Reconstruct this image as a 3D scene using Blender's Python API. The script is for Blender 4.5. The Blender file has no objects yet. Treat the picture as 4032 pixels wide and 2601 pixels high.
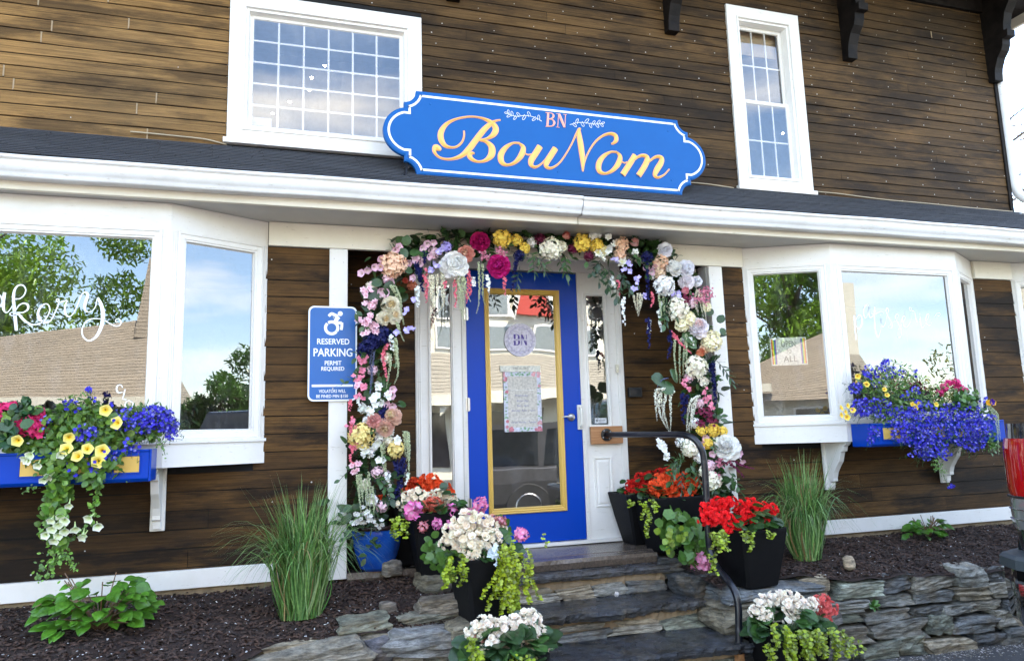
import bpy, math, random
import numpy as np
from mathutils import Matrix, Vector
random.seed(7); RNG = np.random.default_rng(11)
PI = math.pi; rad = math.radians
SC = bpy.context.scene; COL = SC.collection

# ------------------------------------------------------------------ camera, world, sun, exposure
F, CX, CY, KD = 2905.17, 2016.0, 1276.1, 4032 / 2387
RC = np.array([[0.95300, -0.30152, -0.02931], [0.01650, 0.14857, -0.98876], [0.30249, 0.94180, 0.14656]])
def _rot(roll, pitch, yaw):
    B = np.array([[1, 0, 0], [0, 0, -1], [0, 1, 0]], float)
    Y = np.array([[math.cos(yaw), -math.sin(yaw), 0], [math.sin(yaw), math.cos(yaw), 0], [0, 0, 1]])
    P = np.array([[1, 0, 0], [0, math.cos(pitch), math.sin(pitch)], [0, -math.sin(pitch), math.cos(pitch)]])
    R = np.array([[math.cos(roll), -math.sin(roll), 0], [math.sin(roll), math.cos(roll), 0], [0, 0, 1]])
    return R @ P @ B @ Y
RC = _rot(rad(-1.67987936), rad(8.45896365), rad(17.72364722))
EYE = 1.6
cam_d = bpy.data.cameras.new("camera"); cam = bpy.data.objects.new("camera", cam_d); COL.objects.link(cam)
m3 = np.stack([RC[0], -RC[1], -RC[2]], 1)
M = Matrix([list(r) + [0] for r in m3] + [[0, 0, 0, 1]])
M.translation = Vector((0, 0, EYE))
cam.matrix_world = M
cam_d.sensor_width = 36; cam_d.lens = F / 4032 * 36; cam_d.shift_y = -(1300.5 - CY) / 4032
cam_d.clip_start = 0.05; cam_d.clip_end = 2000
SC.camera = cam

SUN_EL, SUN_AZ = rad(60), rad(28)       # azimuth from +Y towards +X: the sun stands behind the shop
W = bpy.data.worlds.new("World"); SC.world = W; W.use_nodes = True
nt = W.node_tree; bgn = nt.nodes['Background']
sky = nt.nodes.new('ShaderNodeTexSky'); sky.sky_type = 'NISHITA'; sky.sun_disc = False
sky.sun_elevation = SUN_EL; sky.sun_rotation = SUN_AZ; sky.air_density = 1.0; sky.dust_density = .5; sky.ozone_density = 1.0
tc = nt.nodes.new('ShaderNodeTexCoord'); mp = nt.nodes.new('ShaderNodeMapping'); mp.inputs['Scale'].default_value = (1.2, 1.2, 4.5)
nz = nt.nodes.new('ShaderNodeTexNoise'); nz.inputs['Scale'].default_value = 2.3; nz.inputs['Detail'].default_value = 6; nz.inputs['Roughness'].default_value = .55
rp = nt.nodes.new('ShaderNodeValToRGB'); rp.color_ramp.elements[0].position = .47; rp.color_ramp.elements[1].position = .72
rp.color_ramp.elements[1].color = (.75, .75, .75, 1)
mx = nt.nodes.new('ShaderNodeMix'); mx.data_type = 'RGBA'; mx.inputs['B'].default_value = (7.6, 7.1, 6.3, 1)
L = nt.links.new
L(tc.outputs['Generated'], mp.inputs[0]); L(mp.outputs[0], nz.inputs[0]); L(nz.outputs[0], rp.inputs[0])
L(rp.outputs[0], mx.inputs['Factor']); L(sky.outputs[0], mx.inputs['A']); L(mx.outputs['Result'], bgn.inputs[0])
bgn.inputs[1].default_value = 0.15
sd = bpy.data.lights.new("sun", 'SUN'); sd.energy = 5.0; sd.angle = rad(.5); sd.color = (1, .95, .87)
so = bpy.data.objects.new("sun", sd); COL.objects.link(so)
sdir = Vector((math.sin(SUN_AZ) * math.cos(SUN_EL), math.cos(SUN_AZ) * math.cos(SUN_EL), math.sin(SUN_EL)))
so.rotation_euler = sdir.to_track_quat('Z', 'Y').to_euler(); so.location = (0, 0, 30)
SC.view_settings.view_transform = 'Standard'; SC.view_settings.look = 'None'
SC.view_settings.exposure = 2.87; SC.view_settings.gamma = 1
SC.cycles.use_denoising = True
SC.cycles.max_bounces = 8; SC.cycles.transparent_max_bounces = 12

# ------------------------------------------------------------------ helpers
def at(x, y, Y):
    """world point on the plane Y seen at (x, y) of the photograph viewed 2387 px wide"""
    r = RC.T @ np.array([(x * KD - CX) / F, (y * KD - CY) / F, 1.0]); r = r * (Y / r[1]); r[2] += EYE
    return r
def fat(x, y, Y): return at(x / KD, y / KD, Y)

class MB:
    def __init__(s): s.v = []; s.c = []; s.q = []; s.t = []; s.n = 0; s.qm = []; s.tm = []
    def add(s, v, f, col=(1, 1, 1), mi=0):
        v = np.asarray(v, float).reshape(-1, 3); f = np.asarray(f, int)
        s.v.append(v)
        c = np.asarray(col, float)
        s.c.append(np.tile(c, (len(v), 1)) if c.ndim == 1 else c)
        if len(f):
            (s.q if f.shape[1] == 4 else s.t).append(f + s.n); (s.qm if f.shape[1] == 4 else s.tm).append(np.full(len(f), mi))
        s.n += len(v)
    def box(s, a, b, col=(1, 1, 1), mi=0, j=None):
        a = np.minimum(a, b) if j is None else a; 
        x0, y0, z0 = a; x1, y1, z1 = b
        v = [(x0, y0, z0), (x1, y0, z0), (x1, y1, z0), (x0, y1, z0), (x0, y0, z1), (x1, y0, z1), (x1, y1, z1), (x0, y1, z1)]
        s.add(v, BOXF, col, mi)
    def build(s, name, mats, parent=None, smooth=False, bevel=0):
        me = bpy.data.meshes.new(name)
        v = np.concatenate(s.v) if s.v else np.zeros((0, 3))
        q = np.concatenate(s.q) if s.q else np.zeros((0, 4), int); t = np.concatenate(s.t) if s.t else np.zeros((0, 3), int)
        me.vertices.add(len(v)); me.vertices.foreach_set('co', v.ravel())
        nl = q.size + t.size; me.loops.add(nl); me.loops.foreach_set('vertex_index', np.concatenate([q.ravel(), t.ravel()]))
        npoly = len(q) + len(t); me.polygons.add(npoly)
        st = np.concatenate([np.arange(len(q)) * 4, q.size + np.arange(len(t)) * 3])
        me.polygons.foreach_set('loop_start', st.astype(int))
        mi = np.concatenate(s.qm + s.tm) if (s.qm or s.tm) else np.zeros(0, int)
        me.update(calc_edges=True)
        me.polygons.foreach_set('material_index', mi.astype(int))
        me.polygons.foreach_set('use_smooth', np.full(npoly, bool(smooth)))
        a = me.color_attributes.new('Col', 'FLOAT_COLOR', 'POINT')
        c = np.concatenate(s.c); a.data.foreach_set('color', np.concatenate([c, np.ones((len(c), 1))], 1).ravel())
        for m in (mats if isinstance(mats, (list, tuple)) else [mats]): me.materials.append(m)
        me.validate()
        o = bpy.data.objects.new(name, me); COL.objects.link(o)
        if parent: o.parent = parent; o.matrix_parent_inverse = parent.matrix_world.inverted() if False else Matrix.Translation(-parent.location) if parent.type == 'EMPTY' else Matrix()
        if bevel:
            b = o.modifiers.new('bevel', 'BEVEL'); b.width = bevel; b.segments = 2; b.limit_method = 'ANGLE'; b.angle_limit = rad(40)
        return o
BOXF = [(0, 3, 2, 1), (4, 5, 6, 7), (0, 1, 5, 4), (1, 2, 6, 5), (2, 3, 7, 6), (3, 0, 4, 7)]

def thing(name, label, cat, loc=(0, 0, 0), group=None, kind=None):
    o = bpy.data.objects.new(name, None); COL.objects.link(o); o.location = loc; o.empty_display_size = .1
    return tag(o, label, cat, group, kind)
def tag(o, label=None, cat=None, group=None, kind=None):
    if label: o['label'] = label
    if cat: o['category'] = cat
    if group: o['group'] = group
    if kind: o['kind'] = kind
    return o
def lab(o, s): o['label'] = s; return o

def frame(n, up=(0, 0, 1)):
    n = np.asarray(n, float); n = n / np.linalg.norm(n); up = np.asarray(up, float)
    if abs(n @ up) > .97: up = np.array([1., 0, 0])
    x = np.cross(up, n); x /= np.linalg.norm(x); return np.stack([x, np.cross(n, x), n], 1)   # columns x, y, z=n
def spin(a):
    return np.array([[math.cos(a), -math.sin(a), 0], [math.sin(a), math.cos(a), 0], [0, 0, 1]])
def rx(a): return np.array([[1, 0, 0], [0, math.cos(a), -math.sin(a)], [0, math.sin(a), math.cos(a)]])
def ry(a): return np.array([[math.cos(a), 0, math.sin(a)], [0, 1, 0], [-math.sin(a), 0, math.cos(a)]])
def jit(c, a=.06):
    k = 1 + RNG.uniform(-a, a); return np.clip(np.asarray(c) * k + RNG.uniform(-a, a, 3) * .35 * np.asarray(c), 0, 1)

def tube(mb, pts, r, k=8, col=(1, 1, 1), cap=True, mi=0):
    pts = np.asarray(pts, float); n = len(pts); r = np.full(n, r) if np.isscalar(r) else np.asarray(r)
    tg = np.gradient(pts, axis=0); tg /= np.linalg.norm(tg, axis=1)[:, None] + 1e-9
    ref = np.array([0, 0, 1.]) if abs(tg[0][2]) < .9 else np.array([1., 0, 0]); V = []
    x = np.cross(ref, tg[0]); x /= np.linalg.norm(x)
    for i in range(n):
        x = x - tg[i] * (x @ tg[i]); x /= np.linalg.norm(x) + 1e-9; y = np.cross(tg[i], x)
        a = np.arange(k) * 2 * PI / k
        V.append(pts[i] + r[i] * (np.cos(a)[:, None] * x + np.sin(a)[:, None] * y))
    V = np.concatenate(V); Fq = [(i * k + j, i * k + (j + 1) % k, (i + 1) * k + (j + 1) % k, (i + 1) * k + j) for i in range(n - 1) for j in range(k)]
    mb.add(V, Fq, col, mi)
    if cap:
        for i, p in ((0, pts[0]), (n - 1, pts[-1])):
            ring = V[i * k:(i + 1) * k]; mb.add(np.vstack([ring, p]), [((j + 1) % k, j, k) if i == 0 else (j, (j + 1) % k, k) for j in range(k)], col, mi)
def cr(P, n=8):
    """Catmull-Rom through the rows of P"""
    P = np.asarray(P, float); Q = np.vstack([2 * P[0] - P[1], P, 2 * P[-1] - P[-2]]); out = []
    for i in range(1, len(Q) - 2):
        for t in np.linspace(0, 1, n, endpoint=False):
            a, b, c, d = Q[i - 1:i + 3]
            out.append(.5 * (2 * b + (c - a) * t + (2 * a - 5 * b + 4 * c - d) * t * t + (3 * b - a - 3 * c + d) * t ** 3))
    out.append(P[-1]); return np.array(out)
def lathe(mb, prof, c, k=32, col=(1, 1, 1), mi=0):
    V = []; c = np.asarray(c, float)
    for r, z in prof:
        a = np.arange(k) * 2 * PI / k; V.append(np.stack([c[0] + r * np.cos(a), c[1] + r * np.sin(a), np.full(k, c[2] + z)], 1))
    mb.add(np.concatenate(V), [(i * k + j, i * k + (j + 1) % k, (i + 1) * k + (j + 1) % k, (i + 1) * k + j) for i in range(len(prof) - 1) for j in range(k)], col, mi)
def prism(mb, poly, axis, a, b, col=(1, 1, 1), mi=0):
    """extrude a 2-D polygon (other two axes in order) along axis from a to b; caps are fans round the centroid"""
    P = np.asarray(poly, float); n = len(P); o = [i for i in range(3) if i != axis]
    V = np.zeros((2 * n + 2, 3)); V[:n, o[0]] = P[:, 0]; V[:n, o[1]] = P[:, 1]; V[:n, axis] = a
    V[n:2 * n] = V[:n]; V[n:2 * n, axis] = b; V[2 * n] = V[:n].mean(0); V[2 * n + 1] = V[n:2 * n].mean(0)
    mb.add(V, [(i, (i + 1) % n, n + (i + 1) % n, n + i) for i in range(n)], col, mi)
    mb.add(V, [((i + 1) % n, i, 2 * n) for i in range(n)] + [(n + i, n + (i + 1) % n, 2 * n + 1) for i in range(n)], col, mi)

# materials ---------------------------------------------------------------
def newmat(name, rough=.6, spec=.5, metal=0):
    m = bpy.data.materials.new(name); m.use_nodes = True; p = m.node_tree.nodes['Principled BSDF']
    p.inputs['Roughness'].default_value = rough; p.inputs['Metallic'].default_value = metal; p.inputs['Specular IOR Level'].default_value = spec
    return m, m.node_tree, p
def N(nt, t, **k):
    n = nt.nodes.new(t)
    for a, b in k.items():
        if a in n.inputs.keys() if hasattr(n.inputs, 'keys') else False: n.inputs[a].default_value = b
        else: setattr(n, a, b)
    return n
def noise(nt, scale, detail=4, rough=.55, stretch=None, rot=None):
    tc = nt.nodes.new('ShaderNodeTexCoord'); n = nt.nodes.new('ShaderNodeTexNoise')
    n.inputs['Scale'].default_value = scale; n.inputs['Detail'].default_value = detail; n.inputs['Roughness'].default_value = rough
    mp = nt.nodes.new('ShaderNodeMapping')
    if stretch: mp.inputs['Scale'].default_value = stretch
    if rot: mp.inputs['Rotation'].default_value = rot
    nt.links.new(tc.outputs['Object'], mp.inputs[0]); nt.links.new(mp.outputs[0], n.inputs['Vector']); return n.outputs[0]
def ramp(nt, inp, stops):
    r = nt.nodes.new('ShaderNodeValToRGB'); e = r.color_ramp.elements
    while len(e) < len(stops): e.new(.5)
    for i, (p, c) in enumerate(stops):
        e[i].position = p; e[i].color = (c, c, c, 1) if np.isscalar(c) else tuple(c) + (1,)
    nt.links.new(inp, r.inputs[0]); return r.outputs[0]
def mixc(nt, a, b, f, mode='MIX'):
    m = nt.nodes.new('ShaderNodeMix'); m.data_type = 'RGBA'; m.blend_type = mode
    for s, v in (('A', a), ('B', b), ('Factor', f)):
        if isinstance(v, bpy.types.NodeSocket): nt.links.new(v, m.inputs[s])
        else: m.inputs[s].default_value = v if s == 'Factor' else tuple(v) + (1,)
    return m.outputs['Result']
def bump(nt, p, h, strength=.3, dist=.01):
    b = nt.nodes.new('ShaderNodeBump'); b.inputs['Strength'].default_value = strength; b.inputs['Distance'].default_value = dist
    nt.links.new(h, b.inputs['Height']); nt.links.new(b.outputs[0], p.inputs['Normal'])
def colattr(nt):
    a = nt.nodes.new('ShaderNodeAttribute'); a.attribute_name = 'Col'; return a.outputs['Color']

def flat(name, c, rough=.5, metal=0, var=.12, scale=9, bmp=.05, spec=.5):
    m, t, p = newmat(name, rough, spec, metal)
    n = noise(t, scale, 5, .6)
    t.links.new(mixc(t, np.array(c) * (1 - var), np.clip(np.array(c) * (1 + var), 0, 1), ramp(t, n, [(.3, 0.), (.7, 1.)])), p.inputs['Base Color'])
    if bmp: bump(t, p, noise(t, scale * 14, 3), bmp, .004)
    return m
def m_paint(name, c, dirt=.5, rough=.42):
    m, t, p = newmat(name, rough)
    a = ramp(t, noise(t, 2.2, 8, .7, (1, 1, .8)), [(.44, 0.), (.75, dirt)]); b = ramp(t, noise(t, 40, 5, .7, (.25, 1, 2)), [(.62, 0.), (.68, dirt)])
    c1 = mixc(t, c, (c[0] * .80, c[1] * .78, c[2] * .72), a)
    c2 = mixc(t, c1, (c[0] * .62, c[1] * .58, c[2] * .5), b)
    t.links.new(c2, p.inputs['Base Color']); bump(t, p, noise(t, 60, 4, .6, (.2, 1, 1.5)), .18, .002); return m
WHITE = m_paint('white_paint', (.745, .722, .672), .6)
CREAM_BOUNCE = m_paint('cream_bounce_paint', (.74, .69, .575), .6)  # cream trim; warm bounce light under the soffit is put into this colour
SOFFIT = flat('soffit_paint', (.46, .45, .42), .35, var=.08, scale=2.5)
GUTTER = m_paint('gutter_metal', (.74, .74, .73), 1., .35)
BLUE = m_paint('blue_paint', (.001, .045, .36), .12, .30); BLUE.node_tree.nodes['Principled BSDF'].inputs['Specular IOR Level'].default_value = .18
SIGNBLUE = flat('sign_blue', (.003, .092, .32), .5, var=.03, bmp=.02)
GOLD = m_paint('gold_paint', (.62, .40, .09), .5, .3)
LETTER = flat('sign_gold', (.85, .44, .10), .35, var=.04, bmp=0)
LETTERP = flat('sign_rose_edge', (.78, .34, .25), .4, var=.03, bmp=0)
SIGNWHITE = flat('sign_white', (.82, .84, .86), .4, var=.03, bmp=0)
BLACK = flat('black_planter', (.0035, .0035, .004), .6, var=.3, scale=25, bmp=.3, spec=.18)
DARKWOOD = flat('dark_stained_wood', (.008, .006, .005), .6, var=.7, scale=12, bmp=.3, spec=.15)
STEEL = flat('brushed_steel', (.55, .54, .52), .28, 1, var=.05)
DARKMETAL = flat('dark_metal', (.03, .03, .032), .4, .6)

def m_siding(name, c0, c1, stain, white=0.):
    m, t, p = newmat(name, .7, .18)
    a = colattr(t)
    grain = ramp(t, noise(t, 9, 10, .8, (.20, 1, 12)), [(.33, .32), (.67, 1.6)])
    big = ramp(t, noise(t, 1.1, 6, .62, (.7, 1, 1.5)), [(.38, 0.), (.62, 1.)])
    base = mixc(t, c0, c1, big)
    base = mixc(t, base, a, 1., 'MULTIPLY'); base = mixc(t, base, grain, 1., 'MULTIPLY')
    st = ramp(t, noise(t, 2.1, 9, .66, (.55, 1, 2.6)), [(.48, 0.), (.60, stain)])
    base = mixc(t, base, (.009, .006, .004), st)
    if white:
        wt = ramp(t, noise(t, 26, 6, .8, (.3, 1, 3)), [(.66, 0.), (.74, white)]); base = mixc(t, base, (.30, .24, .17), wt)
    t.links.new(base, p.inputs['Base Color']); bump(t, p, noise(t, 14, 9, .75, (.22, 1, 9)), .5, .004)
    return m
SID_UP = m_siding('weathered_cedar_upper', (.100, .055, .019), (.042, .025, .010), .72, .5)
SID_UPL = m_siding('weathered_cedar_bleached', (.270, .150, .050), (.150, .090, .036), .6, .8)
SID_LO = m_siding('dark_stained_cedar', (.100, .050, .014), (.030, .016, .006), .88, .25)
NAIL = flat('nail_head', (.5, .47, .42), .5, bmp=0)
JOINT = flat('caulk_joint', (.30, .22, .13), .7)

def m_petal(name, trans=.3, rough=.55):
    m, t, p = newmat(name, rough, .25 if rough > .4 else .5)
    a = colattr(t); v = mixc(t, a, ramp(t, noise(t, 60, 3), [(.3, .90 if rough > .4 else .6), (.7, 1.)]), 1., 'MULTIPLY')
    t.links.new(v, p.inputs['Base Color'])
    tr = t.nodes.new('ShaderNodeBsdfTranslucent'); t.links.new(v, tr.inputs[0])
    ms = t.nodes.new('ShaderNodeMixShader'); ms.inputs[0].default_value = trans
    t.links.new(p.outputs[0], ms.inputs[1]); t.links.new(tr.outputs[0], ms.inputs[2]); t.links.new(ms.outputs[0], t.nodes['Material Output'].inputs[0])
    return m
PETAL = m_petal('petal', .16); LEAF = m_petal('leaf', .18, .36)

def m_glass(name, refl, tint=(1, 1, 1), wave=.0, dirt=.0):
    m, t, p = newmat(name, .0); t.nodes.remove(p)
    g = t.nodes.new('ShaderNodeBsdfGlossy'); g.inputs['Roughness'].default_value = .0; g.inputs[0].default_value = tint + (1,)
    tr = t.nodes.new('ShaderNodeBsdfTransparent'); ms = t.nodes.new('ShaderNodeMixShader')
    fr = t.nodes.new('ShaderNodeFresnel'); fr.inputs[0].default_value = 1.5
    ma = t.nodes.new('ShaderNodeMath'); ma.operation = 'MULTIPLY_ADD'; ma.inputs[1].default_value = 1.2; ma.inputs[2].default_value = refl - .05; ma.use_clamp = True
    t.links.new(fr.outputs[0], ma.inputs[0]); t.links.new(ma.outputs[0], ms.inputs[0])
    t.links.new(tr.outputs[0], ms.inputs[1]); t.links.new(g.outputs[0], ms.inputs[2])
    if wave:
        b = t.nodes.new('ShaderNodeBump'); b.inputs['Strength'].default_value = wave; b.inputs['Distance'].default_value = .02
        t.links.new(noise(t, 2.2, 1, .3, (1, 1, .6)), b.inputs['Height']); t.links.new(b.outputs[0], g.inputs['Normal'])
    out = ms.outputs[0]
    if dirt:
        d = t.nodes.new('ShaderNodeBsdfDiffuse'); d.inputs[0].default_value = (.75, .75, .75, 1); m2 = t.nodes.new('ShaderNodeMixShader')
        t.links.new(ramp(t, noise(t, 7, 9, .75, (1.5, 1, .5)), [(.5, 0.), (.75, dirt)]), m2.inputs[0]); t.links.new(out, m2.inputs[1]); t.links.new(d.outputs[0], m2.inputs[2]); out = m2.outputs[0]
    t.links.new(out, t.nodes['Material Output'].inputs[0]); return m
GLASS = m_glass('window_glass', .17, wave=.05, dirt=.10)
GLASS_UP = m_glass('upper_window_glass', .13, wave=.04, dirt=.12)
GLASS_DOOR = m_glass('door_glass', .26, wave=.22, dirt=.06)

def m_stone(name, wet=False):
    m, t, p = newmat(name, .35 if wet else .8, .5)
    a = colattr(t)
    lay = ramp(t, noise(t, 7, 9, .72, (.6, .6, 3.6)), [(.34, .32), (.66, 1.7)]); bl = ramp(t, noise(t, 9, 7, .65), [(.46, 0.), (.66, .55)])
    c = mixc(t, a, lay, 1., 'MULTIPLY'); c = mixc(t, c, (.20, .15, .085), bl) if not wet else mixc(t, c, (.10, .08, .05), bl)
    fi = ramp(t, noise(t, 34, 8, .8, (.5, .5, 2.2)), [(.36, .35), (.64, 1.5)]); c = mixc(t, c, fi, 1., 'MULTIPLY'); sp = ramp(t, noise(t, 90, 4, .7), [(.66, 0.), (.76, .6)]); c = mixc(t, c, (.4, .4, .37), sp)
    t.links.new(c, p.inputs['Base Color']); bump(t, p, noise(t, 11, 10, .75, (.5, .5, 5)), 1., .022)
    if wet: t.links.new(ramp(t, noise(t, 5, 5), [(.4, .07), (.68, .38)]), p.inputs['Roughness'])
    return m
STONE = m_stone('schist'); WETSTONE = m_stone('wet_slate', True)
def m_ground():
    m, t, p = newmat('asphalt', .85); n = noise(t, 120, 6, .8)
    c = mixc(t, (.040, .040, .041), (.13, .125, .12), ramp(t, n, [(.4, 0.), (.7, 1.)]))
    c = mixc(t, c, (.02, .02, .022), ramp(t, noise(t, .8, 5), [(.45, 0.), (.7, .6)]))
    t.links.new(c, p.inputs['Base Color']); bump(t, p, n, .5, .008); return m
ASPH = m_ground()
SOIL = flat('mulch_soil', (.026, .013, .008), .9, var=.5, scale=30, bmp=.8)
def m_chips():
    m, t, p = newmat('mulch_chip', .75); t.links.new(mixc(t, colattr(t), ramp(t, noise(t, 60, 3), [(.3, .6), (.7, 1.)]), 1., 'MULTIPLY'), p.inputs['Base Color']); return m
CHIP = m_chips()
CONC = flat('wet_concrete', (.11, .085, .065), .16, var=.4, scale=70, bmp=.25)
MORTAR = flat('mortar', (.27, .20, .12), .9, var=.3, scale=18, bmp=.8)
VC = m_chips(); VC.name = 'painted_print'

# ------------------------------------------------------------------ ground
Yd, Yl, Yb = 5.32, 4.90, 4.61
mb = MB(); mb.add([(-150, -150, .08), (150, -150, .08), (150, 60, .08), (-150, 60, .08)], [(0, 1, 2, 3)])
tag(mb.build('ground', ASPH), kind='structure')

def wall_line(x):          # front face of the dry stone wall
    return np.interp(x, [-3, -.35, -.05, .2, .8, 1.15, 2.62, 2.75, 3.2, 3.7, 5.2, 7.5], [3.72, 3.76, 4.05, 4.12, 4.14, 4.1, 4.1, 4.25, 4.28, 4.12, 4.05, 4.0])
def bed_z(x, y):
    yf = wall_line(x); t = np.clip((y - yf) / (4.95 - yf), 0, 1)
    zf = np.interp(x, [-3, 1.2, 2.8, 3.2, 5, 8], [.54, .56, .60, .60, .53, .50])
    return zf + (0.735 - zf) * t ** .8 + .012 * np.sin(9 * x + 3 * y) * np.sin(7 * y) + .01 * np.sin(23 * x) * np.cos(19 * y)
def sheet(x0, x1, nx, ny, name):
    xs = np.linspace(x0, x1, nx); V = []
    for j in range(ny):
        t = j / (ny - 1); y = wall_line(xs) + .03 + t * (5.0 - wall_line(xs) - .03); V.append(np.stack([xs, y, bed_z(xs, y) - .004], 1))
    mb = MB(); mb.add(np.concatenate(V), [(j * nx + i, j * nx + i + 1, (j + 1) * nx + i + 1, (j + 1) * nx + i) for j in range(ny - 1) for i in range(nx - 1)])
    return tag(mb.build(name, SOIL, smooth=True), kind='structure')
sheet(-3, 1.32, 140, 30, 'ground_mulch_bed'); sheet(2.62, 8, 150, 24, 'ground_mulch_bed')
# chips
mb = MB(); CH = np.array([(-1, -.3, 0), (.8, -.4, .05), (1, .3, 0), (-.9, .35, .06), (0, 0, .45)]); CHF = [(0, 1, 4), (1, 2, 4), (2, 3, 4), (3, 0, 4)]
def chip_at(mb, x, y, s, c):
    R = spin(RNG.uniform(0, 6.3)) @ rx(RNG.normal(0, .35)) @ ry(RNG.normal(0, .3)); mb.add(CH @ R.T * [s, s, s] + [x, y, bed_z(x, y) + .003], CHF, c)
for i in range(15000):
    x = RNG.uniform(-2.2, 1.3) if i % 2 else RNG.uniform(2.65, 6.8); y = wall_line(x) + .05 + RNG.uniform(0, 1) * (4.9 - wall_line(x) - .05)
    k = RNG.uniform(.4, 1.6); chip_at(mb, x, y, RNG.uniform(.008, .022), np.array([.048, .024, .014]) * k)
for i in range(1100):
    x = RNG.uniform(-2.2, 1.3) if i % 3 else RNG.uniform(2.65, 6.8); y = wall_line(x) + .05 + RNG.uniform(0, 1) * (4.9 - wall_line(x) - .05)
    chip_at(mb, x, y, RNG.uniform(.003, .009), (.62, .6, .58))
tag(mb.build('mulch', CHIP), 'dark brown bark mulch flecked with white petals', 'mulch', kind='stuff')

# ------------------------------------------------------------------ the shop building
shop = thing('shop_building', 'dark brown clapboard shop with white bay windows and a blue glazed door', 'building', (1.8, 5.0, .7))
def siding(name, mat, regions, z0, pitch, k0, k1, Y, holes=(), nails=True, joint=True, seglen=(1.2, 2.8), tone=.28, tilt=.0055):
    mb = MB()
    for k in range(k0, k1):
        za, zb = z0 + k * pitch, z0 + (k + 1) * pitch
        for (xa, xb) in regions:
            iv = [(xa, xb)]
            for (hx0, hx1, hz0, hz1) in holes:
                if zb > hz0 + .005 and za < hz1 - .005:
                    nv = []
                    for a, b in iv:
                        if hx1 <= a or hx0 >= b: nv.append((a, b)); continue
                        if hx0 > a: nv.append((a, hx0))
                        if hx1 < b: nv.append((hx1, b))
                    iv = nv
            for a, b in iv:
                x = a; off = RNG.uniform(.3, seglen[1])
                while x < b - 1e-6:
                    e = min(b, x + off); e = b if b - e < .25 else e; off = RNG.uniform(*seglen)
                    ton = np.ones(3) * (1 + RNG.uniform(-tone, tone)); j = RNG.uniform(-.0015, .0015)
                    n = max(2, int((e - x) / .15)); xs = np.linspace(x + .0015, e - .0015, n)
                    wob = .0012 * np.sin(xs * 9 + k * 3.1) + j
                    V = np.concatenate([np.stack([xs, np.full(n, Y + .002), np.full(n, za) + .002], 1), np.stack([xs, Y - tilt - wob * 2, za + .002 + wob], 1),
                                        np.stack([xs, Y - .0025 + wob, np.full(n, zb - .004)], 1)])
                    f = [(i, i + 1, n + i + 1, n + i) for i in range(n - 1)] + [(n + i, n + i + 1, 2 * n + i + 1, 2 * n + i) for i in range(n - 1)]
                    mb.add(V, f, ton)
                    if joint and e < b - .01 and RNG.uniform() < joint:
                        w = .004; mb.box((e - w, Y - tilt - .002, za + .004), (e + w, Y, zb - .006), mi=2)
                    if nails:
                        for nx in np.arange(x + .05 + RNG.uniform(0, .1), e - .03, .41):
                            if RNG.uniform() < nails: 
                                c = (nx + RNG.uniform(-.02, .02), Y - tilt + .001, za + .022); r = RNG.uniform(.0035, .0052)
                                mb.add([(c[0] + r * math.cos(q), c[1] - (.0025), c[2] + r * math.sin(q)) for q in np.arange(6) * PI / 3] + [(c[0], c[1] - .004, c[2])], [(q, (q + 1) % 6, 6) for q in range(6)], mi=1)
                    x = e
    # backing sheet
    for (xa, xb) in regions: pass
    return mb.build(name, [mat, NAIL, JOINT], shop)
pU = .0810; zU = 3.4965
WL = (-.345, .941, 3.527, 4.583); WR = (3.518, 4.236, 3.503, 5.105)
lab(siding('upper_siding', SID_UPL, [(-3, -.345)], zU, pU, 0, 34, Yl, nails=.1, joint=1., tone=.16, seglen=(.7, 1.8)), 'bleached golden brown clapboards')
siding('upper_siding', SID_UP, [(-.345, 6.45)], zU, pU, 0, 34, Yl, holes=[WL, WR], nails=.85, joint=.06, tone=.16)
pL = .1092; zL = 2.846 - pL * 19
for reg in ((-3, .315), (3.28, 8.6)): siding('lower_siding', SID_LO, [reg], zL, pL, 0, 19, Yl, holes=[(-2.38, -.14, 1.47, 2.9), (3.55, 5.82, 1.47, 2.9), (6.4, 8.6, 1.47, 2.9)], nails=.2, joint=0, tone=.3)
for reg in ((.43, .955), (2.62, 3.17)): siding('entry_siding', SID_LO, [reg], zL + .05, pL, 0, 20, Yd, nails=.25, joint=0, tone=.2)
# return walls of the entry, its ceiling, backing volume of the house
for a, b in (((.36, Yl + .01, .7), (.43, Yd, 2.99)), ((3.172, Yl + .13, .7), (3.25, Yd, 2.99))): mb = MB(); mb.box(a, b); mb.build('entry_return_wall', SID_LO, shop)
mb = MB(); mb.box((3.168, Yl + .012, .7), (3.25, Yl + .129, 2.86)); mb.build('jamb_board', SOFFIT, shop, bevel=.003)
mb = MB(); mb.box((.36, Yl + .02, 2.992), (3.25, Yd + .1, 3.0)); mb.build('entry_ceiling', SOFFIT, shop)
mb = MB()   # small high pane in the right return
mb.box((3.160, 5.05, 2.50), (3.171, 5.30, 2.86)); mb.build('return_window', WHITE, shop, bevel=.002)
mb = MB(); mb.box((3.156, 5.08, 2.53), (3.159, 5.27, 2.83)); mb.build('return_pane', GLASS_DOOR, shop)

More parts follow.
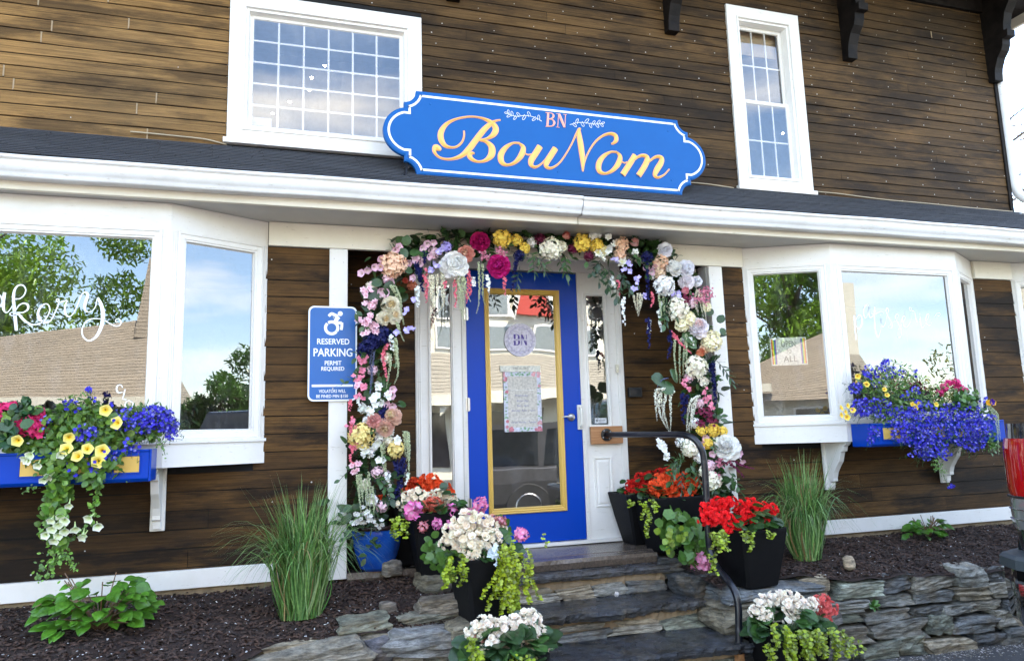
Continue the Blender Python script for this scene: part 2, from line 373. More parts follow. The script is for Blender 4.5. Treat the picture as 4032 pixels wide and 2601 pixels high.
INT = flat('interior_wall', (.12, .11, .10), .8); INTD = flat('interior_dark', (.05, .045, .04), .8)
INTW = flat('interior_white', (.55, .62, .74), .8)
mb = MB()  # carcass: side walls, back wall and roof
mb.box((-3.1, 9.6, 0), (8.7, 9.8, 6.1)); mb.box((-3.1, 5.45, 3.30), (8.7, 9.6, 3.46)); mb.box((8.6, 5.0, 0), (8.7, 9.6, 3.4)); mb.box((6.38, 5.0, 3.4), (6.44, 9.8, 6.3)); mb.box((-3.1, 5.0, 0), (-3.0, 9.6, 6.1))
mb.box((-3, 5.5, .1), (8.6, 9.6, .2)); mb.build('carcass', INTD, shop)
mb = MB(); prism(mb, [(3.75, 5.62), (9.7, 9.3), (15.0, 5.62)], 0, -9, 7.1); lab(mb.build('roof', flat('roof_shingle', (.03, .03, .035), .8), shop), 'main roof')
mb = MB()  # opaque sheathing behind clapboards
for (x0, x1, z0, z1, Y) in [(-3, -.36, 3.3, 6.1, Yl), (-.36, .96, 4.6, 6.1, Yl), (-.36, .96, 3.3, 3.52, Yl), (.96, 3.51, 3.3, 6.1, Yl), (3.51, 4.25, 5.11, 6.1, Yl), (3.51, 4.25, 3.3, 3.50, Yl), (4.25, 6.44, 3.3, 6.1, Yl),
                            (-3, .36, .3, 1.5, Yl), (-.10, .36, 1.5, 3.3, Yl), (3.25, 8.6, .3, 1.5, Yl), (3.25, 3.52, 1.5, 3.3, Yl), (5.86, 6.42, 1.5, 3.3, Yl), (-3, -2.4, 1.5, 3.3, Yl), (.3, .955, .3, 3.0, Yd), (2.62, 3.3, .3, 3.0, Yd), (.955, 2.62, 2.95, 3.0, Yd)]:
    mb.box((x0, Y + .003, z0), (x1, Y + .05, z1))
mb.build('sheathing', flat('tar_paper', (.004, .004, .004), .9, bmp=0), shop)

def frame_ring(mb, O, U, Vv, Nn, u0, u1, v0, v1, prof, mi=0, col=(1, 1, 1)):
    """sweep prof [(inset, proud)] round the rectangle with mitred corners"""
    V = []
    for ins, pr in prof:
        for (u, v) in ((u0 + ins, v0 + ins), (u1 - ins, v0 + ins), (u1 - ins, v1 - ins), (u0 + ins, v1 - ins)): V.append(O + U * u + Vv * v + Nn * pr)
    mb.add(V, [(4 * i + j, 4 * i + (j + 1) % 4, 4 * i + 4 + (j + 1) % 4, 4 * i + 4 + j) for i in range(len(prof) - 1) for j in range(4)], col, mi)
def quadp(mb, O, U, Vv, Nn, u0, u1, v0, v1, pr=0, mi=0, col=(1, 1, 1)):
    mb.add([O + U * u + Vv * v + Nn * pr for u, v in ((u0, v0), (u1, v0), (u1, v1), (u0, v1))], [(0, 1, 2, 3)], col, mi)
def lbox(mb, O, U, Vv, Nn, u0, u1, v0, v1, p0, p1, mi=0, col=(1, 1, 1)):
    V = [O + U * u + Vv * v + Nn * p for p in (p0, p1) for u, v in ((u0, v0), (u1, v0), (u1, v1), (u0, v1))]
    mb.add(V, [(3, 2, 1, 0), (4, 5, 6, 7), (0, 1, 5, 4), (1, 2, 6, 5), (2, 3, 7, 6), (3, 0, 4, 7)], col, mi)
EX, EZ, NY = np.array([1., 0, 0]), np.array([0, 0, 1.]), np.array([0, -1., 0])

def bay(xw0, xc0, xc1, xw1, label):
    z0, za, zh, zt = 1.47, 1.615, 2.845, 3.006
    P = [(xw0, Yl), (xc0, Yb), (xc1, Yb), (xw1, Yl)]
    fr = MB(); panes = []
    out = [(xw0 - .0, Yl + .05), (xw0, Yl), (xc0, Yb), (xc1, Yb), (xw1, Yl), (xw1, Yl + .05)]
    # header band and apron as boxes over each facet, floor and lid
    for i in range(3):
        A, B = np.array(P[i] + (0,)), np.array(P[i + 1] + (0,)); U = B - A; w = np.linalg.norm(U); U = U / w; Nn = np.array([U[1], -U[0], 0.])
        lbox(fr, A, U, EZ, Nn, 0, w, zh, zt, -.03, 0); lbox(fr, A, U, EZ, Nn, 0, w, z0, za - .012, -.03, .004)
        lbox(fr, A, U, EZ, Nn, -.004, w + .004, za - .012, za + .006, -.04, .016)
        m0 = .045 if i == 1 else (.03 if i == 0 else .042); m1 = .045 if i == 1 else (.042 if i == 0 else .03)
        # mullion / corner boards with fluting
        for (a, b) in ((0, m0), (w - m1, w)):
            lbox(fr, A, U, EZ, Nn, a, b, za + .006, zh, -.04, .0)
            for q in range(3): lbox(fr, A, U, EZ, Nn, a + (b - a) * (.12 + .3 * q), a + (b - a) * (.27 + .3 * q), za + .008, zh - .002, .0, .0035)
        frame_ring(fr, A, U, EZ, Nn, m0, w - m1, za + .006, zh, [(0, -.04), (0, .006), (.012, .008), (.014, .002), (.040, .000), (.042, -.006), (.052, -.006), (.055, -.020), (.060, -.030)])
        quadp(fr, A, U, EZ, Nn, m0, w - m1, zh - .004, zh + .004, .0085)
        panes.append((A, U, Nn, m0 + .055, w - m1 - .055, za + .06, zh - .055))
    b = fr.build('bay_window', WHITE, shop, bevel=.0); lab(b, label)
    lid = MB(); c0 = [(x, y, z0 + .001) for x, y in out]; lid.add(c0 + [(np.mean([x for x, y in out]), Yl - .02, z0 + .001)], [(i, (i + 1) % 6, 6) for i in range(6)])
    lid.add([(x, y, zt - .01) for x, y in out] + [(np.mean([x for x, y in out]), Yl - .02, zt - .01)], [(i, (i + 1) % 6, 6) for i in range(6)])
    lid.add([(x, y, za + .03) for x, y in out] + [(np.mean([x for x, y in out]), Yl - .02, za + .03)], [(i, (i + 1) % 6, 6) for i in range(6)])
    lid.build('bay_floor', WHITE, b)
    for (A, U, Nn, a, c, v0, v1) in panes:
        g = MB(); quadp(g, A, U, EZ, Nn, a - .006, c + .006, v0 - .006, v1 + .006, -.028); g.build('pane', GLASS, b)
    return b
bayL = bay(-2.42, -1.88, -.615, -.076, 'left bay window with the word bakery')
bayR = bay(3.49, 4.10, 5.37, 5.88, 'right bay window with the word patisserie')
bayF = bay(6.33, 6.92, 8.1, 8.55, 'third bay window at the far right edge')

# room behind the bays
mb = MB(); mb.box((-3, 8.2, .2), (8.5, 8.3, 3.25)); mb.box((-3, 5.5, 3.2), (8.6, 8.3, 3.25)); mb.build('room_wall', INT, shop)
mb = MB(); mb.box((-.9, 7.4, 3.5), (6.3, 7.5, 5.6)); mb.box((-.9, 5.0, 5.5), (6.3, 7.5, 5.6)); mb.box((-.95, 5.0, 3.5), (-.9, 7.5, 5.5)); mb.box((2.4, 5.0, 3.5), (2.45, 7.4, 5.5)); mb.build('upper_room_wall', INTW, shop)

# brackets under bays
def console(x, th, Yw, z_top, z_bot, prof, name, mat, lb=None):
    """prof: [(proud, z fraction from bottom)]"""
    mb = MB(); pts = [(Yw, z_bot), *[(Yw - p, z_bot + (z_top - z_bot) * f) for p, f in prof], (Yw, z_top)]
    P = np.array(pts); n = len(P)
    # strips between the back line and the profile keep the caps clean
    F_ = []; V = []
    prf = P[1:-1]
    for xx in (x - th / 2, x + th / 2):
        for (y, z) in prf: V.append((xx, y, z))
        for (y, z) in prf: V.append((xx, Yw, z))
    m = len(prf)
    for i in range(m - 1):
        F_ += [(i, i + 1, m + i + 1, m + i), (2 * m + i + 1, 2 * m + i, 3 * m + i, 3 * m + i + 1), (i + 1, i, 2 * m + i, 2 * m + i + 1)]
    F_ += [(0, m, 3 * m, 2 * m), (m - 1, 3 * m - 1, 4 * m - 1, 2 * m - 1)]
    mb.add(V, F_); o = mb.build(name, mat, shop, bevel=.003)
    if lb: lab(o, lb)
    return o
BP = [(.05, 0), (.055, .13), (.085, .15), (.085, .22), (.10, .34), (.135, .48), (.165, .58), (.18, .70), (.19, .78), (.215, .80), (.225, .90), (.25, .94), (.265, 1)]
for x in (-.66, -1.84, 4.125, 5.285, 7.0):
    c = console(x, .045, Yl - .012, 1.47, 1.115, BP, 'bay_bracket', WHITE)
    mb = MB(); mb.box((x - .04, Yl - .035, 1.10), (x + .04, Yl - .012, 1.468)); mb.build('backplate', WHITE, c, bevel=.003)

# baseboard, corner trim, header band, posts
def board(name, a, b, mat=WHITE, bev=.004, parent=None, lb=None):
    mb = MB(); mb.box(a, b); o = mb.build(name, mat, parent or shop, bevel=bev)
    if lb: lab(o, lb)
    return o
board('baseboard', (-3, Yl - .035, .762), (.30, Yl - .002, .868)); board('baseboard', (3.295, Yl - .035, .762), (8.6, Yl - .002, .868))
board('foundation', (-3, Yl - .004, .3), (.30, Yl + .1, .76), MORTAR); board('foundation', (3.295, Yl - .004, .3), (8.6, Yl + .1, .76), MORTAR)
board('post', (.311, Yl - .03, .74), (.428, Yl + .01, 2.845)); board('post', (3.170, Yl - .03, .74), (3.288, Yl + .01, 2.845))
board('header_board', (-.072, Yl - .026, 2.848), (3.488, Yl + .01, 3.006), CREAM_BOUNCE); board('header_board', (5.882, Yl - .026, 2.848), (6.328, Yl + .01, 3.006), CREAM_BOUNCE)
board('header_board', (-3, Yl - .026, 2.848), (-2.425, Yl + .01, 3.006), CREAM_BOUNCE)
# soffit, fascia, gutter, roof
board('soffit', (-3, 4.535, 3.008), (8.7, Yl + .06, 3.022), SOFFIT)
board('fascia', (-3, 4.50, 3.000), (1.93, 4.533, 3.165), CREAM_BOUNCE); board('fascia', (1.935, 4.50, 3.000), (8.7, 4.533, 3.165), CREAM_BOUNCE)
def gutter(x0, x1, dz=0):
    mb = MB(); pr = [(4.50, 3.05), (4.43, 3.045), (4.415, 3.052), (4.418, 3.066), (4.405, 3.078), (4.392, 3.10), (4.386, 3.128), (4.39, 3.136), (4.375, 3.139), (4.373, 3.158), (4.383, 3.160), (4.386, 3.145), (4.40, 3.138), (4.43, 3.07), (4.485, 3.065), (4.492, 3.165), (4.499, 3.165)]
    n = 60; xs = np.linspace(x0, x1, n); V = []
    for x in xs:
        w = .004 * math.sin(x * 1.7) + .0015 * math.sin(x * 6.1) + dz
        for y, z in pr: V.append((x, y + .002 * math.sin(x * 2.9), z + w))
    k = len(pr); mb.add(V, [(i * k + j, (i + 1) * k + j, (i + 1) * k + j + 1, i * k + j + 1) for i in range(n - 1) for j in range(k - 1)])
    return mb.build('gutter', GUTTER, shop, smooth=True)
gutter(-3, 1.925, .001); gutter(1.93, 8.7, -.003)
mb = MB()
for i in range(2600):
    x = abs(RNG.normal(0, .9)) * RNG.choice([-1, 1]) + RNG.choice([-.6, .4, 1.1]) if i % 4 else RNG.uniform(-2.5, 6); s = RNG.uniform(.003, .009)
    if x > 7 or x < -2.9: continue
    mb.add(CH @ (spin(RNG.uniform(0, 6)) @ rx(RNG.normal(0, .8))).T * s + [x, 4.4935 - RNG.uniform(0, .012), 3.166 + RNG.uniform(-.03, .008)], CHF, np.array(random.choice([(.10, .085, .02), (.05, .045, .015), (.16, .13, .06)])) * RNG.uniform(.5, 1.3))
lab(mb.build('gutter_moss', CHIP, shop), 'moss and debris on the gutter lip')['kind'] = 'stuff'
# drip edge and roof shingles
board('drip_edge', (-3, 4.462, 3.168), (8.7, 4.499, 3.186), CREAM_BOUNCE, .002)
def m_shingle(name, c, sc=1):
    m, t, p = newmat(name, .85); a = mixc(t, np.array(c) * .7, np.array(c) * 1.5, ramp(t, noise(t, 220, 4, .8), [(.35, 0.), (.65, 1.)]))
    a = mixc(t, a, colattr(t), 1., 'MULTIPLY'); t.links.new(a, p.inputs['Base Color']); bump(t, p, noise(t, 260, 3), .6, .004); return m
ROOFM = m_shingle('dark_asphalt_shingle', (.038, .041, .048))
def shingles(x0, x1, ya, za, yb, zb, rows, name, mat, tab=.3, th=.006, parent=shop, tone=.18, curl=.002):
    mb = MB(); d = np.array([0, yb - ya, zb - za]); L_ = np.linalg.norm(d); d = d / L_; nn = np.array([0, -d[2], d[1]]); ex = L_ / rows
    for k in range(rows):
        x = x0 - RNG.uniform(0, tab)
        while x < x1:
            a, b = max(x, x0), min(x + tab - .004, x1); x += tab
            if b - a < .01: continue
            j = RNG.uniform(0, curl); s0, s1 = k * ex, (k + 1) * ex + .01; o = np.array([0, ya, za])
            lo = o + d * (s0 - j * .5) + nn * (th + j); hi = o + d * s1 + nn * .0005; bt = o + d * s0
            V = [np.array([a, 0, 0]) + bt, np.array([b, 0, 0]) + bt, np.array([b, 0, 0]) + lo, np.array([a, 0, 0]) + lo, np.array([b, 0, 0]) + hi, np.array([a, 0, 0]) + hi]
            mb.add(V, [(0, 1, 2, 3), (3, 2, 4, 5)], np.ones(3) * (1 + RNG.uniform(-tone, tone)))
    return mb.build(name, mat, parent)
shingles(-3, 8.7, 4.452, 3.188, 4.885, 3.497, 15, 'porch_roof', ROOFM, tab=.30, tone=.15)
mb = MB(); mb.add([(-3, 4.47, 3.18), (8.7, 4.47, 3.18), (8.7, 4.899, 3.49), (-3, 4.899, 3.49)], [(0, 1, 2, 3)]); mb.build('porch_roof_deck', INTD, shop)
# cable along the foot of the upper wall
def cablepts(pp, Y): return cr([at(x, y, Y) for x, y in pp], 6)
for pp in ([(304, 307), (330, 309), (420, 318), (480, 325), (528, 337)], [(1560, 422), (1640, 428), (1710, 438)], [(1898, 446), (1960, 452), (2060, 465), (2150, 473), (2260, 484), (2360, 493)]):
    mb = MB(); tube(mb, cablepts(pp, Yl - .02), .0045, 6); mb.build('cable', flat('cable_sheath', (.4, .33, .22), .5, bmp=0), shop, smooth=True)

# upper windows
def upper_window(Wd, cols, rows, cas, sash, sill, label, double=False):
    x0, x1, z0, z1 = Wd; O = np.array([0, Yl, 0.]); mb = MB()
    frame_ring(mb, O, EX, EZ, NY, x0, x1, z0, z1, [(0, -.02), (0, .022), (cas - .012, .022), (cas - .012, .030), (cas, .030), (cas + .004, .012), (cas + .02, .010), (cas + .022, -.002), (cas + .03, -.03), (cas + .03, -.06)])
    lbox(mb, O, EX, EZ, NY, x0 - .02, x1 + .02, z0 - .012, z0 + .022, -.01, .045)
    w = mb.build('window', WHITE, shop, bevel=.002); lab(w, label)
    a, b, c, d = x0 + cas + .025, x1 - cas - .025, z0 + cas * (.75 if sill else 1) + .02, z1 - cas - .025
    sb = MB(); sashes = [(c, d)] if not double else [(c, (c + d) / 2 + .012), ((c + d) / 2 - .012, d)]
    for k, (s0, s1) in enumerate(sashes):
        pr = -.03 - (.025 if k else 0)
        frame_ring(sb, O, EX, EZ, NY, a, b, s0, s1, [(0, pr - .03), (0, pr), (sash, pr), (sash + .006, pr - .012)])
        g = MB(); quadp(g, O, EX, EZ, NY, a + sash, b - sash, s0 + sash, s1 - sash, pr - .008); g.build('pane', GLASS_UP, w)
        for i in range(1, cols): u = a + sash + (b - a - 2 * sash) * i / cols; lbox(sb, O, EX, EZ, NY, u - .007, u + .007, s0 + sash, s1 - sash, pr - .022, pr - .012)
        for j in range(1, rows): v = s0 + sash + (s1 - s0 - 2 * sash) * j / rows; lbox(sb, O, EX, EZ, NY, a + sash, b - sash, v - .007, v + .007, pr - .0222, pr - .0118)
    sb.build('sash', WHITE, w, bevel=.0015)
    return w
wl = upper_window(WL, 6, 5, .10, .022, False, 'wide upper window with white muntins')
wr = upper_window(WR, 3, 2, .105, .028, True, 'tall narrow upper sash window', True)
EM = newmat('lamp_glow')[0]; p = EM.node_tree.nodes['Principled BSDF']; p.inputs['Emission Color'].default_value = (1, .93, .8, 1); p.inputs['Emission Strength'].default_value = 14
for i, (x, y) in enumerate([(727, 183), (757, 155), (721, 212), (675, 239), (817, 124), (636, 266), (1825, 530/1.0 if False else 312)]):
    P_ = at(x, y, 6.6); mb = MB(); lathe(mb, [(.0, 0), (.012, .002), (.014, .006), (.01, .01), (0, .011)], P_, 12)
    mb.build('ceiling_lamp', EM, shop)
# white device standing inside the wide window
dv = MB(); a = at(578, 318, 5.0); b = at(633, 277, 5.0); dv.box((a[0], 5.0, a[2]), (b[0], 5.12, b[2]))
for i in range(6):
    u = a[0] + (b[0] - a[0]) * (.32 + .06 * i); dv.box((u, 4.997, (a[2] + b[2]) / 2 - .012), (u + .004, 4.9995, (a[2] + b[2]) / 2 + .012), mi=1)
o = dv.build('heater', [INTW, DARKMETAL], bevel=.006); tag(o, 'white vented heater box standing inside the wide upper window', 'heater')
# blind in the tall window
mb = MB(); mb.box((3.66, 5.03, 4.76), (4.10, 5.04, 5.0)); lab(mb.build('window_shade', flat('shade_cloth', (.45, .34, .2), .8), shop), 'tan roller shade')

# eave and its brackets
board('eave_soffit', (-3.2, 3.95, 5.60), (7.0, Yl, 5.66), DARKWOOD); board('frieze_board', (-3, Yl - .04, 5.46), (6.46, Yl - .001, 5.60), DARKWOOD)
board('eave_soffit', (6.45, Yl, 5.60), (7.05, 9.6, 5.66), DARKWOOD); board('rake_fascia', (7.02, 3.9, 5.50), (7.06, 9.6, 5.68), CREAM_BOUNCE)
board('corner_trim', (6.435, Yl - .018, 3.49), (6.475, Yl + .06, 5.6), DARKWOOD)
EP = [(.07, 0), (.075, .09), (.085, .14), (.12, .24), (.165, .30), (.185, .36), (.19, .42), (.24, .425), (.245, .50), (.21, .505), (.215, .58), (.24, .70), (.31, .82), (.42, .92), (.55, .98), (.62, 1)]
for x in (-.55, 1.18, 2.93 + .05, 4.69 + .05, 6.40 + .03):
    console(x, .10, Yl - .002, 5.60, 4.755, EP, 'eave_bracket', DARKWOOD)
# downspout at the corner
mb = MB(); tube(mb, cr([(6.53, 4.86, 5.45), (6.515, 4.89, 4.9), (6.515, 4.89, 4.4), (6.515, 4.89, 3.9), (6.525, 4.88, 3.72), (6.58, 4.85, 3.62), (6.72, 4.80, 3.575), (7.3, 4.78, 3.56)], 8), .040, 14)
mb.build('downspout', GUTTER, shop, smooth=True)

# entry joinery -----------------------------------------------------------
O = np.array([0, Yd, 0.])
mb = MB()
lbox(mb, O, EX, EZ, NY, .95, 2.62, 2.852, 2.952, -.05, .02); lbox(mb, O, EX, EZ, NY, .93, 2.64, 2.935, 2.955, -.05, .04)
for a, b in ((.95, .995), (1.30, 1.335), (2.242, 2.275), (2.565, 2.618)):
    lbox(mb, O, EX, EZ, NY, a, b, .79, 2.852, -.05, .012)
    for q in (.2, .5, .8): lbox(mb, O, EX, EZ, NY, a + (b - a) * (q - .08), a + (b - a) * (q + .08), .8, 2.85, .012, .016)
lbox(mb, O, EX, EZ, NY, .95, 2.62, .776, .80, -.05, .045)
mb.build('door_frame', WHITE, shop, bevel=.002)
def sidelight(x0, x1, gz0, gx0, gx1, gz1, label):
    mb = MB()
    frame_ring(mb, O, EX, EZ, NY, x0, x1, .80, 2.852, [(0, -.04), (0, .004), ((gx0 - x0) - .022, .004)])
    # solid field round the glass: four boards
    for (a, b, c, d) in ((x0 + .002, gx0 - .02, .802, 2.85), (gx1 + .02, x1 - .002, .802, 2.85), (gx0 - .02, gx1 + .02, .802, gz0 - .02), (gx0 - .02, gx1 + .02, gz1 + .02, 2.85)): lbox(mb, O, EX, EZ, NY, a, b, c, d, -.03, .003)
    frame_ring(mb, O, EX, EZ, NY, gx0 - .022, gx1 + .022, gz0 - .022, gz1 + .022, [(0, .0), (0, .016), (.008, .018), (.012, .008), (.018, .010), (.022, -.012)])
    if gz0 > 1.3:
        frame_ring(mb, O, EX, EZ, NY, gx0 + .005, gx1 + .01, 1.03, gz0 - .25, [(0, .002), (.003, .012), (.010, .012), (.016, .002), (.02, .002), (.035, .009)])
        quadp(mb, O, EX, EZ, NY, gx0 + .04, gx1 - .025, 1.065, gz0 - .285, .009)
    s = mb.build('sidelight', WHITE, shop, bevel=.0); lab(s, label)
    g = MB(); quadp(g, O, EX, EZ, NY, gx0 - .001, gx1 + .001, gz0 - .001, gz1 + .001, -.008); g.build('pane', GLASS_DOOR, s); return s
slL = sidelight(.996, 1.299, 1.02, 1.07, 1.215, 2.72, 'left sidelight'); slR = sidelight(2.276, 2.564, 1.655, 2.322, 2.470, 2.668, 'right sidelight')
mb = MB()
gx0, gx1, gz0, gz1 = 1.478, 2.088, 1.022, 2.702
for (a, b, c, d) in ((1.337, gx0 + .01, .806, 2.838), (gx1 - .01, 2.238, .806, 2.838), (gx0 + .01, gx1 - .01, .806, gz0 + .01), (gx0 + .01, gx1 - .01, gz1 - .01, 2.838)): lbox(mb, O, EX, EZ, NY, a, b, c, d, -.03, .012)
door = mb.build('door', BLUE, shop, bevel=.0); lab(door, 'glossy blue door with a gold edged glass')
mb = MB(); frame_ring(mb, O, EX, EZ, NY, gx0, gx1, gz0, gz1, [(0, .01), (0, .022), (.006, .026), (.012, .022), (.014, .018), (.020, .022), (.026, .018), (.030, .014), (.036, .016), (.040, .004), (.044, -.006)])
mb.build('gold_moulding', GOLD, door)
mb = MB(); quadp(mb, O, EX, EZ, NY, gx0 + .043, gx1 - .043, gz0 + .043, gz1 - .043, -.004); mb.build('pane', GLASS_DOOR, door)
mb = MB(); hc = np.array([2.150, Yd - .012, 1.716])
tube(mb, [hc, hc + [0, -.012, 0], hc + [0, -.014, 0]], [.030, .028, .012], 20); tube(mb, [hc + [0, -.012, 0], hc + [0, -.045, 0]], .012, 12)
tube(mb, cr([hc + [0.0, -.045, 0], hc + [-.03, -.048, .002], hc + [-.06, -.046, .004], hc + [-.085, -.040, .0]], 4), [.010] * 5 + [.008] * 5 + [.005] * 3, 10)
mb.build('lever_handle', STEEL, door, smooth=True)
mb = MB(); mb.box((2.200, Yd - .030, 1.62), (2.236, Yd - .012, 1.808)); tube(mb, cr([(2.218, Yd - .03, 1.79), (2.218, Yd - .06, 1.775), (2.218, Yd - .062, 1.715), (2.218, Yd - .06, 1.655), (2.218, Yd - .03, 1.64)], 5), .009, 10)
mb.build('latch_plate', m_paint('ivory', (.7, .68, .6), .3), door, bevel=.003)
for z in (1.825, 1.1, 2.5):
    mb = MB(); tube(mb, [(1.338, Yd - .022, z - .05), (1.338, Yd - .022, z + .05)], .007, 10); mb.box((1.32, Yd - .018, z - .045), (1.352, Yd - .013, z + .045)); mb.build('hinge', STEEL, door, smooth=False)
mb = MB(); mb.box((2.543, Yd - .030, 2.056), (2.566, Yd - .017, 2.12)); mb.box((2.550, Yd - .033, 2.08), (2.559, Yd - .0305, 2.095), mi=1)
tag(mb.build('doorbell', [m_paint('ivory_plastic', (.62, .58, .45), .2), m_paint('bell_button', (.8, .75, .6), .1)], bevel=.002), 'small ivory doorbell on the white frame right of the door', 'doorbell')
mb = MB(); mb.box((2.640, Yd - .04, 1.862), (2.755, Yd - .014, 1.938)); mb.box((2.650, Yd - .0435, 1.872), (2.745, Yd - .0405, 1.928), mi=1)
tag(mb.build('intercom_box', [flat('box_black', (.012, .012, .013), .4), flat('box_black_face', (.02, .02, .022), .2)], bevel=.004), 'small black box on the dark siding right of the door', 'intercom')

# ------------------------------------------------------------------ lettering helpers
def stroke(mb, pts, plane, wscale, lift=0., ridge=0., col=(1, 1, 1), grow=0., mi=0, n=7):
    """ribbon along pts [(x, y, w)] given in the units plane() understands; ridge raises the spine"""
    P = np.array(pts, float); P = cr(P, n) if len(P) > 1 else P
    XY = np.array([plane(a, b) for a, b in P[:, :2]]); w = (P[:, 2] * wscale + grow) / 2
    t = np.gradient(XY, axis=0); t /= np.linalg.norm(t, axis=1)[:, None] + 1e-9
    nY = np.array([0, -1., 0]); s = np.cross(t, nY); s /= np.linalg.norm(s, axis=1)[:, None] + 1e-9
    a, b = XY + s * w[:, None] + nY * lift, XY - s * w[:, None] + nY * lift; c = XY + nY * (lift + ridge * np.minimum(1, w / .008))[:, None] if ridge else XY + nY * lift
    k = len(XY); mb.add(np.vstack([a, c, b]), [(i, k + i, k + i + 1, i + 1) for i in range(k - 1)] + [(k + i, 2 * k + i, 2 * k + i + 1, k + i + 1) for i in range(k - 1)], col, mi)
_txt = {}
def text_mesh(s):
    if s in _txt: return _txt[s]
    cu = bpy.data.curves.new('t', 'FONT'); cu.body = s; cu.resolution_u = 3
    o = bpy.data.objects.new('t', cu); COL.objects.link(o); dg = bpy.context.evaluated_depsgraph_get(); dg.update()
    me = o.evaluated_get(dg).to_mesh(); me.calc_loop_triangles()
    v = np.array([x.co[:] for x in me.vertices]); f = np.array([x.vertices[:] for x in me.loop_triangles])
    o.evaluated_get(dg).to_mesh_clear(); bpy.data.objects.remove(o); bpy.data.curves.remove(cu)
    v[:, 0] -= v[:, 0].min(); v[:, 0] /= v[:, 0].max(); v[:, 1] -= v[:, 1].min(); v[:, 1] /= v[:, 1].max(); _txt[s] = (v, f); return v, f
def text(mb, s, x0, z0, x1, z1, Y, col=(1, 1, 1), mi=0, bold=0., shear=0.):
    v, f = text_mesh(s)
    for kk, (dx, dz) in enumerate(((0, 0),) if not bold else ((0, 0), (bold, 0), (-bold, 0), (0, bold), (0, -bold))):
        u = v[:, 0] * (x1 - x0) + x0 + dx + shear * v[:, 1] * (z1 - z0); w = v[:, 1] * (z1 - z0) + z0 + dz
        mb.add(np.stack([u, np.full(len(u), Y - .00035 * kk), w], 1), f, col, mi)

# ------------------------------------------------------------------ hanging shop sign
Ys = 4.60; sx, sz = 1.832, 3.592
def sign_outline(inset=0.):
    P = []; hx, hz, nx, nz, ox = .985, .292, 1.066, .205, 1.205
    def arc(cx, cz, r0x, r0z, a0, a1, n): return [(cx + r0x * math.cos(a), cz + r0z * math.sin(a)) for a in np.linspace(a0, a1, n)]
    q = []
    q += arc(nx, hz, (nx - hx), (hz - nz), PI, 1.5 * PI, 8)           # concave corner, ends at (nx, nz)
    q += [(nx, .165)]
    q += arc(nx - .045, 0, ox - nx + .045, .172, PI / 2 * .82, 0, 12)[:]
    top = [p for p in q]; bot = [(x, -z) for x, z in top[::-1][1:]]
    right = top + bot; left = [(-x, z) for x, z in right[::-1]]
    P = np.array(right + left)
    if inset:
        out = []; n = len(P)
        for i in range(n):
            a, b, c = P[i - 1], P[i], P[(i + 1) % n]; e1 = b - a; e2 = c - b; l1 = np.linalg.norm(e1) + 1e-9; l2 = np.linalg.norm(e2) + 1e-9
            n1 = np.array([e1[1], -e1[0]]) / l1; n2 = np.array([e2[1], -e2[0]]) / l2; m = n1 + n2; m /= np.linalg.norm(m) + 1e-9; k = inset / max(.45, m @ n1)
            out.append(b + m * k)
        P = np.array(out)
    return P
SIGNBLUE.node_tree.nodes['Principled BSDF'].inputs['Specular IOR Level'].default_value = .2
sgn = thing('shop_sign', 'large blue scalloped sign reading BouNom in gold script standing on the porch roof', 'sign', (sx, Ys, 3.28))
P0 = sign_outline(); area = 0
if sum(P0[i - 1][0] * P0[i][1] - P0[i][0] * P0[i - 1][1] for i in range(len(P0))) < 0: sgnf = 1
else: sgnf = -1
mb = MB(); n = len(P0); Pin = sign_outline(sgnf * .012)
V = [(sx + x, Ys + .035, sz + z) for x, z in P0] + [(sx + x, Ys + .006, sz + z) for x, z in P0] + [(sx + x, Ys, sz + z) for x, z in Pin]
mb.add(V, [(k * n + i, k * n + (i + 1) % n, (k + 1) * n + (i + 1) % n, (k + 1) * n + i) for k in range(2) for i in range(n)])
def sgrid(mb, P, Y, flip=1):     # fill the mirror-symmetric outline by strips between (x, z) and (x, -z)
    Q = [p for p in P if True]; n = len(P)
    V = [(sx + x, Y, sz + z) for x, z in P] + [(sx, Y, sz)]
    # strips: match each top point with its mirrored bottom point
    T = sorted([tuple(p) for p in P if p[1] >= -1e-6], key=lambda p: (p[0]))
    return V
# order: right half top->bottom then left half bottom->top; pair right[i] with right[-1-i]
def fill(mb, P, Y):
    h = len(P) // 2; R_ = P[:h]; L_ = P[h:]
    for S_ in (R_, L_):
        k = len(S_); V = [(sx + x, Y, sz + z) for x, z in S_]
        mb.add(V, [(i, i + 1, k - 2 - i, k - 1 - i) for i in range(k // 2 - 0) if i + 1 < k - 2 - i] )
        mid = k // 2; 
        if k % 2: mb.add(V, [(mid - 1, mid, mid + 1)])
    V = [(sx + x, Y, sz + z) for x, z in (R_[0], R_[-1], L_[0], L_[-1])]; mb.add(V, [(0, 1, 2, 3)])
fill(mb, Pin, Ys); fill(mb, P0, Ys + .035); mb.build('panel', SIGNBLUE, sgn)
A, B = sign_outline(sgnf * .028), sign_outline(sgnf * .043)
mb = MB(); V = [(sx + x, Ys - .0015, sz + z) for x, z in A] + [(sx + x, Ys - .0015, sz + z) for x, z in B]
mb.add(V, [(i, (i + 1) % n, n + (i + 1) % n, n + i) for i in range(n)]); mb.build('border', SIGNWHITE, sgn)
K4 = 1.7057; pl = lambda x, y: fat(1500 + x / K4, 330 + y / K4, Ys); ws = .00109
